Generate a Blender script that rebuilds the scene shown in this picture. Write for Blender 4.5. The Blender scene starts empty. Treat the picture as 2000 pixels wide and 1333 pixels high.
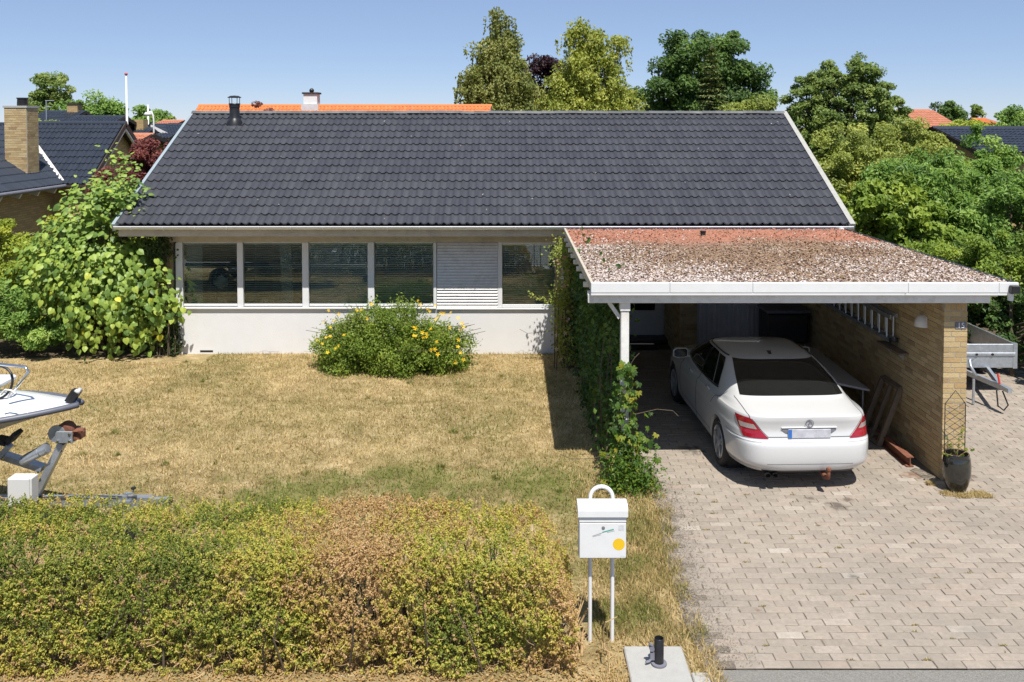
import bpy, bmesh, math
import numpy as np
from mathutils import Vector, Matrix

scene = bpy.context.scene
COL = scene.collection
R = math.radians

# ------------------------------------------------------------------ camera
CAM_H, FPX, PITCH, HORIZON = 4.67, 1750.0, R(2.0), 240.0
cam_d = bpy.data.cameras.new('camera')
cam = bpy.data.objects.new('camera', cam_d)
COL.objects.link(cam)
cam.location = (0, 0, CAM_H)
cam.rotation_euler = (R(90) - PITCH, 0, 0)
cam_d.sensor_fit = 'HORIZONTAL'
cam_d.sensor_width = 36.0
cam_d.lens = 36.0 * FPX / 2000.0
cam_d.shift_y = -(666.5 - (HORIZON + FPX * math.tan(PITCH))) / 2000.0
cam_d.clip_start, cam_d.clip_end = 0.1, 2000.0
scene.camera = cam

# ------------------------------------------------------------------ sky, sun, exposure
LIGHT = Vector((-0.36, 1.27, -2.38)).normalized()
world = bpy.data.worlds.new('World')
scene.world = world
world.use_nodes = True
wn = world.node_tree
bg = wn.nodes['Background']
sky = wn.nodes.new('ShaderNodeTexSky')
sky.sky_type = 'NISHITA'
sky.sun_disc = False
sky.sun_elevation = math.asin(-LIGHT.z)
sky.sun_rotation = math.atan2(-LIGHT.x, -LIGHT.y)
sky.altitude = 3500
sky.air_density = 1.0
sky.dust_density = 0.5
sky.ozone_density = 5.0
tint = wn.nodes.new('ShaderNodeVectorMath'); tint.operation = 'MULTIPLY'; tint.inputs[1].default_value = (1.05, .92, .90)
wn.links.new(sky.outputs[0], tint.inputs[0]); hz = wn.nodes.new('ShaderNodeMix'); hz.data_type = 'RGBA'; hz.inputs[0].default_value = .5; hz.inputs[7].default_value = (2.55, 3.50, 5.15, 1)   # flat pale blue mixed in to even the sky gradient and lift fill light
wn.links.new(tint.outputs[0], hz.inputs[6]); wn.links.new(hz.outputs[2], bg.inputs[0])
bg.inputs[1].default_value = 0.076
sun_d = bpy.data.lights.new('sun', 'SUN')
sun_d.energy = 3.7
sun_d.angle = R(0.5)
sun_d.color = (1.0, 0.965, 0.90)
sun = bpy.data.objects.new('sun', sun_d)
COL.objects.link(sun)
sun.location = (5, -10, 30)
sun.rotation_euler = LIGHT.to_track_quat('-Z', 'Y').to_euler()
scene.view_settings.view_transform = 'Standard'
scene.view_settings.look = 'None'
scene.view_settings.gamma = 1.0
scene.view_settings.exposure = 0.86
scene.render.engine = 'CYCLES'
scene.cycles.use_denoising = True
scene.cycles.max_bounces = 8
scene.cycles.transparent_max_bounces = 12
scene.cycles.caustics_reflective = False
scene.cycles.caustics_refractive = False

# ------------------------------------------------------------------ placing helpers
def at(px, py, Y):
    """Point of the place seen at photo pixel (px, py) at distance Y."""
    b = -(py - (HORIZON + FPX * math.tan(PITCH))) / FPX
    a = (px - 1000.0) / FPX
    c, s = math.cos(PITCH), math.sin(PITCH)
    d = Vector((a, c + b * s, -s + b * c))
    return Vector((0, 0, CAM_H)) + d * (Y / d.y)

def tag(o, label=None, cat=None, group=None, kind=None):
    if label: o['label'] = label
    if cat: o['category'] = cat
    if group: o['group'] = group
    if kind: o['kind'] = kind
    return o

def thing(name, label, cat, loc=(0, 0, 0), rz=0.0, group=None):
    o = bpy.data.objects.new(name, None)
    o.empty_display_size = 0.2
    COL.objects.link(o)
    o.location = loc
    o.rotation_euler = (0, 0, rz)
    return tag(o, label, cat, group)

def wloc(o):
    v = Vector((0, 0, 0))
    while o is not None:
        v += o.location
        o = o.parent
    return v

def link(name, me, parent=None, mat=None, smooth=False):
    if mat is not None and not me.materials:
        me.materials.append(mat)
    if smooth:
        me.polygons.foreach_set('use_smooth', np.ones(len(me.polygons), bool))
    o = bpy.data.objects.new(name, me)
    COL.objects.link(o)
    if parent is not None:
        o.parent = parent
    return o

def fmesh(name, V, F, tone=None):
    V = np.asarray(V, np.float32); F = np.asarray(F, np.int32)
    me = bpy.data.meshes.new(name)
    me.vertices.add(len(V)); me.vertices.foreach_set('co', V.ravel())
    me.loops.add(F.size); me.loops.foreach_set('vertex_index', F.ravel())
    me.polygons.add(len(F))
    me.polygons.foreach_set('loop_start', np.arange(0, F.size, F.shape[1], dtype=np.int32))
    if tone is not None:
        a = me.attributes.new('tone', 'FLOAT', 'POINT')
        a.data.foreach_set('value', np.asarray(tone, np.float32))
    me.polygons.foreach_set('use_smooth', np.zeros(len(F), bool))
    me.update(calc_edges=True)
    return me

class MB:
    """Collects shapes in world (or thing-local) coordinates and links them as one mesh."""
    def __init__(self):
        self.v, self.f = [], []
    def add(self, vs, fs):
        n = len(self.v)
        self.v.extend([tuple(p) for p in vs])
        self.f.extend([tuple(i + n for i in f) for f in fs])
        return self
    def box(self, a, b):
        x0, y0, z0 = a; x1, y1, z1 = b
        return self.add([(x0,y0,z0),(x1,y0,z0),(x1,y1,z0),(x0,y1,z0),(x0,y0,z1),(x1,y0,z1),(x1,y1,z1),(x0,y1,z1)],
                 [(0,3,2,1),(4,5,6,7),(0,1,5,4),(1,2,6,5),(2,3,7,6),(3,0,4,7)])
    def cbox(self, a, b, c=0.006):
        """box with chamfered edges"""
        a = Vector(a); b = Vector(b)
        bm = bmesh.new()
        bmesh.ops.create_cube(bm, size=1)
        for v in bm.verts:
            v.co = Vector((a[i] + (v.co[i] + .5) * (b[i] - a[i]) for i in range(3)))
        bmesh.ops.bevel(bm, geom=bm.edges[:], offset=c, segments=1, affect='EDGES', profile=.5)
        bm.verts.index_update()
        vs = [v.co[:] for v in bm.verts]; fs = [[v.index for v in f.verts] for f in bm.faces]
        bm.free()
        return self.add(vs, fs)
    def bar(self, p, q, w, h, up=(0, 0, 1)):
        p = Vector(p); q = Vector(q); d = (q - p).normalized(); up = Vector(up)
        s = d.cross(up).normalized() * (w / 2); u = s.normalized().cross(d).normalized() * (h / 2)
        vs = [p-s-u, p+s-u, p+s+u, p-s+u, q-s-u, q+s-u, q+s+u, q-s+u]
        return self.add(vs, [(0,1,2,3),(7,6,5,4),(0,4,5,1),(1,5,6,2),(2,6,7,3),(3,7,4,0)])
    def tube(self, path, r, n=8, cap=True):
        path = [Vector(p) for p in path]
        rs = r if hasattr(r, '__len__') else [r] * len(path)
        vs, fs = [], []
        prev = None
        for i, p in enumerate(path):
            d = (path[min(i + 1, len(path) - 1)] - path[max(i - 1, 0)])
            if d.length < 1e-9: d = Vector((0, 0, 1))
            d.normalize()
            if prev is None:
                ref = Vector((0, 0, 1)) if abs(d.z) < .9 else Vector((1, 0, 0))
                a = d.cross(ref).normalized()
            else:
                a = (prev - d * prev.dot(d))
                a = a.normalized() if a.length > 1e-6 else d.orthogonal().normalized()
            prev = a
            b = d.cross(a)
            for k in range(n):
                t = 2 * math.pi * k / n
                vs.append(p + (a * math.cos(t) + b * math.sin(t)) * rs[i])
        for i in range(len(path) - 1):
            for k in range(n):
                k2 = (k + 1) % n
                fs.append((i*n+k, i*n+k2, (i+1)*n+k2, (i+1)*n+k))
        if cap:
            fs.append(tuple(range(n))[::-1]); fs.append(tuple((len(path)-1)*n + k for k in range(n)))
        return self.add(vs, fs)
    def lathe(self, prof, c=(0, 0, 0), n=24, axis='z'):
        vs, fs = [], []
        for r, z in prof:
            for k in range(n):
                t = 2 * math.pi * k / n
                x, y = r * math.cos(t), r * math.sin(t)
                p = (x, y, z) if axis == 'z' else ((z, x, y) if axis == 'x' else (x, z, y))
                vs.append((p[0] + c[0], p[1] + c[1], p[2] + c[2]))
        for i in range(len(prof) - 1):
            for k in range(n):
                k2 = (k + 1) % n
                fs.append((i*n+k, i*n+k2, (i+1)*n+k2, (i+1)*n+k))
        return self.add(vs, fs)
    def prism(self, poly, d0, d1, axis='y'):
        """polygon extruded along an axis; poly coordinates are the other two axes in order"""
        n = len(poly)
        def mk(a, b, d):
            return (a, d, b) if axis == 'y' else ((d, a, b) if axis == 'x' else (a, b, d))
        vs = [mk(a, b, d0) for a, b in poly] + [mk(a, b, d1) for a, b in poly]
        fs = [tuple(range(n)), tuple(range(2*n - 1, n - 1, -1))]
        fs += [(i, n + i, n + (i + 1) % n, (i + 1) % n) for i in range(n)]
        return self.add(vs, fs)
    def build(self, name, mat, parent=None, smooth=False, local=False, angle=None):
        off = Vector((0, 0, 0)) if (parent is None or local) else wloc(parent)
        me = bpy.data.meshes.new(name)
        me.from_pydata([(v[0]-off.x, v[1]-off.y, v[2]-off.z) for v in self.v], [], self.f)
        bm = bmesh.new(); bm.from_mesh(me)
        bmesh.ops.recalc_face_normals(bm, faces=bm.faces[:])
        bm.to_mesh(me); bm.free()
        o = link(name, me, parent, mat, smooth)
        if smooth and angle:
            me.set_sharp_from_angle(angle=R(angle))
        return o

def vnoise(x, y, sc, seed):
    """smooth value noise on numpy arrays, 0..1"""
    rg = np.random.default_rng(seed); tab = rg.random((64, 64))
    u, v = np.asarray(x) * sc + 1000.3, np.asarray(y) * sc + 1000.7
    i, j = np.floor(u).astype(int), np.floor(v).astype(int)
    fu, fv = u - i, v - j
    fu = fu * fu * (3 - 2 * fu); fv = fv * fv * (3 - 2 * fv)
    g = lambda a, b: tab[a % 64, b % 64]
    return (g(i, j)*(1-fu)*(1-fv) + g(i+1, j)*fu*(1-fv) + g(i, j+1)*(1-fu)*fv + g(i+1, j+1)*fu*fv)
def fbm(x, y, sc, seed, o=3):
    t, a, s = 0, .5, 0
    for k in range(o):
        t = t + a * vnoise(x, y, sc * 2**k, seed + k); s += a; a *= .55
    return t / s
# ------------------------------------------------------------------ materials
MATS = {}
def newmat(name):
    m = bpy.data.materials.new(name); m.use_nodes = True
    MATS[name] = m
    nt = m.node_tree
    return m, nt, nt.nodes['Principled BSDF'], nt.nodes['Material Output']
def nd(nt, t, **kw):
    n = nt.nodes.new(t)
    for k, v in kw.items():
        if k.startswith('i_'):
            key = k[2:]
            n.inputs[int(key) if key.isdigit() else key.replace('_', ' ')].default_value = v
        else: setattr(n, k, v)
    return n
def ramp(nt, stops, mode='LINEAR'):
    r = nt.nodes.new('ShaderNodeValToRGB'); r.color_ramp.interpolation = mode
    e = r.color_ramp.elements
    while len(e) < len(stops): e.new(.5)
    for el, (p, c) in zip(e, stops):
        el.position = p; el.color = (c[0], c[1], c[2], 1)
    return r
def paint(name, col, rough=.5, metal=0.0, var=.12, scale=6.0, bump=0.0, bscale=60.0, coat=0.0, dirt=None, dscale=1.2, damt=.5, spec=.5, dlo=.45):
    """A colour with grain: slow and fast noise in value, optional dirt blotches and fine relief."""
    m, nt, p, out = newmat(name)
    L = nt.links.new
    geo = nd(nt, 'ShaderNodeNewGeometry')
    n1 = nd(nt, 'ShaderNodeTexNoise', i_Scale=scale, i_Detail=6.0, i_Roughness=.65)
    L(geo.outputs['Position'], n1.inputs['Vector'])
    mr = nd(nt, 'ShaderNodeMapRange', i_1=.25, i_2=.75, i_3=1 - var, i_4=1 + var)
    L(n1.outputs[0], mr.inputs[0])
    mix = nd(nt, 'ShaderNodeVectorMath', operation='SCALE'); mix.inputs[0].default_value = col
    L(mr.outputs[0], mix.inputs['Scale'])
    src = mix.outputs[0]
    if dirt:
        n2 = nd(nt, 'ShaderNodeTexNoise', i_Scale=dscale, i_Detail=8.0, i_Roughness=.7)
        L(geo.outputs['Position'], n2.inputs['Vector'])
        m2 = nd(nt, 'ShaderNodeMapRange', i_1=dlo, i_2=.75, i_3=0.0, i_4=damt); L(n2.outputs[0], m2.inputs[0])
        mx = nd(nt, 'ShaderNodeMix', data_type='RGBA'); mx.inputs[7].default_value = (*dirt, 1)
        L(m2.outputs[0], mx.inputs[0]); L(src, mx.inputs[6]); src = mx.outputs[2]
    L(src, p.inputs['Base Color'])
    p.inputs['Roughness'].default_value = rough; p.inputs['Metallic'].default_value = metal
    p.inputs['Specular IOR Level'].default_value = spec
    if coat: p.inputs['Coat Weight'].default_value = coat; p.inputs['Coat Roughness'].default_value = .04
    if bump:
        n3 = nd(nt, 'ShaderNodeTexNoise', i_Scale=bscale, i_Detail=4.0); L(geo.outputs['Position'], n3.inputs['Vector'])
        b = nd(nt, 'ShaderNodeBump', i_Strength=bump, i_Distance=.01); L(n3.outputs[0], b.inputs['Height'])
        L(b.outputs[0], p.inputs['Normal'])
    return m
def pieces(name, stops, rough=.8, bump=.4, bscale=90, stain=None, sscale=.9, slo=.5, shi=.75, samt=.6, grain=.12, spec=.4, spots=()):
    """Bricks, pavers, tiles, chips: every piece its own colour, plus grain and stains across them."""
    m, nt, p, out = newmat(name); L = nt.links.new
    geo = nd(nt, 'ShaderNodeNewGeometry'); oi = nd(nt, 'ShaderNodeObjectInfo')
    ad = nd(nt, 'ShaderNodeMath', operation='ADD'); L(geo.outputs['Random Per Island'], ad.inputs[0]); L(oi.outputs['Random'], ad.inputs[1])
    fr = nd(nt, 'ShaderNodeMath', operation='FRACT'); L(ad.outputs[0], fr.inputs[0])
    r = ramp(nt, stops); L(fr.outputs[0], r.inputs[0])
    n1 = nd(nt, 'ShaderNodeTexNoise', i_Scale=22.0, i_Detail=8.0, i_Roughness=.75); L(geo.outputs['Position'], n1.inputs['Vector'])
    mr = nd(nt, 'ShaderNodeMapRange', i_1=.25, i_2=.75, i_3=1 - grain, i_4=1 + grain); L(n1.outputs[0], mr.inputs[0])
    sc = nd(nt, 'ShaderNodeVectorMath', operation='SCALE'); L(r.outputs[0], sc.inputs[0]); L(mr.outputs[0], sc.inputs['Scale'])
    src = sc.outputs[0]
    if stain:
        n2 = nd(nt, 'ShaderNodeTexNoise', i_Scale=sscale, i_Detail=9.0, i_Roughness=.72); L(geo.outputs['Position'], n2.inputs['Vector'])
        m2 = nd(nt, 'ShaderNodeMapRange', i_1=slo, i_2=shi, i_3=0.0, i_4=samt); L(n2.outputs[0], m2.inputs[0])
        mx = nd(nt, 'ShaderNodeMix', data_type='RGBA'); mx.inputs[7].default_value = (*stain, 1)
        L(m2.outputs[0], mx.inputs[0]); L(src, mx.inputs[6]); src = mx.outputs[2]
    for (sx, sy, sr, scol) in spots:      # oil and rust stains with ragged outlines
        ds = nd(nt, 'ShaderNodeVectorMath', operation='DISTANCE'); ds.inputs[1].default_value = (sx, sy, .015); L(geo.outputs['Position'], ds.inputs[0])
        nz = nd(nt, 'ShaderNodeTexNoise', i_Scale=9.0, i_Detail=6.0); L(geo.outputs['Position'], nz.inputs['Vector'])
        ma = nd(nt, 'ShaderNodeMath', operation='MULTIPLY_ADD', i_1=sr * 2.4); L(nz.outputs[0], ma.inputs[0]); L(ds.outputs['Value'], ma.inputs[2])
        mp = nd(nt, 'ShaderNodeMapRange', i_1=sr * 1.55, i_2=sr * 2.1, i_3=.7, i_4=0.0); L(ma.outputs[0], mp.inputs[0])
        mz = nd(nt, 'ShaderNodeMix', data_type='RGBA'); mz.inputs[7].default_value = (*scol, 1)
        L(mp.outputs[0], mz.inputs[0]); L(src, mz.inputs[6]); src = mz.outputs[2]
    L(src, p.inputs['Base Color']); p.inputs['Roughness'].default_value = rough; p.inputs['Specular IOR Level'].default_value = spec
    n3 = nd(nt, 'ShaderNodeTexNoise', i_Scale=bscale, i_Detail=5.0); L(geo.outputs['Position'], n3.inputs['Vector'])
    b = nd(nt, 'ShaderNodeBump', i_Strength=bump, i_Distance=.008); L(n3.outputs[0], b.inputs['Height']); L(b.outputs[0], p.inputs['Normal'])
    return m
def leafmat(name, stops, trans=.35, rough=.5, tint=(1.25, 1.2, .55), spec=.35, gain=1.0):
    stops = [(p, tuple(min(.85, v * gain) for v in c)) for p, c in stops]
    m, nt, p, out = newmat(name); L = nt.links.new
    at_ = nd(nt, 'ShaderNodeAttribute', attribute_name='tone')
    oi = nd(nt, 'ShaderNodeObjectInfo')
    # single leaves share one mesh with tone 0.0: their tone comes from the object
    lt = nd(nt, 'ShaderNodeMath', operation='LESS_THAN', i_1=0.0005); L(at_.outputs['Fac'], lt.inputs[0])
    ml = nd(nt, 'ShaderNodeMath', operation='MULTIPLY_ADD'); L(lt.outputs[0], ml.inputs[0]); L(oi.outputs['Random'], ml.inputs[1]); L(at_.outputs['Fac'], ml.inputs[2])
    r = ramp(nt, stops); L(ml.outputs[0], r.inputs[0])
    L(r.outputs[0], p.inputs['Base Color'])
    p.inputs['Roughness'].default_value = rough; p.inputs['Specular IOR Level'].default_value = spec
    tr = nd(nt, 'ShaderNodeBsdfTranslucent')
    vm = nd(nt, 'ShaderNodeVectorMath', operation='MULTIPLY'); vm.inputs[1].default_value = tint
    L(r.outputs[0], vm.inputs[0]); L(vm.outputs[0], tr.inputs[0])
    mx = nd(nt, 'ShaderNodeMixShader'); mx.inputs[0].default_value = trans
    L(p.outputs[0], mx.inputs[1]); L(tr.outputs[0], mx.inputs[2]); L(mx.outputs[0], out.inputs[0])
    return m
def glassmat(name, tint, gain=1.0, ior=1.5):
    m, nt, p, out = newmat(name); L = nt.links.new
    nt.nodes.remove(p)
    tr = nd(nt, 'ShaderNodeBsdfTransparent'); tr.inputs[0].default_value = (*tint, 1)
    gl = nd(nt, 'ShaderNodeBsdfGlossy'); gl.inputs['Roughness'].default_value = 0.0; gl.inputs[0].default_value = (.95, 1, 1, 1)
    fr = nd(nt, 'ShaderNodeFresnel', i_IOR=ior); mu = nd(nt, 'ShaderNodeMath', operation='MULTIPLY', i_1=gain, use_clamp=True)
    L(fr.outputs[0], mu.inputs[0])
    mx = nd(nt, 'ShaderNodeMixShader'); L(mu.outputs[0], mx.inputs[0]); L(tr.outputs[0], mx.inputs[1]); L(gl.outputs[0], mx.inputs[2]); L(mx.outputs[0], out.inputs[0])
    return m

M_TILE = pieces('tile_dark', [(0, (.042, .043, .051)), (.5, (.049, .050, .058)), (1, (.058, .059, .067))], rough=.5, bump=.15, bscale=160, stain=(.085, .085, .088), sscale=.35, slo=.5, shi=.8, samt=.35, grain=.14, spec=.5)
M_TILE_BLUE = pieces('tile_blue_black', [(0, (.026, .032, .045)), (1, (.034, .041, .056))], rough=.35, bump=.1, grain=.1)
M_RIDGE = pieces('ridge_tile_grey', [(0, (.075, .08, .085)), (1, (.12, .125, .13))], rough=.7, stain=(.22, .22, .21), sscale=3, slo=.5, shi=.7, samt=.7)
M_ORANGE = pieces('tile_orange', [(0, (.52, .15, .042)), (1, (.60, .20, .065))], rough=.75, stain=(.30, .13, .07), sscale=.8, samt=.5)
M_ORANGE_OLD = pieces('tile_orange_old', [(0, (.42, .16, .09)), (1, (.48, .21, .13))], rough=.8, stain=(.25, .12, .08), sscale=1.2, samt=.6)
M_BRICK = pieces('brick_yellow', [(0, (.35, .245, .115)), (.3, (.44, .325, .16)), (.65, (.50, .38, .20)), (.9, (.41, .275, .125)), (1, (.29, .195, .10))], rough=.85, bump=.6, bscale=60, stain=(.24, .17, .10), sscale=2.2, slo=.5, shi=.8, samt=.5, grain=.16)
M_MORTAR = paint('mortar', (.38, .34, .28), .95, var=.15, scale=20, bump=.4, bscale=120)
M_PLASTER = paint('plaster_white', (.66, .65, .64), .85, var=.03, scale=3, bump=.25, bscale=45, dirt=(.60, .56, .50), dscale=.9, damt=.35, dlo=.52)
M_WHITE = paint('paint_white', (.66, .66, .66), .5, var=.04, scale=8, dirt=(.58, .55, .50), dscale=5, damt=.35, dlo=.5)
M_WHITE_OLD = paint('paint_white_worn', (.72, .70, .67), .7, var=.08, scale=15, bump=.2, bscale=80, dirt=(.42, .38, .33), dscale=6, damt=.6, dlo=.5)
M_BEIGE = paint('board_weathered', (.50, .44, .35), .75, var=.10, scale=9, bump=.2, bscale=70, dirt=(.30, .25, .19), dscale=4, damt=.6)
M_ALU = paint('gutter_zinc', (.72, .73, .74), .35, metal=.25, var=.06, scale=6)
M_STEEL = paint('steel_galvanised', (.46, .49, .53), .42, metal=.7, var=.18, scale=14, dirt=(.30, .31, .33), dscale=9, damt=.6)
M_CHROME = paint('stainless', (.75, .75, .76), .12, metal=1.0, var=.02)
M_BLACK = paint('black_enamel', (.012, .012, .014), .4, var=.2, dirt=(.05, .048, .045), dscale=8, damt=.4)
M_RUBBER = paint('rubber', (.018, .018, .019), .75, var=.2, dirt=(.06, .055, .05), dscale=10, damt=.4)
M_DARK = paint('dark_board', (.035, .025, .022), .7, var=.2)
M_RUST = paint('rust', (.20, .075, .04), .9, var=.3, scale=12, bump=.5, bscale=60, dirt=(.09, .04, .03), dscale=7, damt=.7)
M_WOOD = paint('wood_grey', (.17, .13, .09), .8, var=.2, scale=10, bump=.3)
M_DRY = paint('cut_branch', (.46, .31, .15), .85, var=.25, scale=25, bump=.4, dirt=(.22, .14, .07), dscale=12, damt=.6)
M_BARK = paint('bark_brown', (.10, .075, .05), .9, var=.3, scale=8, bump=.6, bscale=30)
M_BIRCH = paint('bark_birch', (.55, .53, .49), .85, var=.1, scale=5, bump=.3, dirt=(.06, .05, .045), dscale=5, damt=1.0, dlo=.5)
M_CONC = paint('concrete', (.38, .37, .345), .9, var=.10, scale=14, bump=.5, bscale=130, dirt=(.22, .21, .19), dscale=28, damt=.5, dlo=.55)
M_RIBBED = paint('ribbed_panel', (.50, .50, .52), .6, var=.06, scale=5)
M_VERGE = paint('verge_board_grey', (.36, .35, .32), .85, var=.12, scale=10, bump=.5, bscale=80, dirt=(.25, .24, .21), dscale=9, damt=.6)
M_VERGE_L = paint('verge_metal', (.30, .35, .38), .45, metal=.1, var=.08, scale=5)
M_ROOM = paint('room_wall', (.55, .53, .49), .9, var=.05)
M_FLOORIN = paint('room_floor', (.16, .11, .07), .5, var=.15)
M_CURTAIN = paint('curtain', (.62, .64, .60), .9, var=.06)
M_BLIND = paint('blind_slat', (.78, .77, .70), .45, var=.03)
M_GLASS = glassmat('window_glass', (.86, .93, .92), 2.4)
M_CARGLASS = paint('car_glass', (.010, .011, .011), .03, var=.05, spec=.8)
M_CARPAINT = paint('car_paint_white', (.55, .55, .545), .26, var=.015, scale=2, coat=.8)
M_RED = paint('tail_red', (.30, .006, .018), .12, var=.1, scale=30, coat=.6)
M_CLEAR = paint('tail_clear', (.36, .30, .28), .15, var=.25, scale=60, coat=.6)
M_SEAM = paint('seam', (.05, .05, .052), .7, var=.1)
M_PLATE = paint('plate_white', (.46, .46, .50), .5, var=.22, scale=11)
M_BLUE = paint('plate_blue', (.03, .14, .45), .5, var=.1)
M_RIM = paint('rim_silver', (.52, .53, .55), .3, metal=.6, var=.08, scale=12)
M_GEL = paint('gelcoat_white', (.66, .66, .65), .3, var=.02, scale=3, coat=.4)
M_HULLGREY = paint('hull_grey', (.52, .50, .46), .45, var=.1, scale=3)  # grey hull colour, a little darker than the deck
M_RAIL = paint('rub_rail', (.10, .105, .13), .45, var=.1)
M_YELLOW = paint('sticker_yellow', (.72, .45, .01), .6, var=.03)
M_GREEN = paint('sticker_green', (.05, .33, .25), .6, var=.05)
M_GREYST = paint('sticker_grey', (.55, .55, .56), .6, var=.15, scale=60)
M_INK = paint('ink', (.16, .16, .19), .7, var=.2)
M_POT = paint('pot_glaze', (.014, .015, .014), .12, var=.3, scale=9, coat=.6, dirt=(.05, .045, .03), dscale=6, damt=.5)
M_SOIL = paint('soil', (.07, .05, .035), .95, var=.35, scale=18, bump=.8, bscale=40)
M_TAN = paint('plastic_white', (.62, .61, .59), .45, var=.03, scale=6)
M_LEAD = paint('flashing', (.50, .51, .52), .55, var=.15, scale=9)
M_NAVY = paint('flashing_navy', (.02, .03, .10), .4, var=.1)
M_REDTIP = paint('red_plastic', (.5, .03, .02), .4)
def far_brick():
    m, nt, p, out = newmat('brick_far_yellow'); L = nt.links.new
    geo = nd(nt, 'ShaderNodeNewGeometry'); sp = nd(nt, 'ShaderNodeSeparateXYZ'); L(geo.outputs['Position'], sp.inputs[0])
    ad = nd(nt, 'ShaderNodeMath', operation='ADD'); L(sp.outputs[0], ad.inputs[0]); L(sp.outputs[1], ad.inputs[1])
    cb = nd(nt, 'ShaderNodeCombineXYZ'); L(ad.outputs[0], cb.inputs[0]); L(sp.outputs[2], cb.inputs[1])
    b = nd(nt, 'ShaderNodeTexBrick', i_Scale=1.0); b.inputs['Brick Width'].default_value = .238; b.inputs['Row Height'].default_value = .0667; b.inputs['Mortar Size'].default_value = .006
    b.inputs['Color1'].default_value = (.46, .32, .14, 1); b.inputs['Color2'].default_value = (.32, .22, .10, 1); b.inputs['Mortar'].default_value = (.22, .18, .13, 1)
    L(cb.outputs[0], b.inputs['Vector']); L(b.outputs[0], p.inputs['Base Color']); p.inputs['Roughness'].default_value = .9
    return m
M_BRICKFAR = far_brick()
M_BRICKFAR_RED = paint('brick_far_red', (.28, .10, .065), .9, var=.2, scale=14)
# ------------------------------------------------------------------ ground
def groundmat(name, stops, sc, rough=.95, bump=.5, bs=35, detail=10):
    m, nt, p, out = newmat(name); L = nt.links.new
    geo = nd(nt, 'ShaderNodeNewGeometry')
    n1 = nd(nt, 'ShaderNodeTexNoise', i_Scale=sc, i_Detail=float(detail), i_Roughness=.72); L(geo.outputs['Position'], n1.inputs['Vector'])
    r = ramp(nt, stops); L(n1.outputs[0], r.inputs[0]); L(r.outputs[0], p.inputs['Base Color'])
    p.inputs['Roughness'].default_value = rough; p.inputs['Specular IOR Level'].default_value = .2
    n3 = nd(nt, 'ShaderNodeTexNoise', i_Scale=float(bs), i_Detail=6.0); L(geo.outputs['Position'], n3.inputs['Vector'])
    b = nd(nt, 'ShaderNodeBump', i_Strength=bump, i_Distance=.03); L(n3.outputs[0], b.inputs['Height']); L(b.outputs[0], p.inputs['Normal'])
    return m
M_GRASSFAR = groundmat('field_grass', [(.3, (.06, .075, .025)), (.5, (.11, .11, .04)), (.7, (.20, .16, .08))], .35)
def lawnmat():
    m, nt, p, out = newmat('dry_lawn'); L = nt.links.new
    geo = nd(nt, 'ShaderNodeNewGeometry')
    def noise(sc, det): 
        n = nd(nt, 'ShaderNodeTexNoise', i_Scale=sc, i_Detail=det, i_Roughness=.75); L(geo.outputs['Position'], n.inputs['Vector']); return n.outputs[0]
    a = ramp(nt, [(.30, (.17, .12, .05)), (.43, (.33, .245, .115)), (.55, (.44, .335, .175)), (.72, (.57, .465, .28))]); L(noise(3.2, 12.0), a.inputs[0])
    b = ramp(nt, [(.3, (.085, .09, .022)), (.5, (.17, .165, .045)), (.7, (.28, .25, .10))]); L(noise(5.0, 12.0), b.inputs[0])
    at_ = nd(nt, 'ShaderNodeAttribute', attribute_name='tone')
    mx = nd(nt, 'ShaderNodeMix', data_type='RGBA'); L(at_.outputs['Fac'], mx.inputs[0]); L(a.outputs[0], mx.inputs[6]); L(b.outputs[0], mx.inputs[7])
    n2 = nd(nt, 'ShaderNodeMapRange', i_1=.3, i_2=.7, i_3=.72, i_4=1.28); L(noise(38.0, 8.0), n2.inputs[0])
    n5 = nd(nt, 'ShaderNodeMapRange', i_1=.35, i_2=.65, i_3=.80, i_4=1.16); L(noise(.8, 5.0), n5.inputs[0])
    pr = nd(nt, 'ShaderNodeMath', operation='MULTIPLY'); L(n2.outputs[0], pr.inputs[0]); L(n5.outputs[0], pr.inputs[1])
    sc = nd(nt, 'ShaderNodeVectorMath', operation='SCALE'); L(mx.outputs[2], sc.inputs[0]); L(pr.outputs[0], sc.inputs['Scale'])
    L(sc.outputs[0], p.inputs['Base Color']); p.inputs['Roughness'].default_value = .95; p.inputs['Specular IOR Level'].default_value = .15
    bp = nd(nt, 'ShaderNodeBump', i_Strength=.9, i_Distance=.03); L(noise(45.0, 6.0), bp.inputs['Height']); L(bp.outputs[0], p.inputs['Normal'])
    return m
M_LAWN = lawnmat()
M_SAND = groundmat('joint_sand', [(.3, (.13, .105, .08)), (.55, (.20, .17, .135)), (.75, (.25, .215, .17))], 3.0, bump=.3)
M_ASPH = groundmat('asphalt', [(.3, (.18, .17, .15)), (.5, (.26, .245, .22)), (.7, (.34, .32, .29))], 55, bump=.7, bs=140, rough=.9)
M_EARTH = groundmat('bed_earth', [(.3, (.05, .038, .025)), (.6, (.13, .10, .065)), (.8, (.22, .17, .11))], 5.0, bump=.8)
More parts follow.
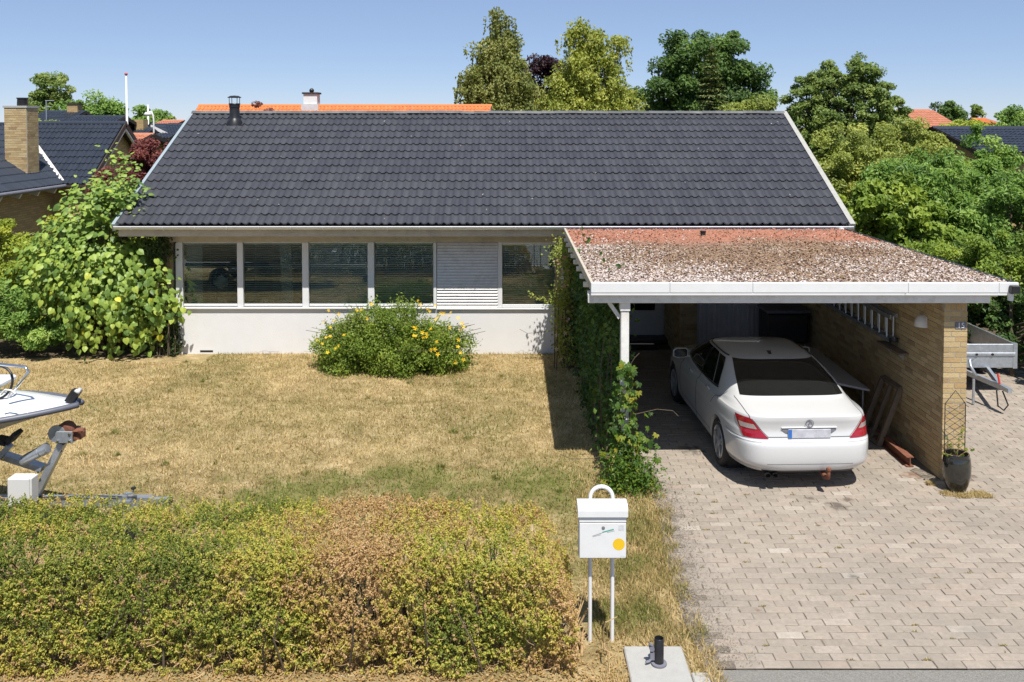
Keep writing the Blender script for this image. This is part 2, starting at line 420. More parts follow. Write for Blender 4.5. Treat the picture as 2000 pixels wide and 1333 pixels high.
M_PAVER = pieces('paver', [(0, (.275, .232, .190)), (.4, (.305, .260, .212)), (.75, (.33, .280, .230)), (.93, (.32, .258, .208)), (1, (.39, .345, .29))], rough=.9, bump=.5, bscale=70, stain=(.22, .195, .165), sscale=.6, slo=.48, shi=.72, samt=.8, grain=.2, spec=.3, spots=[(3.95, 10.75, .16, (.06, .045, .035)), (4.15, 10.9, .10, (.07, .05, .04)), (3.7, 10.95, .07, (.08, .06, .05)), (2.55, 12.6, .22, (.07, .06, .05)), (3.5, 9.05, .07, (.10, .09, .08)), (2.35, 8.4, .05, (.16, .08, .05)), (5.3, 11.7, .16, (.17, .09, .05))])

def sheet(name, pts, z, mat, parent=None):
    mb = MB(); mb.add([(x, y, z) for x, y in pts], [tuple(range(len(pts)))])
    return tag(mb.build(name, mat, parent), kind='structure')
sheet('ground', [(-600, -300), (600, -300), (600, 900), (-600, 900)], -.012, M_GRASSFAR)
sheet('road', [(-60, .5), (60, .5), (60, 7.5), (1.6, 7.5), (1.6, 7.02), (-60, 7.02)], -.006, M_ASPH)
# lawn: gently uneven sheet
gx, gy = np.meshgrid(np.linspace(-13, 2.3, 180), np.linspace(7.02, 18.4, 130))
gz = .012 * (fbm(gx, gy, .9, 5) - .5) * 2 + .004
edge = np.minimum(1, np.minimum((gy - 7.02) / .4, 1)); gz = gz * edge
gz = np.where(gx > np.interp(gy, [7.4, 8.2, 9.6, 10.6, 11.2, 12.2, 18], [1.72, 1.66, 1.70, 1.82, 1.80, 1.72, 1.62]) - .15, -.003, gz)
gz = np.where((gy < 7.5) & (gx > 1.62), -.02, gz)
V = np.stack([gx.ravel(), gy.ravel(), gz.ravel()], 1)
idx = np.arange(V.shape[0]).reshape(gx.shape)
F = np.stack([idx[:-1, :-1].ravel(), idx[:-1, 1:].ravel(), idx[1:, 1:].ravel(), idx[1:, :-1].ravel()], 1)

# grass blades: dry straw with greener patches, tufts along the drive
rg = np.random.default_rng(11)
def green_field(x, y):
    """how green the lawn is at a spot, 0 straw .. 1 green"""
    g = 1.5 * np.exp(-(((x + 1.2) / 2.4)**2 + ((y - 11.3) / .75)**2)) + .75 * np.exp(-(((x + 3.7) / 1.0)**2 + ((y - 10.4) / .8)**2)) \
        + .7 * np.exp(-(((x - 1.25) / .45)**2 + ((y - 9.3) / .9)**2)) + .36 * np.exp(-(((y - 9.2) / 1.3)**2)) + .3 * np.exp(-(((y - 15.0) / 3.)**2)) * .5
    f = fbm(x, y, 1.1, 21, 4); h = fbm(x, y, 4.5, 23)
    return np.clip(np.clip(g + .12, 0, 1.1) * np.clip((f - .40) * 3.2 + (h - .5) * 1.6 + .15, 0, 1), 0, 1)
lawn = tag(link('lawn', fmesh('lawn', V, F, np.clip(.85 * green_field(gx.ravel(), gy.ravel()), 0, 1)), None, M_LAWN, True), kind='structure')
def drive_left(y):
    return np.interp(y, [7.4, 8.2, 9.6, 10.6, 11.2, 12.2, 18], [1.72, 1.66, 1.70, 1.82, 1.80, 1.72, 1.62])
def blades(n, xr, yr, keep, h, w, seed, tone_fn, zb=.008):
    rg = np.random.default_rng(seed)
    x = rg.uniform(*xr, n); y = rg.uniform(*yr, n)
    k = keep(x, y, rg); x, y = x[k], y[k]; n = len(x)
    a = rg.uniform(0, 2*np.pi, n); ln = rg.uniform(*h, n); lean = rg.uniform(.2, 1.25, n); b = a + rg.normal(0, .7, n)
    w_ = w * rg.uniform(.6, 1.3, n)
    P = np.stack([x, y, np.full(n, zb)], 1)
    s = np.stack([np.cos(a), np.sin(a), 0*a], 1) * w_[:, None]
    tip = P + np.stack([np.cos(b+1.57)*np.sin(lean)*ln, np.sin(b+1.57)*np.sin(lean)*ln, np.cos(lean)*ln], 1)
    V = np.stack([P - s, P + s, tip], 1).reshape(-1, 3)
    t = np.repeat(np.clip(tone_fn(x, y, rg), .001, 1), 3)
    return V, np.arange(3*n).reshape(-1, 3), t
M_BLADE = leafmat('grass_blade', [(0, (.62, .48, .26)), (.22, (.50, .37, .17)), (.42, (.32, .25, .10)), (.62, (.21, .205, .06)), (1, (.15, .19, .038))], trans=.25, rough=.7, tint=(1.1, 1.1, .7), spec=.15)
V, F, t = blades(190000, (-10, 2.1), (8.3, 18.1), lambda x, y, r: (x < drive_left(y) - .02) & (r.random(len(x)) < .55 + .45 * fbm(x, y, 5, 3)) & ~((x < -4.2) & (y > 17.3) & (x < -6)),
                 (.025, .075), .0062, 12, lambda x, y, r: .20 + .70 * green_field(x, y) + r.normal(0, .16, len(x)) - .9 * (fbm(x, y, .9, 8, 4) - .5))
tag(link('grass', fmesh('grass', V, F, t), None, M_BLADE), 'short dry straw-coloured grass with greener patches covering the lawn', 'grass', kind='stuff')
V, F, t = blades(26000, (.75, 2.15), (7.25, 11.7), lambda x, y, r: (x < drive_left(y) + .06 + .16 * (fbm(x, y, 6, 4) - .3)) & ~((x > .95) & (x < 1.53) & (y < 7.8)) & (r.random(len(x)) < (.25 + 1.1 * (fbm(x, y, 2.2, 31) > .45))),
                 (.03, .12), .005, 13, lambda x, y, r: .15 + .75 * (fbm(x, y, 2.2, 31) - .3) * 1.6 * (y > 7.9) + r.normal(0, .14, len(x)))
tag(link('verge_grass', fmesh('verge_grass', V, F, t), None, M_BLADE), 'longer tufts of straw and green grass beside the mailbox and drive', 'grass', kind='stuff')
rg = np.random.default_rng(77)
def clumps_f(cs, flat=1.0):
    def k(x, y, r):
        d = np.full(len(x), 9.)
        for cx, cy, rr in cs: d = np.minimum(d, np.hypot(x - cx, (y - cy) * flat) / rr)
        return d < r.random(len(x))**.6 * 1.4
    return k
weedspots = [(float(rg.uniform(-6.5, .8)), float(rg.uniform(9.5, 17.6)), float(rg.uniform(.02, .06))) for _ in range(45)]
V, F, t = blades(500000, (-7, 1), (9, 18), clumps_f(weedspots), (.03, .09), .006, 14, lambda x, y, r: .75 + r.normal(0, .15, len(x)))
tag(link('lawn_weeds', fmesh('lawn_weeds', V, F, t), None, M_BLADE), 'small scattered green weed tufts growing through the dry lawn', 'weeds', kind='stuff')

# driveway: sand bed with pavers laid in running bond, rows across the drive
PL, PWD = .247, .108
ys = np.linspace(7.5, 18.3, 40)
bed = [(float(drive_left(y)) - .05, float(y)) for y in ys] + [(9.6, 18.3), (9.6, 7.5)]
drive = sheet('driveway', bed, .006, M_SAND)
def paver_shape(sx, sy, sz):
    c = .004
    x, y = sx / 2, sy / 2
    vs = [(-x,-y,0),(x,-y,0),(x,y,0),(-x,y,0),(-x,-y,sz-c),(x,-y,sz-c),(x,y,sz-c),(-x,y,sz-c),(-x+c,-y+c,sz),(x-c,-y+c,sz),(x-c,y-c,sz),(-x+c,y-c,sz)]
    fs = [(0,1,5,4),(1,2,6,5),(2,3,7,6),(3,0,4,7),(4,5,9,8),(5,6,10,9),(6,7,11,10),(7,4,8,11),(8,9,10,11)]
    return np.array(vs), np.array(fs)
pv, pf = paver_shape(PL - .0075, PWD - .0075, .0135)
paver_me = fmesh('paver', pv, pf); paver_me.materials.append(M_PAVER)
rg = np.random.default_rng(5)
spots = []
for r in range(100):
    y = 7.5 + (r + .5) * PWD
    if y > 18.2: break
    off = (r % 2) * PL / 2 + rg.normal(0, .008)
    x = 1.3 + off
    while x < 9.5:
        if x - PL / 2 > drive_left(y) - .06 + .09 * rg.random() and not (5.60 < x + PL/2 and x - PL/2 < 5.92 and y > 11.5):
            spots.append((x + rg.normal(0, .002), y + rg.normal(0, .002), rg.normal(0, .0016), rg.normal(0, .008), rg.normal(0, .006), rg.normal(0, .006)))
        x += PL
def in_view(x, y): return x < y * .572 + .3
near = [s for s in spots if in_view(s[0], s[1])][:300]
nearset = set(id(s) for s in near)
for s in near:
    o = bpy.data.objects.new('paver', paver_me); COL.objects.link(o); o.parent = drive
    o.location = (s[0], s[1], s[2]); o.rotation_euler = (s[4], s[5], s[3])
rest = [s for s in spots if id(s) not in nearset]
a = np.array(rest)
ca, sa = np.cos(a[:, 3]), np.sin(a[:, 3])
X = pv[None, :, 0] * ca[:, None] - pv[None, :, 1] * sa[:, None] + a[:, 0:1]
Y = pv[None, :, 0] * sa[:, None] + pv[None, :, 1] * ca[:, None] + a[:, 1:2]
Z = pv[None, :, 2] + a[:, 2:3] + pv[None, :, 0] * a[:, 5:6] + pv[None, :, 1] * a[:, 4:5]
V = np.stack([X, Y, Z], 2).reshape(-1, 3)
F = (pf[None] + (np.arange(len(a)) * len(pv))[:, None, None]).reshape(-1, 4)
tag(link('pavers', fmesh('pavers', V, F), drive, M_PAVER), kind='stuff')
# grit and moss lying over the pavers along the lawn side
rg = np.random.default_rng(9)
n = 9000
y = rg.uniform(7.5, 11.5, n); x = drive_left(y) + np.abs(rg.normal(0, .20, n)) - .05
c = np.stack([x, y, np.full(n, .018)], 1); s = rg.uniform(.002, .007, n)
V = np.concatenate([c[:, None] + s[:, None, None] * np.array([[-1, -.8, 0], [1, -.6, 0], [.7, 1, 0], [0, 0, 1.1]])[None]], 1).reshape(-1, 3)
q = np.arange(n)[:, None] * 4
F = np.concatenate([q + [0, 1, 3], q + [1, 2, 3], q + [2, 0, 3]])
M_GRIT = pieces('grit', [(0, (.14, .12, .095)), (.7, (.24, .205, .165)), (1, (.34, .30, .25))], rough=.95, bump=.1)
tag(link('grit', fmesh('grit', V, F), None, M_GRIT), 'loose grit and dirt lying along the lawn edge of the paved drive', 'grit', kind='stuff')
# joints overgrown with little weeds
jw = [(float(rg.uniform(1.9, 5.0)), 7.5 + PWD * int(rg.integers(1, 40)), float(rg.uniform(.012, .04))) for _ in range(60)]
V, F, t = blades(420000, (1.8, 5.2), (7.5, 12), clumps_f(jw, 3.5), (.010, .03), .004, 15, lambda x, y, r: .45 + r.normal(0, .25, len(x)), zb=.014)
tag(link('joint_weeds', fmesh('joint_weeds', V, F, t), None, M_BLADE), 'tiny weeds and straw sprouting from the joints between the pavers', 'weeds', kind='stuff')
# kerb stones along the road in front of the hedge
kerb = tag(MB().box((-9, 7.02, -.004), (.90, 7.20, .010)).build('kerb', M_SAND), kind='structure')
x = -9.0
while x < .85:
    x1 = min(x + .78, .9)
    MB().cbox((x + .004, 7.025, 0), (x1 - .004, 7.195, .045 + rg.normal(0, .003)), .008).build('kerb_stone', M_CONC, kerb); x += .79
sheet('planting_bed', [(-13, 17.5), (-7.0, 17.7), (-6.9, 18.1), (-6.9, 19), (-13, 19)], .018, M_EARTH)
sheet('planting_bed', [(9.6, 13.2), (12.5, 13.8), (13.5, 30), (9.6, 30)], .004, M_EARTH)
# ------------------------------------------------------------------ bricks and roofs
cube_me = fmesh('brick', *[np.array(a) for a in (
    [(-.5,-.5,-.5),(.5,-.5,-.5),(.5,.5,-.5),(-.5,.5,-.5),(-.5,-.5,.5),(.5,-.5,.5),(.5,.5,.5),(-.5,.5,.5)],
    [(0,3,2,1),(4,5,6,7),(0,1,5,4),(1,2,6,5),(2,3,7,6),(3,0,4,7)])])
CUBE_V = np.array([v.co[:] for v in cube_me.vertices]); CUBE_F = np.array([p.vertices[:] for p in cube_me.polygons])
cube_me.materials.append(M_BRICK)
def put_bricks(parent, items, limit=300, name='brick', me=cube_me, mat=M_BRICK):
    """items: (centre, size) in world; the first ones become objects, the others one joined part"""
    off = wloc(parent)
    for c, s in items[:limit]:
        o = bpy.data.objects.new(name, me); COL.objects.link(o); o.parent = parent
        o.location = Vector(c) - off; o.scale = s
    rest = items[limit:]
    if rest:
        C = np.array([c for c, s in rest]) - np.array(off); S = np.array([s for c, s in rest])
        V = (CUBE_V[None] * S[:, None] + C[:, None]).reshape(-1, 3)
        F = (CUBE_F[None] + (np.arange(len(rest)) * 8)[:, None, None]).reshape(-1, 4)
        tag(link(name + 'work', fmesh(name + 'work', V, F), parent, mat), kind='stuff')
def courses(axis, fixed, u0, u1, z0, z1, rng, thick=.03, ch=.0667, bl=.238, joint=.010, header=None):
    """running bond on a plane; axis 'x': bricks run along X on plane Y=fixed, 'y': along Y on plane X=fixed"""
    out = []
    n = int(round((z1 - z0) / ch)); ch = (z1 - z0) / n
    for k in range(n):
        u = u0 - (bl * (.5 if k % 2 else 0.0)) - (0.0 if k % 4 < 2 else bl * .25)
        while u < u1:
            a, b = max(u, u0), min(u + bl, u1)
            if b - a > .03:
                L = b - a - joint; j = rng.normal(0, .0007)
                zc = z0 + (k + .5) * ch
                c = ((a + b) / 2, fixed + j, zc) if axis == 'x' else (fixed + j, (a + b) / 2, zc)
                s = (L, thick, ch - joint) if axis == 'x' else (thick, L, ch - joint)
                out.append((c, s))
            u += bl
    return out
def tile_profile(x, wave=.15, amp=.021):
    t = np.asarray(x) / wave * 2 * np.pi
    return amp * (np.cos(t) + .28 * np.cos(2 * t))
def roof_tile_mesh(name, W=.30, L=.345, lift=.024, n=14, wave=.15, amp=.019):
    x = np.linspace(0, W + .004, n + 1); z = tile_profile(x, wave, amp) + .004 * (x / W)
    lo = np.stack([x, 0*x, z + lift], 1); hi = np.stack([x, 0*x + L, z], 1); lip = np.stack([x, 0*x + .002, z + lift - .024], 1)
    V = np.concatenate([lo, hi, lip]); m = n + 1
    F = [(i, i+1, m+i+1, m+i) for i in range(n)] + [(2*m+i, 2*m+i+1, i+1, i) for i in range(n)]
    return V, np.array(F)
def basis(u, v):
    u = np.array(u, float); v = np.array(v, float); u /= np.linalg.norm(u); v /= np.linalg.norm(v)
    return u, v, np.cross(u, v)
def tile_sheet(o, u, v, W, L, tw=.30, row=.333, seed=0, keep=None, n=8, wave=.15):
    """a whole slope of lapped tiles as one mesh (for tiles too small or too many to pick apart)"""
    tv, tf = roof_tile_mesh('t', tw, row + .03, n=n, wave=wave); u, v, w = basis(u, v); rg = np.random.default_rng(seed)
    nc, nr = int(round(W / tw)), int(math.ceil(L / row))
    pts = []
    for r in range(nr):
        for c in range(nc):
            p = np.array(o) + u * c * tw + v * min(r * row, L - row)
            if keep is None or keep(p + u * tw / 2 + v * row / 2): pts.append(p + w * rg.normal(0, .002))
    pts = np.array(pts)
    loc = tv[:, 0:1] * u + tv[:, 1:2] * v + tv[:, 2:3] * w
    V = (loc[None] + pts[:, None]).reshape(-1, 3)
    F = (tf[None] + (np.arange(len(pts)) * len(tv))[:, None, None]).reshape(-1, 4)
    return V, F
def add_sheet(name, VF, mat, parent, kind=None, smooth=True):
    V, F = VF
    o = link(name, fmesh(name, V - np.array(wloc(parent)), F), parent, mat, smooth)
    o.data.set_sharp_from_angle(angle=R(35))
    if kind: tag(o, kind=kind)
    return o

# ------------------------------------------------------------------ the bungalow
house = thing('bungalow', 'long low bungalow with dark tiled roof, white base wall and a row of windows', 'house', (0, 18, 0))
WY = 17.95                      # front wall plane
EY, EZ, RY, RZ = 17.36, 2.70, 21.75, 4.905   # tile edge at the eave, ridge
EX0, EX1 = -7.72, 6.58
pitch = math.atan2(RZ - EZ, RY - EY); SL = math.hypot(RZ - EZ, RY - EY)
rg = np.random.default_rng(3)
def slope_pt(x, s, h=0.0): return Vector((x, EY, EZ)) + Vector(slope_v) * s + Vector(slope_w) * h
# roof deck: front and back slopes as solid slabs under the tiles
deck = MB()
back_y, back_z = RY + (RY - EY), EZ
for (ya, za, yb, zb) in ((EY + .03, EZ - .035, RY, RZ - .035), (back_y, back_z - .035, RY, RZ - .035)):
    deck.add([(EX0 + .05, ya, za), (EX1 - .05, ya, za), (EX1 - .05, yb, zb), (EX0 + .05, yb, zb),
              (EX0 + .05, ya, za - .09), (EX1 - .05, ya, za - .09), (EX1 - .05, yb, zb - .09), (EX0 + .05, yb, zb - .09)],
             [(0,1,2,3),(7,6,5,4),(0,4,5,1),(1,5,6,2),(2,6,7,3),(3,7,4,0)])
roof = deck.build('roof', M_DARK, house)
tvv, tff = roof_tile_mesh('roof_tile')
tile_me = fmesh('roof_tile', tvv, tff); tile_me.materials.append(M_TILE)
tile_me.polygons.foreach_set('use_smooth', np.ones(len(tile_me.polygons), bool)); tile_me.set_sharp_from_angle(angle=R(35))
NC, NR = 47, 15
tw = (EX1 - EX0 - .10) / NC; row = SL / NR
slope_u = np.array([1., 0, 0]); slope_v = np.array([0, math.cos(pitch), math.sin(pitch)]); slope_w = np.array([0, -math.sin(pitch), math.cos(pitch)])
off = np.array(wloc(roof)); count = 0; rest = []
for r in range(NR):
    for c in range(NC):
        p = np.array([EX0 + .05 + c * tw, EY, EZ]) + slope_v * r * row + slope_w * (rg.normal(0, .0020))
        if count < 282:
            o = bpy.data.objects.new('roof_tile', tile_me); COL.objects.link(o); o.parent = roof
            o.location = Vector(p - off); o.rotation_euler = (pitch + rg.normal(0, .0035), rg.normal(0, .0035), rg.normal(0, .003)); o.scale = (tw / .30, 1, 1)
            count += 1
        else: rest.append(p)
rest = np.array(rest)
loc = tvv[:, 0:1] * tw / .30 * slope_u + tvv[:, 1:2] * slope_v + tvv[:, 2:3] * slope_w
V = (loc[None] + rest[:, None] - off).reshape(-1, 3); F = (tff[None] + (np.arange(len(rest)) * len(tvv))[:, None, None]).reshape(-1, 4)
o = tag(link('upper_roof_tiles', fmesh('upper_roof_tiles', V, F), roof, M_TILE, True), kind='stuff'); o.data.set_sharp_from_angle(angle=R(35))
# twigs, husks and droppings lying on the tiles
n_ = 34; sx_ = rg.uniform(EX0 + .2, EX1 - .2, n_); ss_ = rg.random(n_)**.8 * (SL - .2) + .1; dv = []
for a_, s_ in zip(sx_, ss_):
    p_ = slope_pt(a_, s_, .062); an = rg.uniform(0, 3.14); ll_ = rg.uniform(.008, .028); ww_ = rg.uniform(.003, .007)
    for q1, q2 in ((-1, -1), (1, -1), (1, 1), (-1, 1)):
        dv.append(p_ + Vector(slope_u) * (q1 * ll_ * math.cos(an) - q2 * ww_ * math.sin(an)) + Vector(slope_v) * (q1 * ll_ * math.sin(an) + q2 * ww_ * math.cos(an)))
M_DEBRIS = pieces('roof_debris', [(0, (.30, .22, .14)), (.5, (.45, .40, .33)), (1, (.60, .58, .54))], bump=.05)
tag(link('roof_debris', fmesh('roof_debris', np.array([v[:] for v in dv]) - off, np.arange(4 * n_).reshape(-1, 4)), roof, M_DEBRIS), kind='stuff')
# back slope tiles (seen only from the side)
add_sheet('rear_roof_tiles', tile_sheet((EX1 - .05, back_y, back_z), (-1, 0, 0), (0, -math.cos(pitch), math.sin(pitch)), EX1 - EX0 - .1, SL, n=4), M_TILE, roof, 'stuff')
# ridge tiles: short half barrels lapping one another
nr_ = 44; rl = (EX1 - EX0) / nr_
mb = MB(); seg = 8
vs = []
for j, (xx, rr) in enumerate(((-.02, .118), (rl + .012, .108))):
    for k in range(seg + 1):
        t = math.pi * (.08 + .84 * k / seg); vs.append((xx, math.cos(t) * rr, math.sin(t) * rr * .72))
for j, (xx, rr) in enumerate(((-.02, .098),)):
    for k in range(seg + 1):
        t = math.pi * (.08 + .84 * k / seg); vs.append((xx, math.cos(t) * rr, math.sin(t) * rr * .72))
fs = [(k, k + 1, seg + 2 + k, seg + 1 + k) for k in range(seg)] + [(2*seg+2+k, 2*seg+3+k, k + 1, k) for k in range(seg)]
mb.add(vs, fs); ridge_me = bpy.data.meshes.new('ridge_tile'); ridge_me.from_pydata(mb.v, [], mb.f); ridge_me.materials.append(M_RIDGE)
ridge_me.polygons.foreach_set('use_smooth', np.ones(len(ridge_me.polygons), bool)); ridge_me.set_sharp_from_angle(angle=R(50))
for k in range(nr_):
    o = bpy.data.objects.new('ridge_tile', ridge_me); COL.objects.link(o); o.parent = roof
    o.location = Vector((EX0 + k * rl, RY, RZ - .028 + rg.normal(0, .003))) - Vector(off); o.rotation_euler = (rg.normal(0, .01), rg.normal(0, .008), rg.normal(0, .006))
# verges
def slope_pt(x, s, h=0.0): return Vector((x, EY, EZ)) + Vector(slope_v) * s + Vector(slope_w) * h
def verge(x0, x1, top, mat, name):
    m = MB()
    for sgn in (0, 1):
        P = []
        for x in (x0, x1):
            for s, h in ((-.06, -.12), (-.06, top), (SL + .02, top), (SL + .02, -.12)):
                p = slope_pt(x, s, h)
                if sgn: p = Vector((p.x, 2 * RY - p.y, p.z))
                P.append(p)
        m.add(P, [(0,1,2,3),(7,6,5,4),(0,4,5,1),(1,5,6,2),(2,6,7,3),(3,7,4,0)])
    return m.build(name, mat, house)
verge(EX0 - .045, EX0 + .02, .035, M_VERGE_L, 'verge_trim')
verge(EX1 - .03, EX1 + .075, .045, M_VERGE, 'verge_board')
# gutter: half-round trough with rolled front edge and brackets
def trough(m, x0, x1, y, z, r=.06, n=8):
    for rr, flip in ((r, 0), (r - .006, 1)):
        vs = []
        for x in (x0, x1):
            for k in range(n + 1):
                t = math.pi * (1 + k / n); vs.append((x, y + rr * math.cos(t), z + rr * math.sin(t)))
        m.add(vs, [(k, k+1, n+2+k, n+1+k) for k in range(n)])
    m.tube([(x0, y - r, z + .004), (x1, y - r, z + .004)], .011, 8)
gm = MB(); trough(gm, EX0 + .02, EX1 + .02, EY - .055, EZ - .045)
gutter = gm.build('gutter', M_ALU, house, True, angle=40)
for x in np.arange(EX0 + .35, EX1, .62):
    b = MB()
    pts = [(x, EY - .055 + .066 * math.cos(math.pi * (1 + k / 8)), EZ - .045 + .066 * math.sin(math.pi * (1 + k / 8))) for k in range(9)]
    for p, q in zip(pts[:-1], pts[1:]): b.bar(p, q, .022, .006, up=(1, 0, 0))
    b.build('gutter_bracket', M_ALU, gutter)
em = MB().lathe([(.0, -.05), (.055, -.05), (.06, .0), (.055, .10), (0, .10)], (at(1640, 448, EY - .02).x, EY - .16, EZ - .115), 16, 'y')
em.build('downpipe_elbow', M_WHITE, gutter, True, angle=40)
# fascia and soffit
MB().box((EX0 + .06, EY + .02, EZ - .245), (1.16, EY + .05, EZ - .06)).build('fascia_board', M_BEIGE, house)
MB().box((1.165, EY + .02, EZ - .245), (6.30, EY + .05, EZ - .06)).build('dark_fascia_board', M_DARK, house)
MB().box((6.305, EY - .03, EZ - .26), (6.56, EY + .05, EZ - .07)).build('fascia_end', M_WHITE, house)
MB().box((EX0 + .06, EY + .055, EZ - .245), (1.10, WY - .01, EZ - .222)).build('soffit', M_BEIGE, house)
# walls
HX0, HX1 = -7.12, 5.90
wallm = MB()
wallm.box((HX0 - .006, WY - .006, 0), (-6.83, WY + .30, 2.46))           # front left brick corner core
wallm.box((HX0 - .006, WY + .301, 0), (HX0 + .30, 25.4, 2.46))
wallm.box((HX0 + .301, 25.1, 0), (HX1 - .012, 25.4, 2.46))
wallm.box((.86, WY - .006, 0), (1.214, 19.27, 2.46))
for xa, xb in ((HX0 + .012, HX0 + .30), (HX1 - .30, HX1 - .012)):
    wallm.add([(xa, WY + .05, 2.461), (xb, WY + .05, 2.461), (xb, 25.4, 2.461), (xa, 25.4, 2.461), (xa, RY, 4.60), (xb, RY, 4.60)],
          [(0,1,5,4),(3,2,5,4),(0,3,4),(1,2,5),(0,1,2,3)])
brickwall = wallm.build('brick_wall', M_MORTAR, house)
rb = np.random.default_rng(8)
items = courses('x', WY + .004, HX0, -6.83, 0, 2.46, rb) + courses('y', HX0 + .004, WY + .02, 21.0, 0, 2.46, rb) + courses('x', WY + .004, .86, 1.20, 0, 2.46, rb) + courses('y', 1.204, WY + .02, 19.3, 0, 2.46, rb)
put_bricks(brickwall, items, 70)
# white rendered base wall, slightly uneven at the foot
ba = MB().box((-6.82, WY, -.05), (.855, WY + .22, .935)).build('base_wall', M_PLASTER, house)
MB().box((-6.30, WY - .003, .035), (-6.04, WY + .02, .075)).build('air_vent', M_BLACK, ba)
for k, (x0, L) in enumerate(((-4.2, .9), (-5.2, .5), (.05, .35), (-1.2, .55))):
    xs = np.linspace(x0, x0 + L, 9); ck = MB()
    pp = [(x, WY - .0005, .055 + .03 * math.sin(3 * i + k) * math.sin(i * 1.7)) for i, x in enumerate(xs)]
    ck.tube(pp, .0035, 4); ck.build('crack', M_BEIGE, ba)
# header boards over the windows
MB().box((-7.05, WY - .035, 2.272), (1.02, WY + .05, 2.452)).build('header_board', M_BEIGE, house)
# windows
def wx(px): return at(px, 535, WY).x
ZT, ZB = 2.268, 1.005
def window(pxl, pxr, frame_w=.05, tilt=.15, seed=0, nslat=27, label=None, casement=False):
    x0, x1 = wx(pxl), wx(pxr)
    fr = MB()
    if casement:
        for a, b in (((x0-.055, WY-.012, ZB-.06), (x0, WY+.05, ZT)), ((x1, WY-.012, ZB-.06), (x1+.055, WY+.05, ZT))): fr.cbox(a, b, .005)
        fr.cbox((x0 + .001, WY-.012, ZB-.06), (x1 - .001, WY+.05, ZB), .005); fr.cbox((x0 + .001, WY-.012, ZT-.05), (x1 - .001, WY+.05, ZT), .005)
        z0, z1 = ZB, ZT - .05
    else:
        fr.cbox((x0 + .002, WY + .02, ZB - .035), (x1 - .002, WY + .06, ZB + .012), .004)
        fr.cbox((x0 + .002, WY + .02, ZT - .02), (x1 - .002, WY + .06, ZT), .004)
        for xa in (x0 + .002, x1 - .012): fr.box((xa, WY + .031, ZB + .005), (xa + .010, WY + .05, ZT - .012))
        z0, z1 = ZB + .012, ZT - .02
    w = fr.build('window', M_WHITE, house)
    if label: w['label'] = label
    MB().box((x0 + .003, WY + .024, z0 + .001), (x1 - .003, WY + .030, z1 - .001)).build('pane', M_GLASS, w)
    sl = MB(); rgs = np.random.default_rng(seed)
    zz = np.linspace(z0 + .02, z1 - .03, nslat)
    for z in zz:
        t = tilt + rgs.normal(0, .02); dy, dz = .019 * math.cos(t), .019 * math.sin(t); j = rgs.normal(0, .001)
        y = WY + .056
        sl.add([(x0 + .02, y - dy, z - dz + j), (x1 - .02, y - dy, z - dz - j), (x1 - .02, y + dy, z + dz - j), (x0 + .02, y + dy, z + dz + j)], [(0, 1, 2, 3)])
    sl.box((x0 + .015, WY + .035, z1 - .03), (x1 - .015, WY + .075, z1 - .004))
    b = sl.build('blind', M_BLIND, w)
    cd = MB()
    for f in (.2, .5, .8): cd.tube([(x0 + (x1 - x0) * f, WY + .036, z0), (x0 + (x1 - x0) * f, WY + .036, z1)], .0022, 4)
    cd.build('blind_cord', M_BLIND, w)
    return w
window(357.5, 463, tilt=.22, seed=1); window(475.5, 590, tilt=.34, seed=2); window(603.5, 718, tilt=.75, seed=3); window(731.5, 846, tilt=.55, seed=4)
window(981, 1096, tilt=.5, seed=5, casement=True)
for a, b in ((343.5, 357), (463.5, 475), (590.5, 603), (718.5, 731), (846.5, 852.5)):
    MB().cbox((wx(a), WY - .015, ZB - .05), (wx(b), WY + .065, ZT), .006).build('mullion', M_WHITE, house)
sill = MB(); sill.cbox((wx(343), WY - .055, ZB - .083), (wx(852), WY + .03, ZB - .052), .006); sill.cbox((wx(853), WY - .05, ZB - .095), (wx(1106), WY + .03, ZB - .066), .006)
sill.build('window_sill', M_WHITE, house)
# louvred panel
px0, px1 = wx(853.5), wx(972)
lp = MB().box((px0, WY + .03, ZB - .06), (px1, WY + .05, ZT)).build('louvre_panel', M_BEIGE, house)
nb = 22; bh = (ZT - ZB + .06) / nb
for k in range(nb):
    z = ZB - .06 + k * bh; m = MB(); j = rg.normal(0, .002)
    m.add([(px0, WY - .014 + j, z + .003), (px1, WY - .014 + j, z + .003), (px1, WY + .018, z + bh - .012), (px0, WY + .018, z + bh - .012), (px0, WY + .029, z + .003), (px1, WY + .029, z + .003), (px1, WY + .029, z + bh - .012), (px0, WY + .029, z + bh - .012)],
          [(0,1,2,3),(7,6,5,4),(0,4,5,1),(1,5,6,2),(2,6,7,3),(3,7,4,0)])
    m.build('slat', M_WHITE_OLD, lp)
MB().cbox((wx(972.5), WY - .01, ZB - .06), (wx(976.5), WY + .05, ZT), .003).build('panel_stop', M_WHITE, house)
# room behind the windows
rm = MB(); X0, X1, Y0, Y1 = -6.80, .85, WY + .25, 23.5
rm.add([(X0, Y0, .02), (X1, Y0, .02), (X1, Y1, .02), (X0, Y1, .02)], [(0, 1, 2, 3)])
rm.build('room_floor', M_FLOORIN, house)
rm = MB(); rm.box((X0, Y1, 0), (X1, Y1 + .05, 2.45)); rm.box((X0 - .02, Y0, 0), (X0, Y1, 2.45)); rm.box((X1, Y0, 0), (X1 + .01, Y1, 2.45)); rm.box((X0, Y0 - .2, 2.455), (X1, Y1, 2.46)); rm.box((-3.4, 20.4, 0), (-3.3, 23.4, 2.4))
rm.box((X0, WY + .221, .02), (X1, WY + .24, .93))
rm.build('room_wall', M_ROOM, house)
MB().box((X0, WY + .10, .936), (X1, WY + .34, .965)).build('inner_sill', M_WHITE, house)
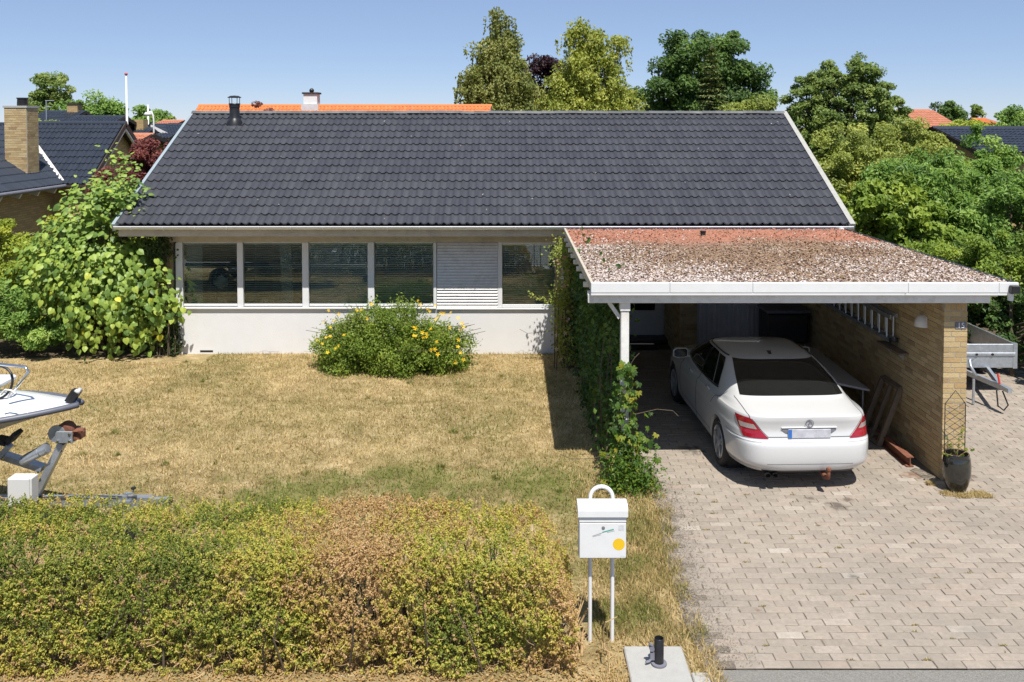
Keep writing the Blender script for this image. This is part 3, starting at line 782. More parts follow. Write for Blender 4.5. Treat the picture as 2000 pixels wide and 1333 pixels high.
# pleated curtain in the left window
cx0, cx1 = wx(357), wx(389); n = 60
cv = []
for i in range(n + 1):
    x = cx0 + (cx1 - cx0) * i / n; y = WY + .22 + .03 * math.sin(i * 1.25)
    cv += [(x, y, .97), (x + .0, y, 2.25)]
MB().add(cv, [(2*i, 2*i+2, 2*i+3, 2*i+1) for i in range(n)]).build('curtain', M_CURTAIN, house, True)
cv = []
for i in range(31):
    x = wx(540) + (wx(562) - wx(540)) * i / 30; y = WY + .24 + .03 * math.sin(i * 1.3)
    cv += [(x + .05, y, .97), (x, y, 2.25)]
MB().add(cv, [(2*i, 2*i+2, 2*i+3, 2*i+1) for i in range(30)]).build('curtain', M_CURTAIN, house, True)
# flue on the roof near the ridge
fp = slope_pt(at(457, 250, 21.2).x, SL - .55)
flue = MB(); flue.lathe([(.20, -.10), (.20, -.02), (.135, .10), (.12, .13), (.115, .36), (.125, .37), (.125, .44), (.11, .45), (.0, .45)], fp, 24)
flue = flue.build('flue', M_BLACK, house, True, angle=40)
cap = MB().lathe([(.155, .60), (.16, .612), (.10, .645), (.0, .655)], fp, 24); cap.build('flue_cap', M_BLACK, flue, True, angle=40)
fs_ = MB()
for k in range(6):
    t = k * math.pi / 3 + .3; fs_.tube([fp + Vector((.115*math.cos(t), .115*math.sin(t), .44)), fp + Vector((.12*math.cos(t), .12*math.sin(t), .61))], .008, 6)
fs_.lathe([(.125, .44), (.14, .45), (.125, .47)], fp, 24); fs_.build('flue_strut', M_BLACK, flue)
MB().lathe([(.30, -.13), (.25, -.08), (.20, -.06)], fp, 20).build('flue_flashing', M_TILE, flue, True)
# entrance recess and utility front behind the carport
UY = 17.45
rec = MB()
rec.box((1.22, 19.285, 0), (3.29, 19.55, 2.46)); rec.box((3.295, UY - .006, 0), (3.62, 19.55, 2.46))
ent = rec.build('entrance_wall', M_MORTAR, house)
put_bricks(ent, courses('y', 3.305, UY, 19.3, 0, 2.46, rb) + courses('x', UY + .004, 3.30, 3.63, 0, 2.46, rb) + courses('x', 19.295, 1.2, 3.3, 0, 2.46, rb), 200)
door = MB()
dx0, dx1, dy = 2.34, 3.25, 19.26
for a, b in (((dx0, dy-.05, .06), (dx0 + .16, dy, 2.12)), ((dx1 - .16, dy-.05, .06), (dx1, dy, 2.12)), ((dx0 + .161, dy-.05, .06), (dx1 - .161, dy, .62)), ((dx0 + .161, dy-.05, 1.98), (dx1 - .161, dy, 2.12))): door.cbox(a, b, .006)
door = door.build('front_door', M_WHITE, house)
MB().box((dx0 + .162, dy - .03, .621), (dx1 - .162, dy - .02, 1.979)).build('door_pane', M_CARGLASS, door)
MB().tube([(dx1 - .07, dy - .055, 1.06), (dx1 - .07, dy - .10, 1.06), (dx1 - .20, dy - .10, 1.06)], .01, 8).build('door_handle', M_CHROME, door)
dfm = MB(); dfm.box((dx0 - .07, dy - .03, 0), (dx0 - .003, dy + .03, 2.2)); dfm.box((dx1 + .003, dy - .03, 0), (dx1 + .05, dy + .03, 2.2)); dfm.box((dx0 - .07, dy - .03, 2.125), (dx1 + .05, dy + .03, 2.2)); dfm.build('door_frame', M_WHITE, house)
MB().box((1.21, 18.75, 0), (3.29, 19.29, .09)).build('doorstep', M_BLACK, house)
# ribbed sliding panel
pxa, pxb = 3.635, 4.86
rp = MB().box((pxa, UY + .02, .03), (pxb, UY + .05, 2.40)).build('ribbed_door', M_RIBBED, house)
nr2 = 13
for k in range(nr2):
    x = pxa + (k + .5) * (pxb - pxa) / nr2
    MB().add([(x - .032, UY + .019, .03), (x - .016, UY - .012, .03), (x + .016, UY - .012, .03), (x + .032, UY + .019, .03), (x - .032, UY + .019, 2.4), (x - .016, UY - .012, 2.4), (x + .016, UY - .012, 2.4), (x + .032, UY + .019, 2.4)],
             [(0,1,5,4),(1,2,6,5),(2,3,7,6),(0,3,2,1),(4,5,6,7)]).build('rib', M_RIBBED, rp)
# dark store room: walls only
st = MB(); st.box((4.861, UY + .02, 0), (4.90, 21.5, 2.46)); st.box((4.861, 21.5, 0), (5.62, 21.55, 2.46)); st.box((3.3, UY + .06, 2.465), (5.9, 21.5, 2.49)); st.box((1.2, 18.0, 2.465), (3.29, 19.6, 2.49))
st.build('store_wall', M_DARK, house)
# ------------------------------------------------------------------ carport
carport = thing('carport', 'white-trimmed flat carport with gravel roof, timber post and yellow brick side wall', 'carport', (3.7, 11.5, 0))
CX0, CX1, CY0, CY1, CZ = 1.0, 6.42, 11.28, 17.20, 2.615
rc = np.random.default_rng(42)
WX0, WX1, PY = 5.62, 5.90, 11.55
rf = MB().box((CX0 + .03, CY0 + .06, CZ - .13), (CX1 - .03, CY1, CZ - .004)).build('roof', M_WHITE_OLD, carport)
# roof covering: felt with shingle and moss, as loose chips on a coloured sheet
def shingle_mat():
    m, nt, p, out = newmat('roof_felt'); L = nt.links.new
    geo = nd(nt, 'ShaderNodeNewGeometry')
    n1 = nd(nt, 'ShaderNodeTexNoise', i_Scale=1.1, i_Detail=8.0, i_Roughness=.7); L(geo.outputs['Position'], n1.inputs['Vector'])
    r = ramp(nt, [(.35, (.20, .12, .085)), (.55, (.27, .18, .12)), (.7, (.33, .25, .20))]); L(n1.outputs[0], r.inputs[0])
    # reddish felt bared towards the house
    sep = nd(nt, 'ShaderNodeSeparateXYZ'); L(geo.outputs['Position'], sep.inputs[0])
    n2 = nd(nt, 'ShaderNodeTexNoise', i_Scale=.9, i_Detail=6.0); L(geo.outputs['Position'], n2.inputs['Vector'])
    a = nd(nt, 'ShaderNodeMath', operation='MULTIPLY_ADD', i_1=3.2, i_2=-1.6); L(n2.outputs[0], a.inputs[0])
    b = nd(nt, 'ShaderNodeMath', operation='ADD'); L(a.outputs[0], b.inputs[0]); L(sep.outputs[1], b.inputs[1])
    mr = nd(nt, 'ShaderNodeMapRange', i_1=14.6, i_2=15.9, i_3=0.0, i_4=1.0); L(b.outputs[0], mr.inputs[0])
    mx = nd(nt, 'ShaderNodeMix', data_type='RGBA'); mx.inputs[7].default_value = (.39, .16, .095, 1)
    L(mr.outputs[0], mx.inputs[0]); L(r.outputs[0], mx.inputs[6]); L(mx.outputs[2], p.inputs['Base Color'])
    p.inputs['Roughness'].default_value = .95
    n3 = nd(nt, 'ShaderNodeTexNoise', i_Scale=40.0, i_Detail=6.0); L(geo.outputs['Position'], n3.inputs['Vector'])
    bp = nd(nt, 'ShaderNodeBump', i_Strength=.8, i_Distance=.02); L(n3.outputs[0], bp.inputs['Height']); L(bp.outputs[0], p.inputs['Normal'])
    return m
M_FELT = shingle_mat()
MB().box((CX0 + .02, CY0 + .05, CZ - .0035), (CX1 - .02, CY1 - .005, CZ + .004)).build('roof_felt', M_FELT, rf)
n = 75000
x = rc.uniform(CX0 + .03, CX1 - .03, n); y = CY0 + .06 + rc.random(n) * (CY1 - CY0 - .07)
redz = np.clip((y + 3.2 * fbm(x, y, .9, 51) - 1.6 - 14.75) / 1.1, 0, 1)
mid = np.clip(1.45 - np.hypot((x - 4.0) / 2.0, (y - 14.6) / 2.3), 0, 1)
whiteness = np.clip(.74 - .78 * mid + .9 * (fbm(x, y, 1.3, 61) - .5), 0, 1)
keep = rc.random(n) < (1 - .75 * redz) * (.55 + .45 * whiteness)
x, y, whiteness, redz = x[keep], y[keep], whiteness[keep], redz[keep]; n = len(x)
s = rc.uniform(.006, .016, n); tilt = rc.normal(0, .35, (n, 2)); a = rc.uniform(0, 6.28, n)
q = np.array([[-1, -.7], [.9, -1], [1.1, .6], [-.5, .9]])
ca, sa = np.cos(a), np.sin(a)
dx = (q[None, :, 0] * ca[:, None] - q[None, :, 1] * sa[:, None]) * s[:, None]; dy = (q[None, :, 0] * sa[:, None] + q[None, :, 1] * ca[:, None]) * s[:, None]
dz = dx * tilt[:, 0:1] + dy * tilt[:, 1:2]
base = np.stack([x[:, None] + dx, y[:, None] + dy, CZ + .010 + rc.random((n, 1)) * .012 + dz], 2)
tone = np.where(rc.random(n) < whiteness, rc.uniform(.55, 1, n), rc.uniform(.01, .45, n)); tone = np.where(rc.random(n) < redz * .8, .005, tone)
M_CHIP = leafmat('roof_shingle', [(0, (.34, .17, .115)), (.02, (.17, .10, .06)), (.25, (.28, .19, .115)), (.45, (.34, .25, .185)), (.6, (.42, .345, .30)), (1, (.58, .51, .475))], trans=0.0, rough=.95, spec=.2)
V = base.reshape(-1, 3) - np.array(wloc(rf)); F = np.arange(4 * n).reshape(-1, 4)
tag(link('roof_shingle', fmesh('roof_shingle', V, F, np.repeat(tone, 4)), rf, M_CHIP), kind='stuff')
MB().lathe([(.05, 0), (.05, .075), (.06, .08), (.06, .09), (0, .09)], (at(1373, 461, 16.2).x, 16.2, CZ), 14).build('roof_vent', M_BLACK, rf, True, angle=40)
# front trim in lengths, with a second drip strip, and the beam under it
xs = [CX0, 2.0, 3.05, 5.02, 6.17, CX1]
for a, b in zip(xs[:-1], xs[1:]):
    MB().cbox((a + .0015, CY0, CZ - .10), (b - .0015, CY0 + .048, CZ + .030), .005).build('roof_trim', M_WHITE, carport)
for a, b in ((CX0, 4.98), (4.983, CX1 - .06)):
    MB().cbox((a, CY0 + .006, CZ - .135), (b, CY0 + .052, CZ - .101), .004).build('drip_strip', M_WHITE, carport)
MB().cbox((CX0 - .03, CY0 + .07, CZ - .245), (CX1 - .32, CY0 + .16, CZ - .132), .006).build('front_beam', M_WHITE_OLD, carport)
for sx, x in ((0, CX0), (1, CX1 - .04)):
    MB().cbox((x, CY0 + .053, CZ - .085), (x + .04, CY1, CZ + .025), .004).build('roof_trim', M_BEIGE if sx == 0 else M_BLACK, carport)
# stepped rafter ends showing on the left side
for k in range(9):
    y = CY0 + .30 + k * .66
    MB().cbox((CX0 - .018, y, CZ - .205), (CX1 - .10, y + .05, CZ - .135), .004).build('rafter', M_WHITE_OLD, carport)
dp = MB().cbox((CX1 - .13, CY0 - .075, CZ - .10), (CX1 - .02, CY0 - .001, CZ - .0), .008).build('outlet_box', M_BLACK, carport)
MB().tube([(CX1 - .09, CY0 + .02, CZ - .11), (CX1 - .09, CY0 + .03, CZ - .20)], .035, 12).build('outlet_pipe', M_WHITE, dp, True, angle=40)
# post with cap block and brace
pX, pY = 1.45, 11.46
MB().cbox((pX - .052, pY - .052, 0), (pX + .052, pY + .052, CZ - .36), .006).build('post', M_WHITE_OLD, carport)
MB().cbox((pX - .065, pY - .065, CZ - .359), (pX + .065, pY + .065, CZ - .246), .006).build('post_cap', M_WHITE_OLD, carport)
MB().bar((pX - .20, pY + .02, CZ - .26), (pX - .06, pY + .02, CZ - .46), .05, .05).build('brace', M_WHITE_OLD, carport)
# brick side wall ending in a pier
wall = MB().box((WX0 - .006, PY - .001, 0), (WX1 + .006, 25.3, 2.365)).build('brick_wall', M_MORTAR, carport)
front = []
ch = 2.225 / 33
pat = [(.47,), (.24,), (.72,), (.47,), (.30,), (.76,)]
for k in range(33):
    cuts = [WX0 - .0165] + [WX0 + f * (WX1 - WX0) for f in pat[k % 6]] + [WX1 + .0165]
    for a, b in zip(cuts[:-1], cuts[1:]):
        front.append((((a + b) / 2, PY + .02 + rc.normal(0, .0005), (k + .5) * ch), (b - a - .011, .05, ch - .011)))
for a, b in zip(np.linspace(WX0, WX1, 5)[:-1], np.linspace(WX0, WX1, 5)[1:]):
    front.append((((a + b) / 2, PY + .02, 2.225 + .07), (b - a - .011, .05, .128)))
side = courses('y', WX0 + .004, PY + .05, 18.3, 0, 2.225, rc, ch=ch)
y = PY + .05
while y < 17.4:
    side.append(((WX0 + .004, y + .03, 2.295), (.03, .056, .128))); y += .0675
side.sort(key=lambda i: i[0][1])
outer = courses('y', WX1 - .004, PY + .05, 25.2, 0, 2.36, rc)
put_bricks(wall, front + side + outer, 300)

# ------------------------------------------------------------------ things on and by the carport wall
lp = at(1796, 626, 12.12); lx = WX0 - .012
lamp = thing('wall_lamp', 'white half-dome lamp on the carport side wall beside the pier', 'lamp', (lx, lp.y, lp.z - .08))
m = MB(); prof = [(0.0, .16), (.045, .155), (.08, .13), (.105, .08), (.118, .0), (.110, -.002)]
vs = []; n = 18
for r_, z_ in prof:
    for k in range(n + 1):
        t = math.pi * (.5 + k / n); vs.append((r_ * 1.05 * math.cos(t), r_ * math.sin(t), z_))
m.add(vs, [(i*(n+1)+k, i*(n+1)+k+1, (i+1)*(n+1)+k+1, (i+1)*(n+1)+k) for i in range(len(prof) - 1) for k in range(n)])
m.build('lamp_shade', M_TAN, lamp, True, local=True)
MB().box((-.004, -.10, .0), (.010, .10, .14)).build('back_plate', M_TAN, lamp, local=True)
MB().lathe([(0, .02), (.03, .03), (.035, .07), (.02, .10)], (-.05, 0, 0), 12).build('bulb', M_GLASS, lamp, True, local=True)
nz = at(1876, 636, PY).z; nx = at(1876, 636, PY).x
num = thing('house_number', 'dark plate with the number 15 on the front of the brick pier', 'number plate', (nx, PY - .006, nz))
MB().cbox((-.072, -.006, -.045), (.072, .006, .045), .003).build('plate', M_INK, num, local=True)
def text_part(name, txt, size, loc, mat, parent, rx=90, depth=.002):
    cu = bpy.data.curves.new(name, 'FONT'); cu.body = txt; cu.size = size; cu.extrude = depth; cu.align_x = 'CENTER'; cu.align_y = 'CENTER'
    to = bpy.data.objects.new(name, cu); COL.objects.link(to)
    bpy.context.view_layer.update()
    me = bpy.data.meshes.new_from_object(to.evaluated_get(bpy.context.evaluated_depsgraph_get()))
    bpy.data.objects.remove(to)
    me.transform(Matrix.Rotation(R(rx), 4, 'X'))
    o = link(name, me, parent, mat); o.location = loc
    return o
text_part('digits', '15', .10, (0, -.0085, 0), M_WHITE, num)
# ladders hung on the wall: two sections, one behind the other
def ladder(x, y0, y1, zlo, zhi, label):
    t = thing('ladder', label, 'ladder', (x, (y0 + y1) / 2, zlo), group='ladders hung on the carport wall')
    for z in (zlo, zhi):
        MB().box((x - .012, y0, z - .03), (x + .012, y1, z + .03)).build('rail', M_STEEL, t)
    for y in np.arange(y0 + .12, y1 - .05, .27):
        MB().tube([(x, y, zlo + .02), (x, y, zhi - .02)], .016, 8).build('rung', M_STEEL, t)
    MB().box((x - .014, y0 - .02, zlo - .03), (x + .014, y0 + .012, zlo + .03)).build('end_cap', M_RUBBER, t)
ladder(WX0 - .11, 12.95, 16.4, 1.50, 1.84, 'front aluminium ladder section hung flat along the shaded carport wall')
ladder(WX0 - .06, 12.85, 16.2, 1.53, 1.88, 'rear aluminium ladder section hung against the carport wall behind the other')
hk = MB()
sh = thing('wall_shelf', 'short weathered board shelf bracketed to the wall below the ladder ends', 'shelf', (WX0 - .1, 12.75, 1.33))
MB().box((WX0 - .17, 12.55, 1.385), (WX0 - .012, 13.3, 1.41)).build('board', M_WOOD, sh)
for y in (12.7, 13.15): MB().prism([(WX0 - .013, 1.384), (WX0 - .14, 1.384), (WX0 - .013, 1.27)], y, y + .02).build('bracket', M_STEEL, sh)
# clutter along the wall
tb = thing('work_table', 'grey sloping table standing between the car and the brick wall', 'table', (5.2, 14, 0))
m = MB(); m.add([(4.93, 13.45, .70), (4.93, 13.45, .73), (4.95, 15.9, .73), (4.95, 15.9, .70), (5.42, 13.45, .60), (5.42, 13.45, .63), (5.44, 15.9, .63), (5.44, 15.9, .60)], [(0,1,2,3),(7,6,5,4),(0,4,5,1),(1,5,6,2),(2,6,7,3),(3,7,4,0)])
m.build('table_top', M_RIBBED, tb)
for x_, y_, z_ in ((4.98, 13.6, .69), (5.38, 13.6, .605), (4.98, 15.7, .69), (5.38, 15.7, .605)): MB().tube([(x_, y_, .014), (x_, y_, z_)], .016, 6).build('leg', M_STEEL, tb)
fr = thing('wooden_frame', 'old wooden frame leaning against the brick wall by the car', 'frame', (5.45, 13.0, 0))
A = [Vector((5.28, 12.75, .02)), Vector((5.28, 13.35, .02)), Vector((5.58, 13.35, .85)), Vector((5.58, 12.75, .85))]
for i in range(4): MB().bar(A[i], A[(i + 1) % 4], .05, .07, up=(1, 0, .3)).build('rail', M_WOOD, fr)
MB().bar((A[0] + A[1]) / 2, (A[2] + A[3]) / 2, .04, .05, up=(1, 0, .3)).build('slat', M_WOOD, fr)
gr = thing('storage_cart', 'black covered garden cart standing at the dark back of the carport', 'cart', (5.15, 16.9, 0))
MB().cbox((4.75, 16.55, .55), (5.52, 17.15, 1.12), .03).build('bin', M_BLACK, gr)
MB().cbox((4.72, 16.52, 1.121), (5.55, 17.18, 1.18), .02).build('lid', M_INK, gr)
for x, y in ((4.8, 16.6), (5.47, 16.6), (4.8, 17.1), (5.47, 17.1)): MB().box((x - .02, y - .02, .03), (x + .02, y + .02, .55)).build('leg', M_INK, gr)
MB().box((4.8, 16.6, .40), (5.47, 17.1, .43)).build('shelf', M_INK, gr)
rbm = thing('steel_beam', 'rusty steel beam lying on the pavers along the foot of the wall', 'beam', (5.42, 12.4, 0))
x = 5.38
MB().box((x - .05, 11.95, .022), (x + .05, 13.0, .032)).build('flange', M_RUST, rbm); MB().box((x - .05, 11.95, .145), (x + .05, 13.0, .155)).build('flange', M_RUST, rbm); MB().box((x - .006, 11.95, .0325), (x + .006, 13.0, .1445)).build('web', M_RUST, rbm)
mat_ = MB().cbox((2.05, 18.2, .022), (3.0, 18.7, .045), .006).build('door_mat', M_RUBBER); tag(mat_, 'black rubber doormat in front of the white entrance door', 'doormat')
# glazed pot with wire trellis and a small climber
pc = Vector((5.63, 11.20, .022))
pot = thing('plant_pot', 'tall black glazed pot standing at the foot of the brick pier', 'pot', pc)
MB().lathe([(0, .0), (.105, 0), (.115, .01), (.145, .10), (.168, .22), (.17, .32), (.158, .42), (.146, .45), (.150, .465), (.144, .475), (.130, .47), (.128, .44), (.135, .40), (0, .40)], (0, 0, 0), 32).build('pot_body', M_POT, pot, True, local=True, angle=50)
MB().lathe([(0, .402), (.133, .401)], (0, 0, 0), 20).build('pot_soil', M_SOIL, pot, local=True)
tr = thing('wire_trellis', 'rusty wire trellis with pointed top stuck in the black pot', 'trellis', pc + Vector((0, .06, .40)))
t0, t1, hh = -.13, .13, .68
fm = MB(); fm.tube([(t0, 0, -.02), (t0, 0, hh), (0, 0, hh + .17), (t1, 0, hh), (t1, 0, -.02)], .0055, 6); fm.build('frame', M_BLACK, tr, local=True)
for k in range(9):
    z = -.02 + k * .09
    w1 = MB(); w1.tube([(t0, .003, z), (t1, .003, min(z + .18, hh + .02))], .003, 5); w1.build('wire', M_BLACK, tr, local=True)
    if z + .18 < hh + .1: w2 = MB(); w2.tube([(t1, -.003, z), (t0, -.003, min(z + .18, hh))], .003, 5); w2.build('wire', M_BLACK, tr, local=True)
# ------------------------------------------------------------------ white saloon car
# every height of the body is a rounded outline: rear y, front y, half width, squareness, height at the rear and at the front, dip
RINGS = np.array([
 # r     f     w     n    zr    zf   dip
 (.36, 4.30, .66, 5.0, .215, .215, .0),
 (.12, 4.50, .82, 5.0, .235, .205, .0),
 (.05, 4.56, .860, 5.0, .275, .25, .0),
 (.012, 4.58, .874, 6.6, .37, .36, .0),
 (.000, 4.58, .882, 6.6, .50, .46, .0),
 (.006, 4.58, .885, 6.6, .595, .53, .0),
 (.030, 4.57, .885, 6.6, .635, .565, .0),
 (.058, 4.55, .885, 6.6, .66, .60, .0),
 (.075, 4.53, .884, 6.6, .72, .65, .0),
 (.082, 4.50, .878, 6.4, .775, .69, .0),
 (.074, 4.46, .872, 6.2, .845, .73, .005),
 (.062, 4.42, .864, 6.0, .905, .765, .010),
 (.060, 4.37, .852, 5.8, .944, .79, .015),
 (.085, 4.28, .840, 5.6, .956, .82, .035),
 (.24, 4.05, .822, 5.2, .985, .88, .055),
 (.45, 3.60, .812, 5.2, 1.018, .97, .085),
 (.57, 3.42, .800, 5.2, 1.045, 1.01, .095),
 (.82, 3.21, .752, 5.2, 1.180, 1.13, .06),
 (1.06, 3.02, .694, 5.0, 1.275, 1.245, .02),
 (1.29, 2.84, .632, 4.8, 1.360, 1.345, .0),
 (1.44, 2.73, .585, 4.6, 1.400, 1.392, .0),
 (1.66, 2.55, .48, 4.0, 1.424, 1.420, .0),
 (1.90, 2.32, .25, 3.2, 1.438, 1.438, .0),
 (2.05, 2.16, .05, 2.5, 1.441, 1.441, .0)])
RINGS[17:, 4:6] = 1.045 + (RINGS[17:, 4:6] - 1.045) * .82
def ring(v):
    v = np.clip(v, 0, len(RINGS) - 1.0001); i = int(v); t = v - i
    p0, p1, p2, p3 = RINGS[max(i-1, 0)], RINGS[i], RINGS[i+1], RINGS[min(i+2, len(RINGS)-1)]
    m1 = (p2 - p0) / 2; m2 = (p3 - p1) / 2
    lim = lambda m, d: np.where(m * d <= 0, 0, np.sign(d) * np.minimum(np.abs(m), 2.2 * np.abs(d)))
    d0, d1, d2 = p1 - p0, p2 - p1, p3 - p2
    m1 = lim(lim(m1, d1), d0) if i > 0 else d1
    m2 = lim(lim(m2, d1), d2) if i + 2 < len(RINGS) else d1
    t2, t3 = t*t, t*t*t
    return (2*t3-3*t2+1)*p1 + (t3-2*t2+t)*m1 + (-2*t3+3*t2)*p2 + (t3-t2)*m2
def cpt(v, phi):
    """phi 0 = middle of the rear, pi/2 = right side, pi = nose, going round"""
    r, f, w, n, zr, zf, dip = ring(v)
    yc, L = (r + f) / 2, (f - r) / 2
    s, c = math.sin(phi), math.cos(phi)
    x = w * math.copysign(abs(s)**(2/n), s); y = yc - L * math.copysign(abs(c)**(2/n), c)
    t = (y - r) / (f - r)
    z = zr + (zf - zr) * t - dip * math.sin(math.pi * t)
    if phi is not None and v > 16: y = y
    return Vector((x, y, z))
def phi_x(v, fx):
    n = ring(v)[3]; return math.asin(min(1, max(0, fx))**(n/2))
def phi_y(v, y):
    """angle on the right flank where the outline passes y"""
    r, f, w, n, *_ = ring(v); yc, L = (r + f) / 2, (f - r) / 2
    q = (yc - y) / L
    return math.acos(math.copysign(min(1, abs(q))**(n/2), q))
def cnorm(v, phi):
    e = 1e-3
    a = cpt(v + .02, phi) - cpt(v - .02, phi); b = cpt(v, phi + e) - cpt(v, phi - e)
    nrm = b.cross(a); nrm.normalize()
    p = cpt(v, phi)
    if nrm.dot(p - Vector((0, 2.2, .7))) < 0: nrm = -nrm
    return nrm
CAR_POS = Vector((3.75, 11.10, .014)); CAR_YAW = R(2.2)
car = thing('car', 'white four-door saloon car parked nose-in under the carport', 'car', CAR_POS, CAR_YAW)
def patch(name, v0, v1, p0, p1, mat, parent, off=.003, nu=20, nv=12, mirror=0, thick=0):
    """piece of the body surface between heights v0..v1 and angles p0(v)..p1(v), lifted off by off"""
    m = MB(); vs = []
    for j in range(nv + 1):
        v = v0 + (v1 - v0) * j / nv; a, b = p0(v), p1(v)
        for i in range(nu + 1):
            ph = a + (b - a) * i / nu; p = cpt(v, ph) + cnorm(v, ph) * off
            if mirror: p.x = -p.x
            vs.append(p)
    m.add(vs, [(j*(nu+1)+i, j*(nu+1)+i+1, (j+1)*(nu+1)+i+1, (j+1)*(nu+1)+i) for j in range(nv) for i in range(nu)])
    return m.build(name, mat, parent, True, local=True)
def seam(name, pts, r=.0028, parent=None, mirror=False, mat=None):
    P = []
    for v, ph in pts:
        p = cpt(v, ph) + cnorm(v, ph) * .0005
        if mirror: p.x = -p.x
        P.append(p)
    return MB().tube(P, r, 4).build(name, mat or M_SEAM, parent or car, local=True)
# body shell with wheel arches cut out
NV, NP = 110, 128
m = MB(); vs = []
vv = np.linspace(0, len(RINGS) - 1, NV)
for v in vv:
    for k in range(NP):
        # spread the angles so that flat sides and corners both get enough points
        ph = 2 * math.pi * k / NP; ph = ph - .19 * math.sin(4 * ph) / 1.0
        vs.append(cpt(v, ph))
fs = [(i*NP+k, i*NP+(k+1) % NP, (i+1)*NP+(k+1) % NP, (i+1)*NP+k) for i in range(NV - 1) for k in range(NP)]
fs += [tuple(range(NP))[::-1], tuple((NV-1)*NP + k for k in range(NP))]
m.add(vs, fs); body = m.build('body', M_CARPAINT, car, True, local=True)
cutters = []
AX = ((1.0, .335), (3.76, .335))
for y, z in AX:
    for s in (-1, 1):
        c = MB().lathe([(0, .56), (.352, .56), (.352, 1.0), (0, 1.0)], (0, y, z - .01), 48, 'x') if s > 0 else MB().lathe([(0, -1.0), (.352, -1.0), (.352, -.56), (0, -.56)], (0, y, z - .01), 48, 'x')
        co = c.build('cut', M_BLACK, None); bmx = bmesh.new(); bmx.from_mesh(co.data); bmesh.ops.remove_doubles(bmx, verts=bmx.verts, dist=1e-5); bmesh.ops.recalc_face_normals(bmx, faces=bmx.faces); bmx.to_mesh(co.data); bmx.free()
        co.matrix_world = Matrix.Translation(CAR_POS) @ Matrix.Rotation(CAR_YAW, 4, 'Z'); cutters.append(co)
        md = body.modifiers.new('arch', 'BOOLEAN'); md.object = co; md.operation = 'DIFFERENCE'; md.solver = 'EXACT'
bpy.context.view_layer.update()
me2 = bpy.data.meshes.new_from_object(body.evaluated_get(bpy.context.evaluated_depsgraph_get()))
body.modifiers.clear(); body.data = me2
while len(me2.materials) > 1: me2.materials.pop()
if not me2.materials: me2.materials.append(M_CARPAINT)
me2.materials[0] = M_CARPAINT
me2.polygons.foreach_set('material_index', np.zeros(len(me2.polygons), np.int32))
me2.polygons.foreach_set('use_smooth', np.ones(len(me2.polygons), bool)); me2.set_sharp_from_angle(angle=R(32))
for c in cutters: bpy.data.objects.remove(c)
# wheel wells and wheels
for y, z in AX:
    for s in (-1, 1):
        MB().lathe([(.351, .565), (.351, .80), (.345, .80), (.345, .567), (0, .567)], (0, y, z - .01), 40, 'x').build('wheel_well', M_RUBBER, car, local=True) if s > 0 else \
        MB().lathe([(.351, -.565), (.351, -.80), (.345, -.80), (.345, -.567), (0, -.567)], (0, y, z - .01), 40, 'x').build('wheel_well', M_RUBBER, car, local=True)
        w = bpy.data.objects.new('wheel', None); COL.objects.link(w); w.parent = car; w.location = (s * .765, y, .318); w.rotation_euler = (0, 0, 0 if s > 0 else math.pi)
        ty = MB().lathe([(.215, -.10), (.27, -.112), (.302, -.105), (.316, -.07), (.318, 0), (.316, .07), (.302, .105), (.27, .112), (.222, .10), (.212, .07), (.212, -.07), (.215, -.10)], (0, 0, 0), 48, 'x')
        ty.build('tyre', M_RUBBER, w, True, local=True)
        rm = MB().lathe([(.222, .098), (.214, .104), (.205, .098), (.203, .03), (.19, -.02), (0, -.03)], (0, 0, 0), 40, 'x')
        for k in range(5):
            t = 2 * math.pi * k / 5 + .3
            for d in (-.13, .13):
                a = t + d * .45; b = t + d
                p = Vector((.085, .055 * math.cos(a), .055 * math.sin(a))); q = Vector((.092, .205 * math.cos(b), .205 * math.sin(b)))
                rm.bar(p, q, .034, .03, up=(1, 0, 0))
        rm.lathe([(.06, .05), (.065, .10), (.03, .106), (0, .106)], (0, 0, 0), 20, 'x')
        rm.build('rim', M_RIM, w, True, local=True, angle=40)
        MB().lathe([(0, .015), (.14, .015), (.14, .0), (0, .0)], (0, 0, 0), 24, 'x').build('brake_disc', M_STEEL, w, local=True)
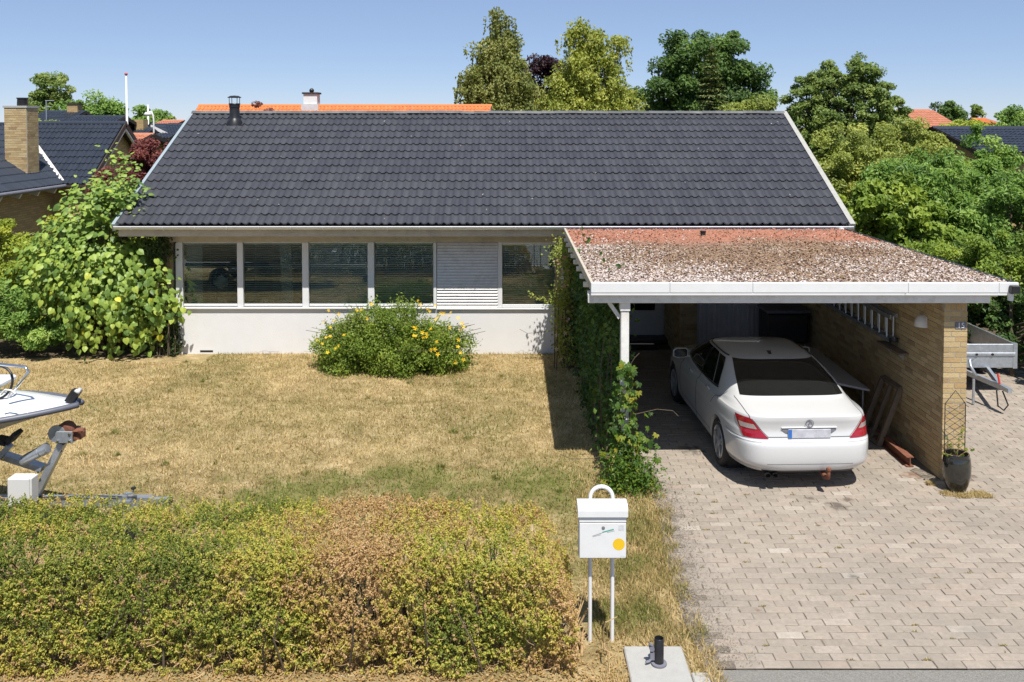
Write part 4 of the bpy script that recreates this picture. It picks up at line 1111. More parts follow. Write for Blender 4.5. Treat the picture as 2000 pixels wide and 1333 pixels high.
# glass
patch('rear_window', 16.15, 19.75, lambda v: -phi_x(v, .83 + .02 * (v - 16)), lambda v: phi_x(v, .83 + .02 * (v - 16)), M_CARGLASS, car, .004, 40, 16)
patch('windscreen', 16.2, 19.8, lambda v: math.pi - phi_x(v, .86), lambda v: math.pi + phi_x(v, .86), M_CARGLASS, car, .004, 40, 16)
def lin(a, b): return lambda v: a + (b - a) * (v - 16.2) / 3.1
rear_edge = lambda v: 1.28 + .33 * ((v - 16.2) / 3.1)**1.6
for mir in (1, 0):
    fe = lambda v: 3.12 - .42 * ((v - 16.2) / 3.1)
    patch('side_window', 16.25, 19.3, lambda v: phi_y(v, rear_edge(v) + .30), lambda v: phi_y(v, 2.16), M_CARGLASS, car, .004, 24, 12, mir)
    patch('quarter_window', 16.25, 19.2, lambda v: phi_y(v, rear_edge(v) + .02), lambda v: phi_y(v, rear_edge(v) + .27), M_CARGLASS, car, .004, 10, 12, mir)
    patch('side_window', 16.25, 19.3, lambda v: phi_y(v, 2.23), lambda v: phi_y(v, fe(v)), M_CARGLASS, car, .004, 24, 12, mir)
    patch('window_trim', 16.02, 16.22, lambda v: phi_y(v, 1.27), lambda v: phi_y(v, 3.16), M_BLACK, car, .006, 40, 3, mir)
    patch('pillar_trim', 16.23, 19.3, lambda v: phi_y(v, 2.163), lambda v: phi_y(v, 2.227), M_BLACK, car, .0035, 4, 12, mir)
    seam('roof_strip', [(19.95 + .0 * k, phi_y(19.95, 1.62 + (2.62 - 1.62) * k / 20)) for k in range(21)], .014, None, mir, M_BLACK)
    # doors: shut lines, handles
    seam('door_seam', [(2.2 + k * .7, phi_y(2.2 + k * .7, 2.19)) for k in range(21)], .004, None, mir)
    seam('door_seam', [(3.0 + k * .66, phi_y(3.0 + k * .66, 3.22 + .0 * k)) for k in range(20)], .004, None, mir)
    seam('door_seam', [(9.0 + k * .36, phi_y(9.0 + k * .36, 1.36 - .02 * k + (.16 if k > 14 else 0) * 0)) for k in range(21)], .004, None, mir)
    seam('sill_seam', [(2.9, phi_y(2.9, 1.42 + (3.30 - 1.42) * k / 20)) for k in range(21)], .003, None, mir)
    for yh in (1.62, 2.62):
        c = cpt(12.2, phi_y(12.2, yh)); nn = cnorm(12.2, phi_y(12.2, yh)); sx = -1 if mir else 1
        pts = [Vector((sx * (c.x + nn.x * d), c.y + dy, c.z - .02 + nn.z * d)) for dy, d in ((-.09, .0), (-.075, .022), (0, .034), (.075, .022), (.09, 0))]
        MB().tube(pts, [.008, .014, .015, .014, .008], 8).build('door_handle', M_CARPAINT, car, True, local=True)
    # mirror
    sx = -1 if mir else 1
    mp = Vector((sx * .93, 2.98, 1.02))
    mm = MB(); sec = [(-.115, -.055), (-.12, .05), (-.07, .085), (.08, .085), (.115, .06), (.11, -.05), (.06, -.07), (-.06, -.07)]
    vs = []
    for yy, sc in ((-.02, .96), (0, 1.0), (.06, .92), (.11, .55)):
        vs += [(mp.x + a * sc, mp.y + yy, mp.z + b * sc) for a, b in sec]
    mm.add(vs, [(j*8+i, j*8+(i+1) % 8, (j+1)*8+(i+1) % 8, (j+1)*8+i) for j in range(3) for i in range(8)] + [tuple(range(8)), tuple(range(31, 23, -1))])
    mm.bar(mp + Vector((-sx * .10, .05, -.05)), mp + Vector((-sx * .22, .05, -.07)), .05, .03)
    mo = mm.build('mirror', M_CARPAINT, car, True, local=True, angle=40)
    MB().add([(mp.x + a * .86, mp.y - .022, mp.z + b * .84) for a, b in sec], [tuple(range(8))]).build('mirror_glass', M_CARGLASS, mo, local=True)
    # tail light: red shell with a clear band, wrapping round the corner
    inn = lambda v: phi_x(v, .57 + .22 * (v - 7.5) / 3.6)
    outy = lambda v: phi_y(v, .22 + .20 * (v - 7.5) / 3.6)
    tl = patch('tail_light', 7.3, 11.3, inn, outy, M_RED, car, .007, 70, 20, mir)
    patch('clear_band', 9.15, 10.0, lambda v: inn(v) + .05, lambda v: outy(v) - .05, M_CLEAR, tl, .010, 60, 6, mir)
    patch('reflector', 3.9, 4.2, lambda v: phi_x(v, .86), lambda v: phi_x(v, .97), M_RED, car, .003, 6, 2, mir) if False else None
    seam('light_seam', [(7.5 + 3.6 * k / 12, inn(7.5 + 3.6 * k / 12) - .012) for k in range(13)], .003, None, mir)
    # head lights at the nose
    patch('head_light', 8.0, 11.0, lambda v: math.pi - phi_x(v, .96), lambda v: math.pi - phi_x(v, .62), M_CLEAR, car, .004, 12, 8, mir)
# boot lid shut line, bumper lines
for mir in (0, 1):
    seam('boot_seam', [(15.9 - k * .24, phi_x(15.9 - k * .24, .90 - .10 * (k / 20))) for k in range(21)], .0045, None, mir)
    seam('bumper_seam', [(3.0 + .0 * k, phi_x(3.0, k / 20 * .60)) for k in range(21)], .002, None, mir)
    seam('bumper_seam', [(7.0 - k * .0, phi_y(7.0, .22 + .42 * k / 12)) for k in range(13)], .002, None, mir)
seam('bumper_crease', [(5.9, -math.pi * .44 + math.pi * .88 * k / 60) for k in range(61)], .0022, mat=M_GREYST)
seam('boot_seam', [(7.6, -phi_x(7.6, .6) + 2 * phi_x(7.6, .6) * k / 30) for k in range(31)], .0045)
patch('bumper_step', 6.1, 6.7, lambda v: -math.pi * .42, lambda v: math.pi * .42, M_CARPAINT, car, .006, 60, 4)
patch('diffuser', 1.0, 2.0, lambda v: -phi_x(v, .66), lambda v: phi_x(v, .66), M_BLACK, car, .004, 30, 4)
# handle strip above the number plate, plate, emblem
yr = cpt(9.9, 0).y - .004
hs = MB(); hs.prism([(-.33, .795), (-.28, .750), (.28, .750), (.33, .795), (.33, .812), (-.33, .812)], yr - .004, yr + .03); hs.build('handle_strip', M_INK, car, local=True)
MB().cbox((-.34, yr - .014, .808), (.34, yr + .02, .822), .004).build('handle_lip', M_CARPAINT, car, local=True)
pl = MB().cbox((-.26, yr - .018, .685), (.26, yr - .006, .797), .004).build('number_plate', M_PLATE, car, local=True)
MB().box((-.258, yr - .0195, .687), (-.215, yr - .0182, .795)).build('plate_band', M_BLUE, pl, local=True)
ey, ez = cpt(11.0, 0).y - .006, .872
em = MB(); em.tube([(.046 * math.cos(t), ey - .004, ez + .046 * math.sin(t)) for t in np.linspace(0, 2*math.pi, 33)], .0045, 6, cap=False)
for k in range(3):
    t = math.pi / 2 + k * 2 * math.pi / 3
    a, b = math.cos(t), math.sin(t)
    em.add([(.045*a, ey - .004, ez + .045*b), (.010*-b, ey - .004, ez + .010*a), (-.010*-b, ey - .004, ez - .010*a), (0, ey - .010, ez)], [(0, 1, 3), (0, 3, 2), (0, 2, 1)])
em.build('emblem', M_INK, car, local=True)
# roof fin, exhaust, tow ball, wiper
MB().add([(-.022, 1.60, 1.345), (.022, 1.60, 1.345), (0, 1.80, 1.355), (0, 1.585, 1.405)], [(0, 1, 3), (1, 2, 3), (2, 0, 3), (0, 2, 1)]).build('roof_fin', M_BLACK, car, local=True)
for x in (-.50, -.41): MB().lathe([(.032, -.0), (.036, .0), (.036, .16), (.03, .16), (.03, .01)], (x, .06, .205), 16, 'y').build('exhaust_tip', M_BLACK, car, True, local=True, angle=40)
tow = MB(); tow.tube([(.19, .30, .22), (.19, .02, .20), (.19, -.06, .22), (.19, -.075, .28), (.19, -.075, .315)], [.03, .03, .026, .022, .018], 10); tow.lathe([(0, .30), (.02, .305), (.033, .33), (.025, .355), (0, .36)], (.19, -.075, 0), 14); tow.build('tow_ball', M_RUST, car, True, local=True, angle=60)

car.scale = (1.045, 1, 1)
# ------------------------------------------------------------------ boat on its trailer (bow only in view)
TY = 9.82
boat = thing('motor_boat', 'white motor boat with grey rubbing strake, its bow pointing at the hedge end', 'boat', (-6, TY, .7))
bowx = -4.80
def hull_sec(s):
    """s metres back from the bow tip: half beam, sheer height, keel height"""
    hb = .98 * (1 - math.exp(-((s + .02) / 1.15)**.88)); sh = 1.56 - .06 * min(s, 3); k = sh - .05 - .22 * s**1.6
    return hb, sh, max(k, .60)
m = MB(); NS = 40; L = 4.6; vs = []; npf = 9
for i in range(NS + 1):
    s = L * (i / NS)**1.5; hb, sh, kz = hull_sec(s)
    for j in range(npf):
        t = j / (npf - 1)
        x = bowx - s - .25 * (1 - t) * min(1, s * .0 + .0)
        yy = hb * (t**.62); zz = kz + (sh - kz) * (t**1.5)
        vs.append((x, TY - yy, zz))
fs = [(i*npf+j, i*npf+j+1, (i+1)*npf+j+1, (i+1)*npf+j) for i in range(NS) for j in range(npf - 1)]
m.add(vs, fs); m.add([(x, 2*TY - y, z) for x, y, z in vs], fs)
m.build('hull', M_HULLGREY, boat, True, angle=50)
dk = MB(); vs = []
for i in range(NS + 1):
    s = L * (i / NS)**1.5; hb, sh, kz = hull_sec(s)
    for j in range(13):
        u = -1 + 2 * j / 12; crown = (.10 + .07 * math.tanh((s - .55) * 3)) * (1 - u*u) * min(1, s / .5)
        vs.append((bowx - s, TY + hb * u * .985, sh + .012 + crown))
dk.add(vs, [(i*13+j, i*13+j+1, (i+1)*13+j+1, (i+1)*13+j) for i in range(NS) for j in range(12)])
dk.build('deck', M_GEL, boat, True, angle=60)
for s_ in (-1, 1):
    pts = []
    for i in range(NS + 1):
        s = L * (i / NS)**1.5; hb, sh, kz = hull_sec(s); pts.append((bowx - s + .015, TY + s_ * (hb + .012), sh))
    MB().tube(pts, .033, 10).build('rubbing_strake', M_RAIL, boat, True)
rl = thing('bow_rail', 'x', 'x') if False else None
br = MB(); br.tube([at(150 - 133, 776, TY - .25), at(56, 727, TY - .22), at(50, 717, TY - .2), at(0, 712, TY - .15), at(-120, 700, TY), at(-300, 700, TY)], .016, 10); br.build('bow_rail', M_CHROME, boat, True)
MB().tube([at(-140, 700, TY + .1), at(-120, 790, TY + .1)], .014, 8).build('bow_rail_post', M_CHROME, boat, True)
bw = MB(); bw.bar((bowx - .10, TY, 1.58), (bowx - .02, TY, 1.70), .08, .09); bw.build('bow_roller_bracket', M_BLACK, boat)
MB().lathe([(.0, -.035), (.032, -.035), (.02, 0), (.032, .035), (0, .035)], (bowx + .0, TY, 1.70), 14, 'y').build('bow_roller', M_TAN, boat, True)
sw = MB(); c = at(-6, 748, TY - .1); sw.tube([c + Vector((.17 * math.cos(t), .05 * math.sin(t), .17 * math.sin(t))) for t in np.linspace(0, 2*math.pi, 25)], .014, 8, cap=False); sw.build('steering_wheel', M_BLACK, boat, True)
wsb = MB().cbox((-6.35, TY - .45, 1.70), (-5.72, TY + .45, 1.765), .02).build('hatch', M_GEL, boat)
cl = MB(); cl.tube([at(2, 771, TY - .5), at(10, 762, TY - .5), at(22, 763, TY - .5), at(30, 770, TY - .5)], .012, 6); cl.build('cleat', M_TAN, boat)

bt = thing('boat_trailer', 'galvanised boat trailer with winch post, standing behind the hedge on the lawn', 'trailer', (-5, TY, 0))
MB().box((-9.5, TY - .04, .42), (-3.98, TY + .04, .52)).build('drawbar', M_STEEL, bt)
MB().box((-4.0, TY - .035, .44), (-3.78, TY + .035, .50)).build('coupling', M_STEEL, bt)
post = MB(); q = at(72, 945, TY - .05); p = at(118, 868, TY - .05)
post.bar((q.x - .04, TY, .52), (p.x, TY, p.z), .07, .10, up=(0, 1, 0)); post.build('winch_post', M_STEEL, bt)
a_, b_ = at(85, 915, TY), at(8, 890, TY)
MB().bar(a_, b_, .06, .12, up=(0, 1, 0)).build('stay', M_STEEL, bt)
wc = at(128, 850, TY - .05)
wn_ = MB().cbox((wc.x - .09, TY - .10, wc.z - .075), (wc.x + .10, TY - .09, wc.z + .055), .004); wn_.cbox((wc.x - .09, TY + .09, wc.z - .075), (wc.x + .10, TY + .10, wc.z + .055), .004); wn_.box((wc.x - .09, TY - .089, wc.z - .075), (wc.x + .10, TY + .089, wc.z - .065))
wo = wn_.build('winch', M_STEEL, bt)
MB().lathe([(0, .0), (.095, .0), (.10, .01), (.095, .02), (0, .02)], (wc.x - .08, TY - .086, wc.z + .02), 24, 'y').build('gear_cover', M_STEEL, wo, True, angle=40)
MB().lathe([(0, -.08), (.10, -.08), (.10, .08), (0, .08)], (wc.x - .03, TY, wc.z + .02), 20, 'y').build('strap_drum', M_RUST, wo, True, angle=40)
MB().tube([(wc.x + .10, TY - .08, wc.z + .05), (wc.x + .16, TY - .09, wc.z + .055), (wc.x + .24, TY - .13, wc.z + .075)], .014, 6).build('winch_crank', M_RUST, wo)
MB().box((wc.x + .08, TY - .06, wc.z - .05), (wc.x + .17, TY + .06, wc.z + .045)).build('strap', M_RUST, wo)
MB().tube([(wc.x - .08, TY - .02, wc.z - .06), (wc.x - .085, TY - .03, wc.z - .14), (wc.x - .06, TY - .03, wc.z - .20)], .012, 6).build('strap_end', M_RUST, wo)
mc = at(68, 888, TY - .10)
MB().lathe([(0, -.17), (.045, -.165), (.055, -.10), (.055, .06), (.04, .07), (.06, .075), (.06, .16), (.03, .17), (0, .17)], (0, 0, 0), 18, 'x').build('winch_motor', M_STEEL, bt, True, local=True, angle=40)
o = bpy.context.scene.objects[-1]
o = [c for c in bt.children if c.name.startswith('winch_motor')][0]; o.location = mc - wloc(bt); o.rotation_euler = (0, R(-28), 0)
vb = at(18, 858, TY - .05)
m = MB(); m.bar(vb + Vector((-.14, 0, .0)), vb + Vector((0, 0, -.03)), .16, .05); m.bar(vb + Vector((0, 0, -.03)), vb + Vector((.10, 0, .08)), .16, .05); m.build('bow_rest', M_RUBBER, bt)
MB().bar(at(20, 870, TY - .08), at(-14, 905, TY - .08), .05, .09, up=(0, 1, 0)).build('rest_arm', M_STEEL, bt)
bb = at(44, 957, TY - .30)
bx = MB().cbox((bb.x - .135, TY - .36, bb.z - .155), (bb.x + .10, TY - .20, bb.z + .145), .012).build('battery_box', M_TAN, bt)
MB().cbox((bb.x + .101, TY - .35, bb.z - .15), (bb.x + .125, TY - .21, bb.z + .14), .006).build('box_lid', M_TAN, bx)
jc = at(248, 985, TY)
jk = MB(); jk.tube([(jc.x, TY - .05, .15), (jc.x, TY - .05, jc.z + .12)], .034, 12); jk.box((jc.x - .07, TY - .09, .40), (jc.x + .07, TY - .041, .50)); jw_ = jk.build('jockey_wheel', M_STEEL, bt)
MB().tube([(jc.x, TY - .05, jc.z + .12), (jc.x + .005, TY - .05, jc.z + .145), (jc.x + .10, TY - .07, jc.z + .155), (jc.x + .105, TY - .07, jc.z + .20)], .010, 6).build('crank', M_STEEL, jw_)
MB().lathe([(0, .0), (.026, .005), (.03, .02), (0, .03)], (jc.x + .105, TY - .07, jc.z + .195), 12).build('knob', M_BLACK, jw_)
MB().lathe([(0, -.03), (.10, -.03), (.10, .03), (0, .03)], (jc.x, TY - .05, .105), 20, 'y').build('tyre', M_RUBBER, jw_)
for yy in (-.85, .85): MB().lathe([(0, -.08), (.27, -.08), (.28, 0), (.27, .08), (0, .08)], (-8.3, TY + yy, .28), 28, 'y').build('tyre', M_RUBBER, bt, True, angle=40)
MB().box((-8.35, TY - .8, .25), (-8.25, TY + .8, .33)).build('axle', M_STEEL, bt)
for yy in (-.45, .45): MB().box((-9.4, TY + yy - .04, .55), (-7.0, TY + yy + .04, .63)).build('bunk', M_RUBBER, bt)
MB().box((-7.6, TY - .5, .52), (-7.5, TY + .5, .56)).build('cross_member', M_STEEL, bt)

for bx_, bz_ in ((wc.x - .06, wc.z - .05), (wc.x + .07, wc.z - .05), (wc.x + .07, wc.z + .03), (a_.x, a_.z), (b_.x + .05, b_.z)):
    MB().lathe([(0, -.012), (.014, -.01), (.014, 0)], (bx_, TY - .105, bz_), 8, 'y').build('bolt', M_CHROME, bt)
MB().tube([(-6.2, TY - .06, .54), (-5.6, TY - .07, .55), (-5.1, TY - .06, .535), (-4.6, TY - .055, .55), (-4.15, TY - .05, .53)], .008, 5).build('light_cable', M_BLACK, bt)
MB().tube([(wc.x - .06, TY, wc.z + .10), (bowx - .35, TY, 1.22)], .008, 5).build('winch_strap', M_RUST, bt)
# ------------------------------------------------------------------ open box trailer beside the carport
X0, X1, Y0, Y1, Z0, Z1 = 7.28, 8.62, 15.25, 17.7, .50, .88
bxr = thing('box_trailer', 'galvanised open box trailer parked beyond the brick wall under the hedge', 'trailer', (8, 16, 0))
MB().box((X0, Y0, Z0), (X1, Y1, Z0 + .03)).build('floor', M_WOOD, bxr)
for nm, a, b in (('front_board', (X0, Y0 - .03, Z0 - .03), (X1, Y0, Z1)), ('tail_board', (X0, Y1, Z0 - .03), (X1, Y1 + .03, Z1)), ('side_board', (X0 - .03, Y0 - .03, Z0 - .03), (X0 - .001, Y1 + .03, Z1)), ('side_board', (X1 + .001, Y0 - .03, Z0 - .03), (X1 + .03, Y1 + .03, Z1))):
    o = MB().cbox(a, b, .006).build(nm, M_STEEL, bxr)
    if nm == 'front_board':
        MB().cbox((X0, Y0 - .05, Z0 + .18), (X1, Y0 - .031, Z0 + .235), .006).build('rib', M_STEEL, o)
        for x in (7.5, 7.95, 8.22): MB().lathe([(0, -.012), (.022, -.01), (.022, 0)], (x, Y0 - .051, Z0 + .21), 10, 'y').build('bolt', M_BLACK, o)
for x in (X0, X1): MB().box((x - .036, Y0 - .036, Z0 - .04), (x + .036, Y0 + .03, Z1 + .012)).build('corner_post', M_STEEL, bxr)
cq = at(1957, 765, 14.25)
for s_ in (-.42, .42): MB().bar((cq.x, 14.3, .42), (7.95 + s_, 15.9, .46), .05, .08).build('drawbar', M_STEEL, bxr)
cpq = MB().bar((cq.x + .02, 14.05, .42), (cq.x, 14.42, .43), .07, .07).build('coupling', M_STEEL, bxr)
MB().tube([(cq.x - .01, 14.30, .46), (cq.x - .02, 14.35, .62)], .016, 8).build('brake_lever', M_REDTIP, cpq)
MB().tube([(cq.x - .18, 14.7, .47), (cq.x - .23, 14.8, .62), (cq.x - .22, 14.85, .70), (cq.x - .15, 14.9, .71)], .025, 8).build('hand_lever', M_STEEL, bxr, True)
MB().tube([(cq.x - .02, 14.2, .38), (cq.x + .02, 14.1, .18), (cq.x - .02, 14.15, .08), (cq.x - .06, 14.25, .12), (cq.x - .06, 14.3, .36)], .012, 6).build('cable', M_BLACK, bxr)
for s_ in (X0 - .12, X1 + .12): MB().lathe([(0, -.08), (.26, -.08), (.28, 0), (.26, .08), (0, .08)], (s_, 16.6, .302), 24, 'x').build('tyre', M_RUBBER, bxr, True, angle=40)
MB().box((X0 - .1, 16.57, .27), (X1 + .1, 16.63, .33)).build('axle', M_STEEL, bxr); MB().box((7.6, 16.5, .33), (8.3, 16.7, Z0)).build('axle_mount', M_STEEL, bxr)
MB().tube([(cq.x - .25, 14.65, .022), (cq.x - .25, 14.65, .44)], .022, 8).build('support_leg', M_STEEL, bxr)
# ------------------------------------------------------------------ mailbox and neighbours at the front
mY = 7.90
mbx = thing('mailbox', 'white metal mailbox with a yellow sticker on a looped tube stand by the drive', 'mailbox', (.80, mY, 0))
s_ = 1750 / 7.98
xl, xr = .700, .900
pts = [(xl, mY, 0), (xl, mY, 1.32)] + [((xl + xr) / 2 - .10 * math.cos(t), mY, 1.32 + .10 * math.sin(t)) for t in np.linspace(0, math.pi, 13)[1:-1]] + [(xr, mY, 1.32), (xr, mY, 0)]
st = MB().tube([(p[0] + .006 * (1.4 - p[2]) * 0, p[1], p[2]) for p in pts], .018, 14); st.build('stand', M_WHITE, mbx, True, angle=60)
bx0, bx1 = .578, 1.018
fy = mY - .15
zb, zt = .835, 1.325
MB().cbox((bx0 + .012, fy + .02, zb), (bx1 - .012, mY - .019, 1.21), .006).build('box', M_WHITE, mbx)
fp = MB().cbox((bx0 + .016, fy + .008, zb + .003), (bx1 - .016, fy + .0195, 1.152), .004).build('front_flap', M_WHITE, mbx)
MB().cbox((bx0 + .012, fy + .006, 1.158), (bx1 - .012, fy + .0195, 1.204), .003).build('name_strip', M_WHITE, mbx)
MB().box((bx0 + .013, fy + .0186, 1.151), (bx1 - .013, fy + .0198, 1.159)).build('slot_shadow_strip', M_INK, mbx)  # dark strip painted in as the shadow of the slot
lid = MB(); prof = [(fy - .012, 1.212), (fy - .012, 1.268), (fy + .004, 1.296), (fy + .035, 1.312), (mY - .02, 1.318), (mY - .02, 1.212)]
lid.prism(prof, bx0, bx1, 'x'); lid.build('lid', M_WHITE, mbx)
MB().lathe([(0, -.006), (.011, -.006), (.015, -.003), (.015, 0)], (.803, fy + .0078, 1.110), 16, 'y').build('lock', M_INK, fp)
def disc(name, x, z, r, y, mat, parent):
    n = 36; MB().add([(x + r * math.cos(2*math.pi*k/n), y, z + r * math.sin(2*math.pi*k/n)) for k in range(n)], [tuple(range(n))]).build(name, mat, parent)
disc('round_sticker', .940, .962, .053, fy + .0072, M_YELLOW, fp)
yy = fy + .0070
MB().add([(.790, yy, 1.064), (.795, yy, 1.075), (.892, yy, 1.102), (.896, yy, 1.091)], [(0, 1, 2, 3)]).build('logo_stripe', M_GREEN, fp)
MB().add([(.705, yy, 1.034), (.706, yy, 1.038), (.79, yy, 1.066), (.789, yy, 1.061)], [(0, 1, 2, 3)]).build('logo_stripe', M_INK, fp)
for k in range(8):
    x = .715 + k * .0085; MB().box((x, yy - .0004, 1.030 + k * .0022), (x + .0055, yy, 1.0345 + k * .0022)).build('logo_letter', M_INK, fp)
for k in range(7):
    x = .838 + k * .0095; MB().box((x, yy - .0004, 1.066 + k * .0022), (x + .005, yy, 1.072 + k * .0022)).build('logo_letter', M_INK, fp)
MB().box((.936, yy - .0004, 1.085), (.983, yy, 1.133)).build('label_square', M_GREYST, fp)
MB().box((.952, yy - .0004, .842), (1.000, yy, .862)).build('label_square', M_GREYST, fp)
# concrete slab with pipe socket
slab = MB().cbox((.985, 7.12, -.02), (1.50, 7.77, .045), .01).build('concrete_slab', M_CONC)
tag(slab, 'speckled grey concrete slab set in the verge beside the mailbox', 'slab')
MB().cbox((1.52, 7.10, -.02), (1.70, 7.42, .02), .01)
pc = Vector((1.255, 7.50, .046))
pp = thing('pipe_socket', 'short black open pipe with a bracket standing on the concrete slab', 'pipe', pc)
MB().lathe([(.0375, .0), (.041, .0), (.041, .225), (.0365, .23), (.0355, .06), (0, .06)], (0, 0, 0), 24).build('tube', M_BLACK, pp, True, local=True, angle=50)
MB().lathe([(.041, .018), (.066, .016), (.068, .004), (.066, .0), (.041, 0)], (0, 0, 0), 24).build('collar', M_INK, pp, True, local=True, angle=50)
m = MB(); m.box((-.075, -.012, .04), (-.038, .012, .105)); m.lathe([(0, -.02), (.022, -.02), (.022, .02), (0, .02)], (-.062, 0, .14), 12, 'y'); m.tube([(-.05, 0, .14), (-.06, -.01, .17), (-.085, -.01, .185)], .012, 6); m.tube([(-.06, 0, .05), (-.085, -.01, .03), (-.115, -.02, .028)], .011, 6)
m.build('clamp', M_INK, pp, local=True)
paver2 = MB().cbox((1.515, 7.18, -.01), (1.66, 7.43, .022), .01).build('edging_stone', M_CONC); tag(paver2, 'small pale edging stone next to the concrete slab by the road', 'stone')
# cut-back shrub
rs = np.random.default_rng(19)
cs = thing('cut_shrub', 'bare cut-back shrub stump with tan branch stubs at the mailbox posts', 'shrub', (.62, 7.75, 0))
def stub(base, d, L, r, name='branch', kids=2):
    d = Vector(d).normalized(); p = [Vector(base)]
    for k in range(3):
        d = (d + Vector(rs.normal(0, .16, 3))).normalized(); p.append(p[-1] + d * L / 3)
    o = MB().tube(p, [r, r * .9, r * .8, r * .7], 7).build(name, M_DRY, cs, True, angle=60)
    if kids:
        for k in range(kids):
            dd = (d + Vector(rs.normal(0, .55, 3)) + Vector((0, 0, .35))).normalized()
            stub(p[2 if k else 3] - d * .01, dd, L * rs.uniform(.5, .8), r * .62, 'branch', kids - 1 if L > .2 else 0)
for k in range(9):
    b = Vector((.62 + rs.normal(0, .10), 7.72 + rs.normal(0, .06), .0)); a = rs.uniform(0, 6.28)
    stub(b, (math.cos(a) * .7 + .1, math.sin(a) * .5, 1.0), rs.uniform(.16, .30), rs.uniform(.010, .019))
# interior things behind the glass
def sill_pot(px, label, h=.11, r=.06):
    x = wx(px); o = MB().lathe([(0, 0), (r * .8, 0), (r, h), (r * .9, h), (r * .8, h * .8), (0, h * .8)], (x, WY + .21, .966), 18).build('sill_pot', M_TAN, None, True, angle=50)
    return tag(o, label, 'flower pot', 'pots on the window sill')
sill_pot(424, 'small low white flower pot on the sill behind the curtained left window', .07, .05)
sill_pot(511, 'white flower pot on the sill behind the second window from the left', .13, .065)
sill_pot(664, 'pale round vase on the sill behind the third window from the left', .24, .11)
lampi = thing('desk_lamp', 'tilted white lamp shade on a scrolled arm behind the left window', 'lamp', (wx(418), WY + .5, .97))
c = Vector((wx(418), WY + .55, 1.42)); m = MB().lathe([(.07, .12), (.17, -.12), (.165, -.12), (.065, .12)], (0, 0, 0), 20); o = m.build('lamp_shade', M_TAN, lampi, True, local=True); o.location = c - wloc(lampi); o.rotation_euler = (R(20), R(35), 0)
MB().tube([(wx(405), WY + .55, .97), (wx(402), WY + .55, 1.45), (wx(405), WY + .55, 1.58), (wx(412), WY + .55, 1.55), (wx(418), WY + .55, 1.46)], .01, 6).build('arm', M_STEEL, lampi, True)
# ------------------------------------------------------------------ neighbouring houses
def gable_block(t, x0, x1, yn, yf, ze, zr, roofmat, wallmat, along='x', over=.35, name_roof='roof', tiles=True, n=4, gable_trim=None, seed=1):
    """one gabled block: ridge along X between x0..x1, eaves at yn and yf (or ridge along Y with the roles swapped)"""
    ym = (yn + yf) / 2
    sw = (lambda x, y, z: (x, y, z)) if along == 'x' else (lambda x, y, z: (y, x, z))
    w = MB()
    a, b, c, d = x0 + over, x1 - over, yn + over, yf - over
    zw = ze + (zr - ze) * over / (ym - yn) - .06
    zt = zr - .10
    w.add([sw(*p) for p in ((a, c, 0), (b, c, 0), (b, d, 0), (a, d, 0), (a, c, zw), (b, c, zw), (b, d, zw), (a, d, zw), (a, ym, zt), (b, ym, zt))],
          [(0,1,5,4),(2,3,7,6),(1,2,6,9,5),(3,0,4,8,7)])
    w.build('wall', wallmat, t)
    dk = MB()
    for ya in (yn, yf):
        P = [(x0, ya, ze - .03), (x1, ya, ze - .03), (x1, ym, zr - .03), (x0, ym, zr - .03)]
        P += [(p[0], p[1], p[2] - .07) for p in P]
        dk.add([sw(*p) for p in P], [(0,1,2,3),(7,6,5,4),(0,4,5,1),(1,5,6,2),(2,6,7,3),(3,7,4,0)])
    rf = dk.build(name_roof, M_DARK, t)
    L = math.hypot(ym - yn, zr - ze)
    if tiles:
        if along == 'x':
            add_sheet('roof_tiles', tile_sheet((x0, yn, ze), (1, 0, 0), (0, ym - yn, zr - ze), x1 - x0, L, n=n, seed=seed), roofmat, rf, 'stuff')
            add_sheet('roof_tiles', tile_sheet((x1, yf, ze), (-1, 0, 0), (0, ym - yf, zr - ze), x1 - x0, L, n=n, seed=seed), roofmat, rf, 'stuff')
        else:
            add_sheet('roof_tiles', tile_sheet((yf, x0, ze), (0, 1, 0), (ym - yf, 0, zr - ze), x1 - x0, L, n=n, seed=seed), roofmat, rf, 'stuff')
            add_sheet('roof_tiles', tile_sheet((yn, x1, ze), (0, -1, 0), (ym - yn, 0, zr - ze), x1 - x0, L, n=n, seed=seed), roofmat, rf, 'stuff')
    m = MB(); m.tube([sw(x0 - .02, ym, zr - .02), sw(x1 + .02, ym, zr - .02)], .085, 8); m.build('ridge', roofmat, rf)
    for xe in (x0, x1):
        b_ = MB()
        for ya in (yn, yf): b_.bar(sw(xe, ya, ze - .06), sw(xe, ym, zr - .06), .045, .15, up=(0, 0, 1))
        b_.build('barge_board', gable_trim or M_DARK, rf)
    return rf
nh = thing('brick_house', 'yellow brick house with blue-black tiled roof and tall chimney at the left edge', 'house', (-16, 28, 0))
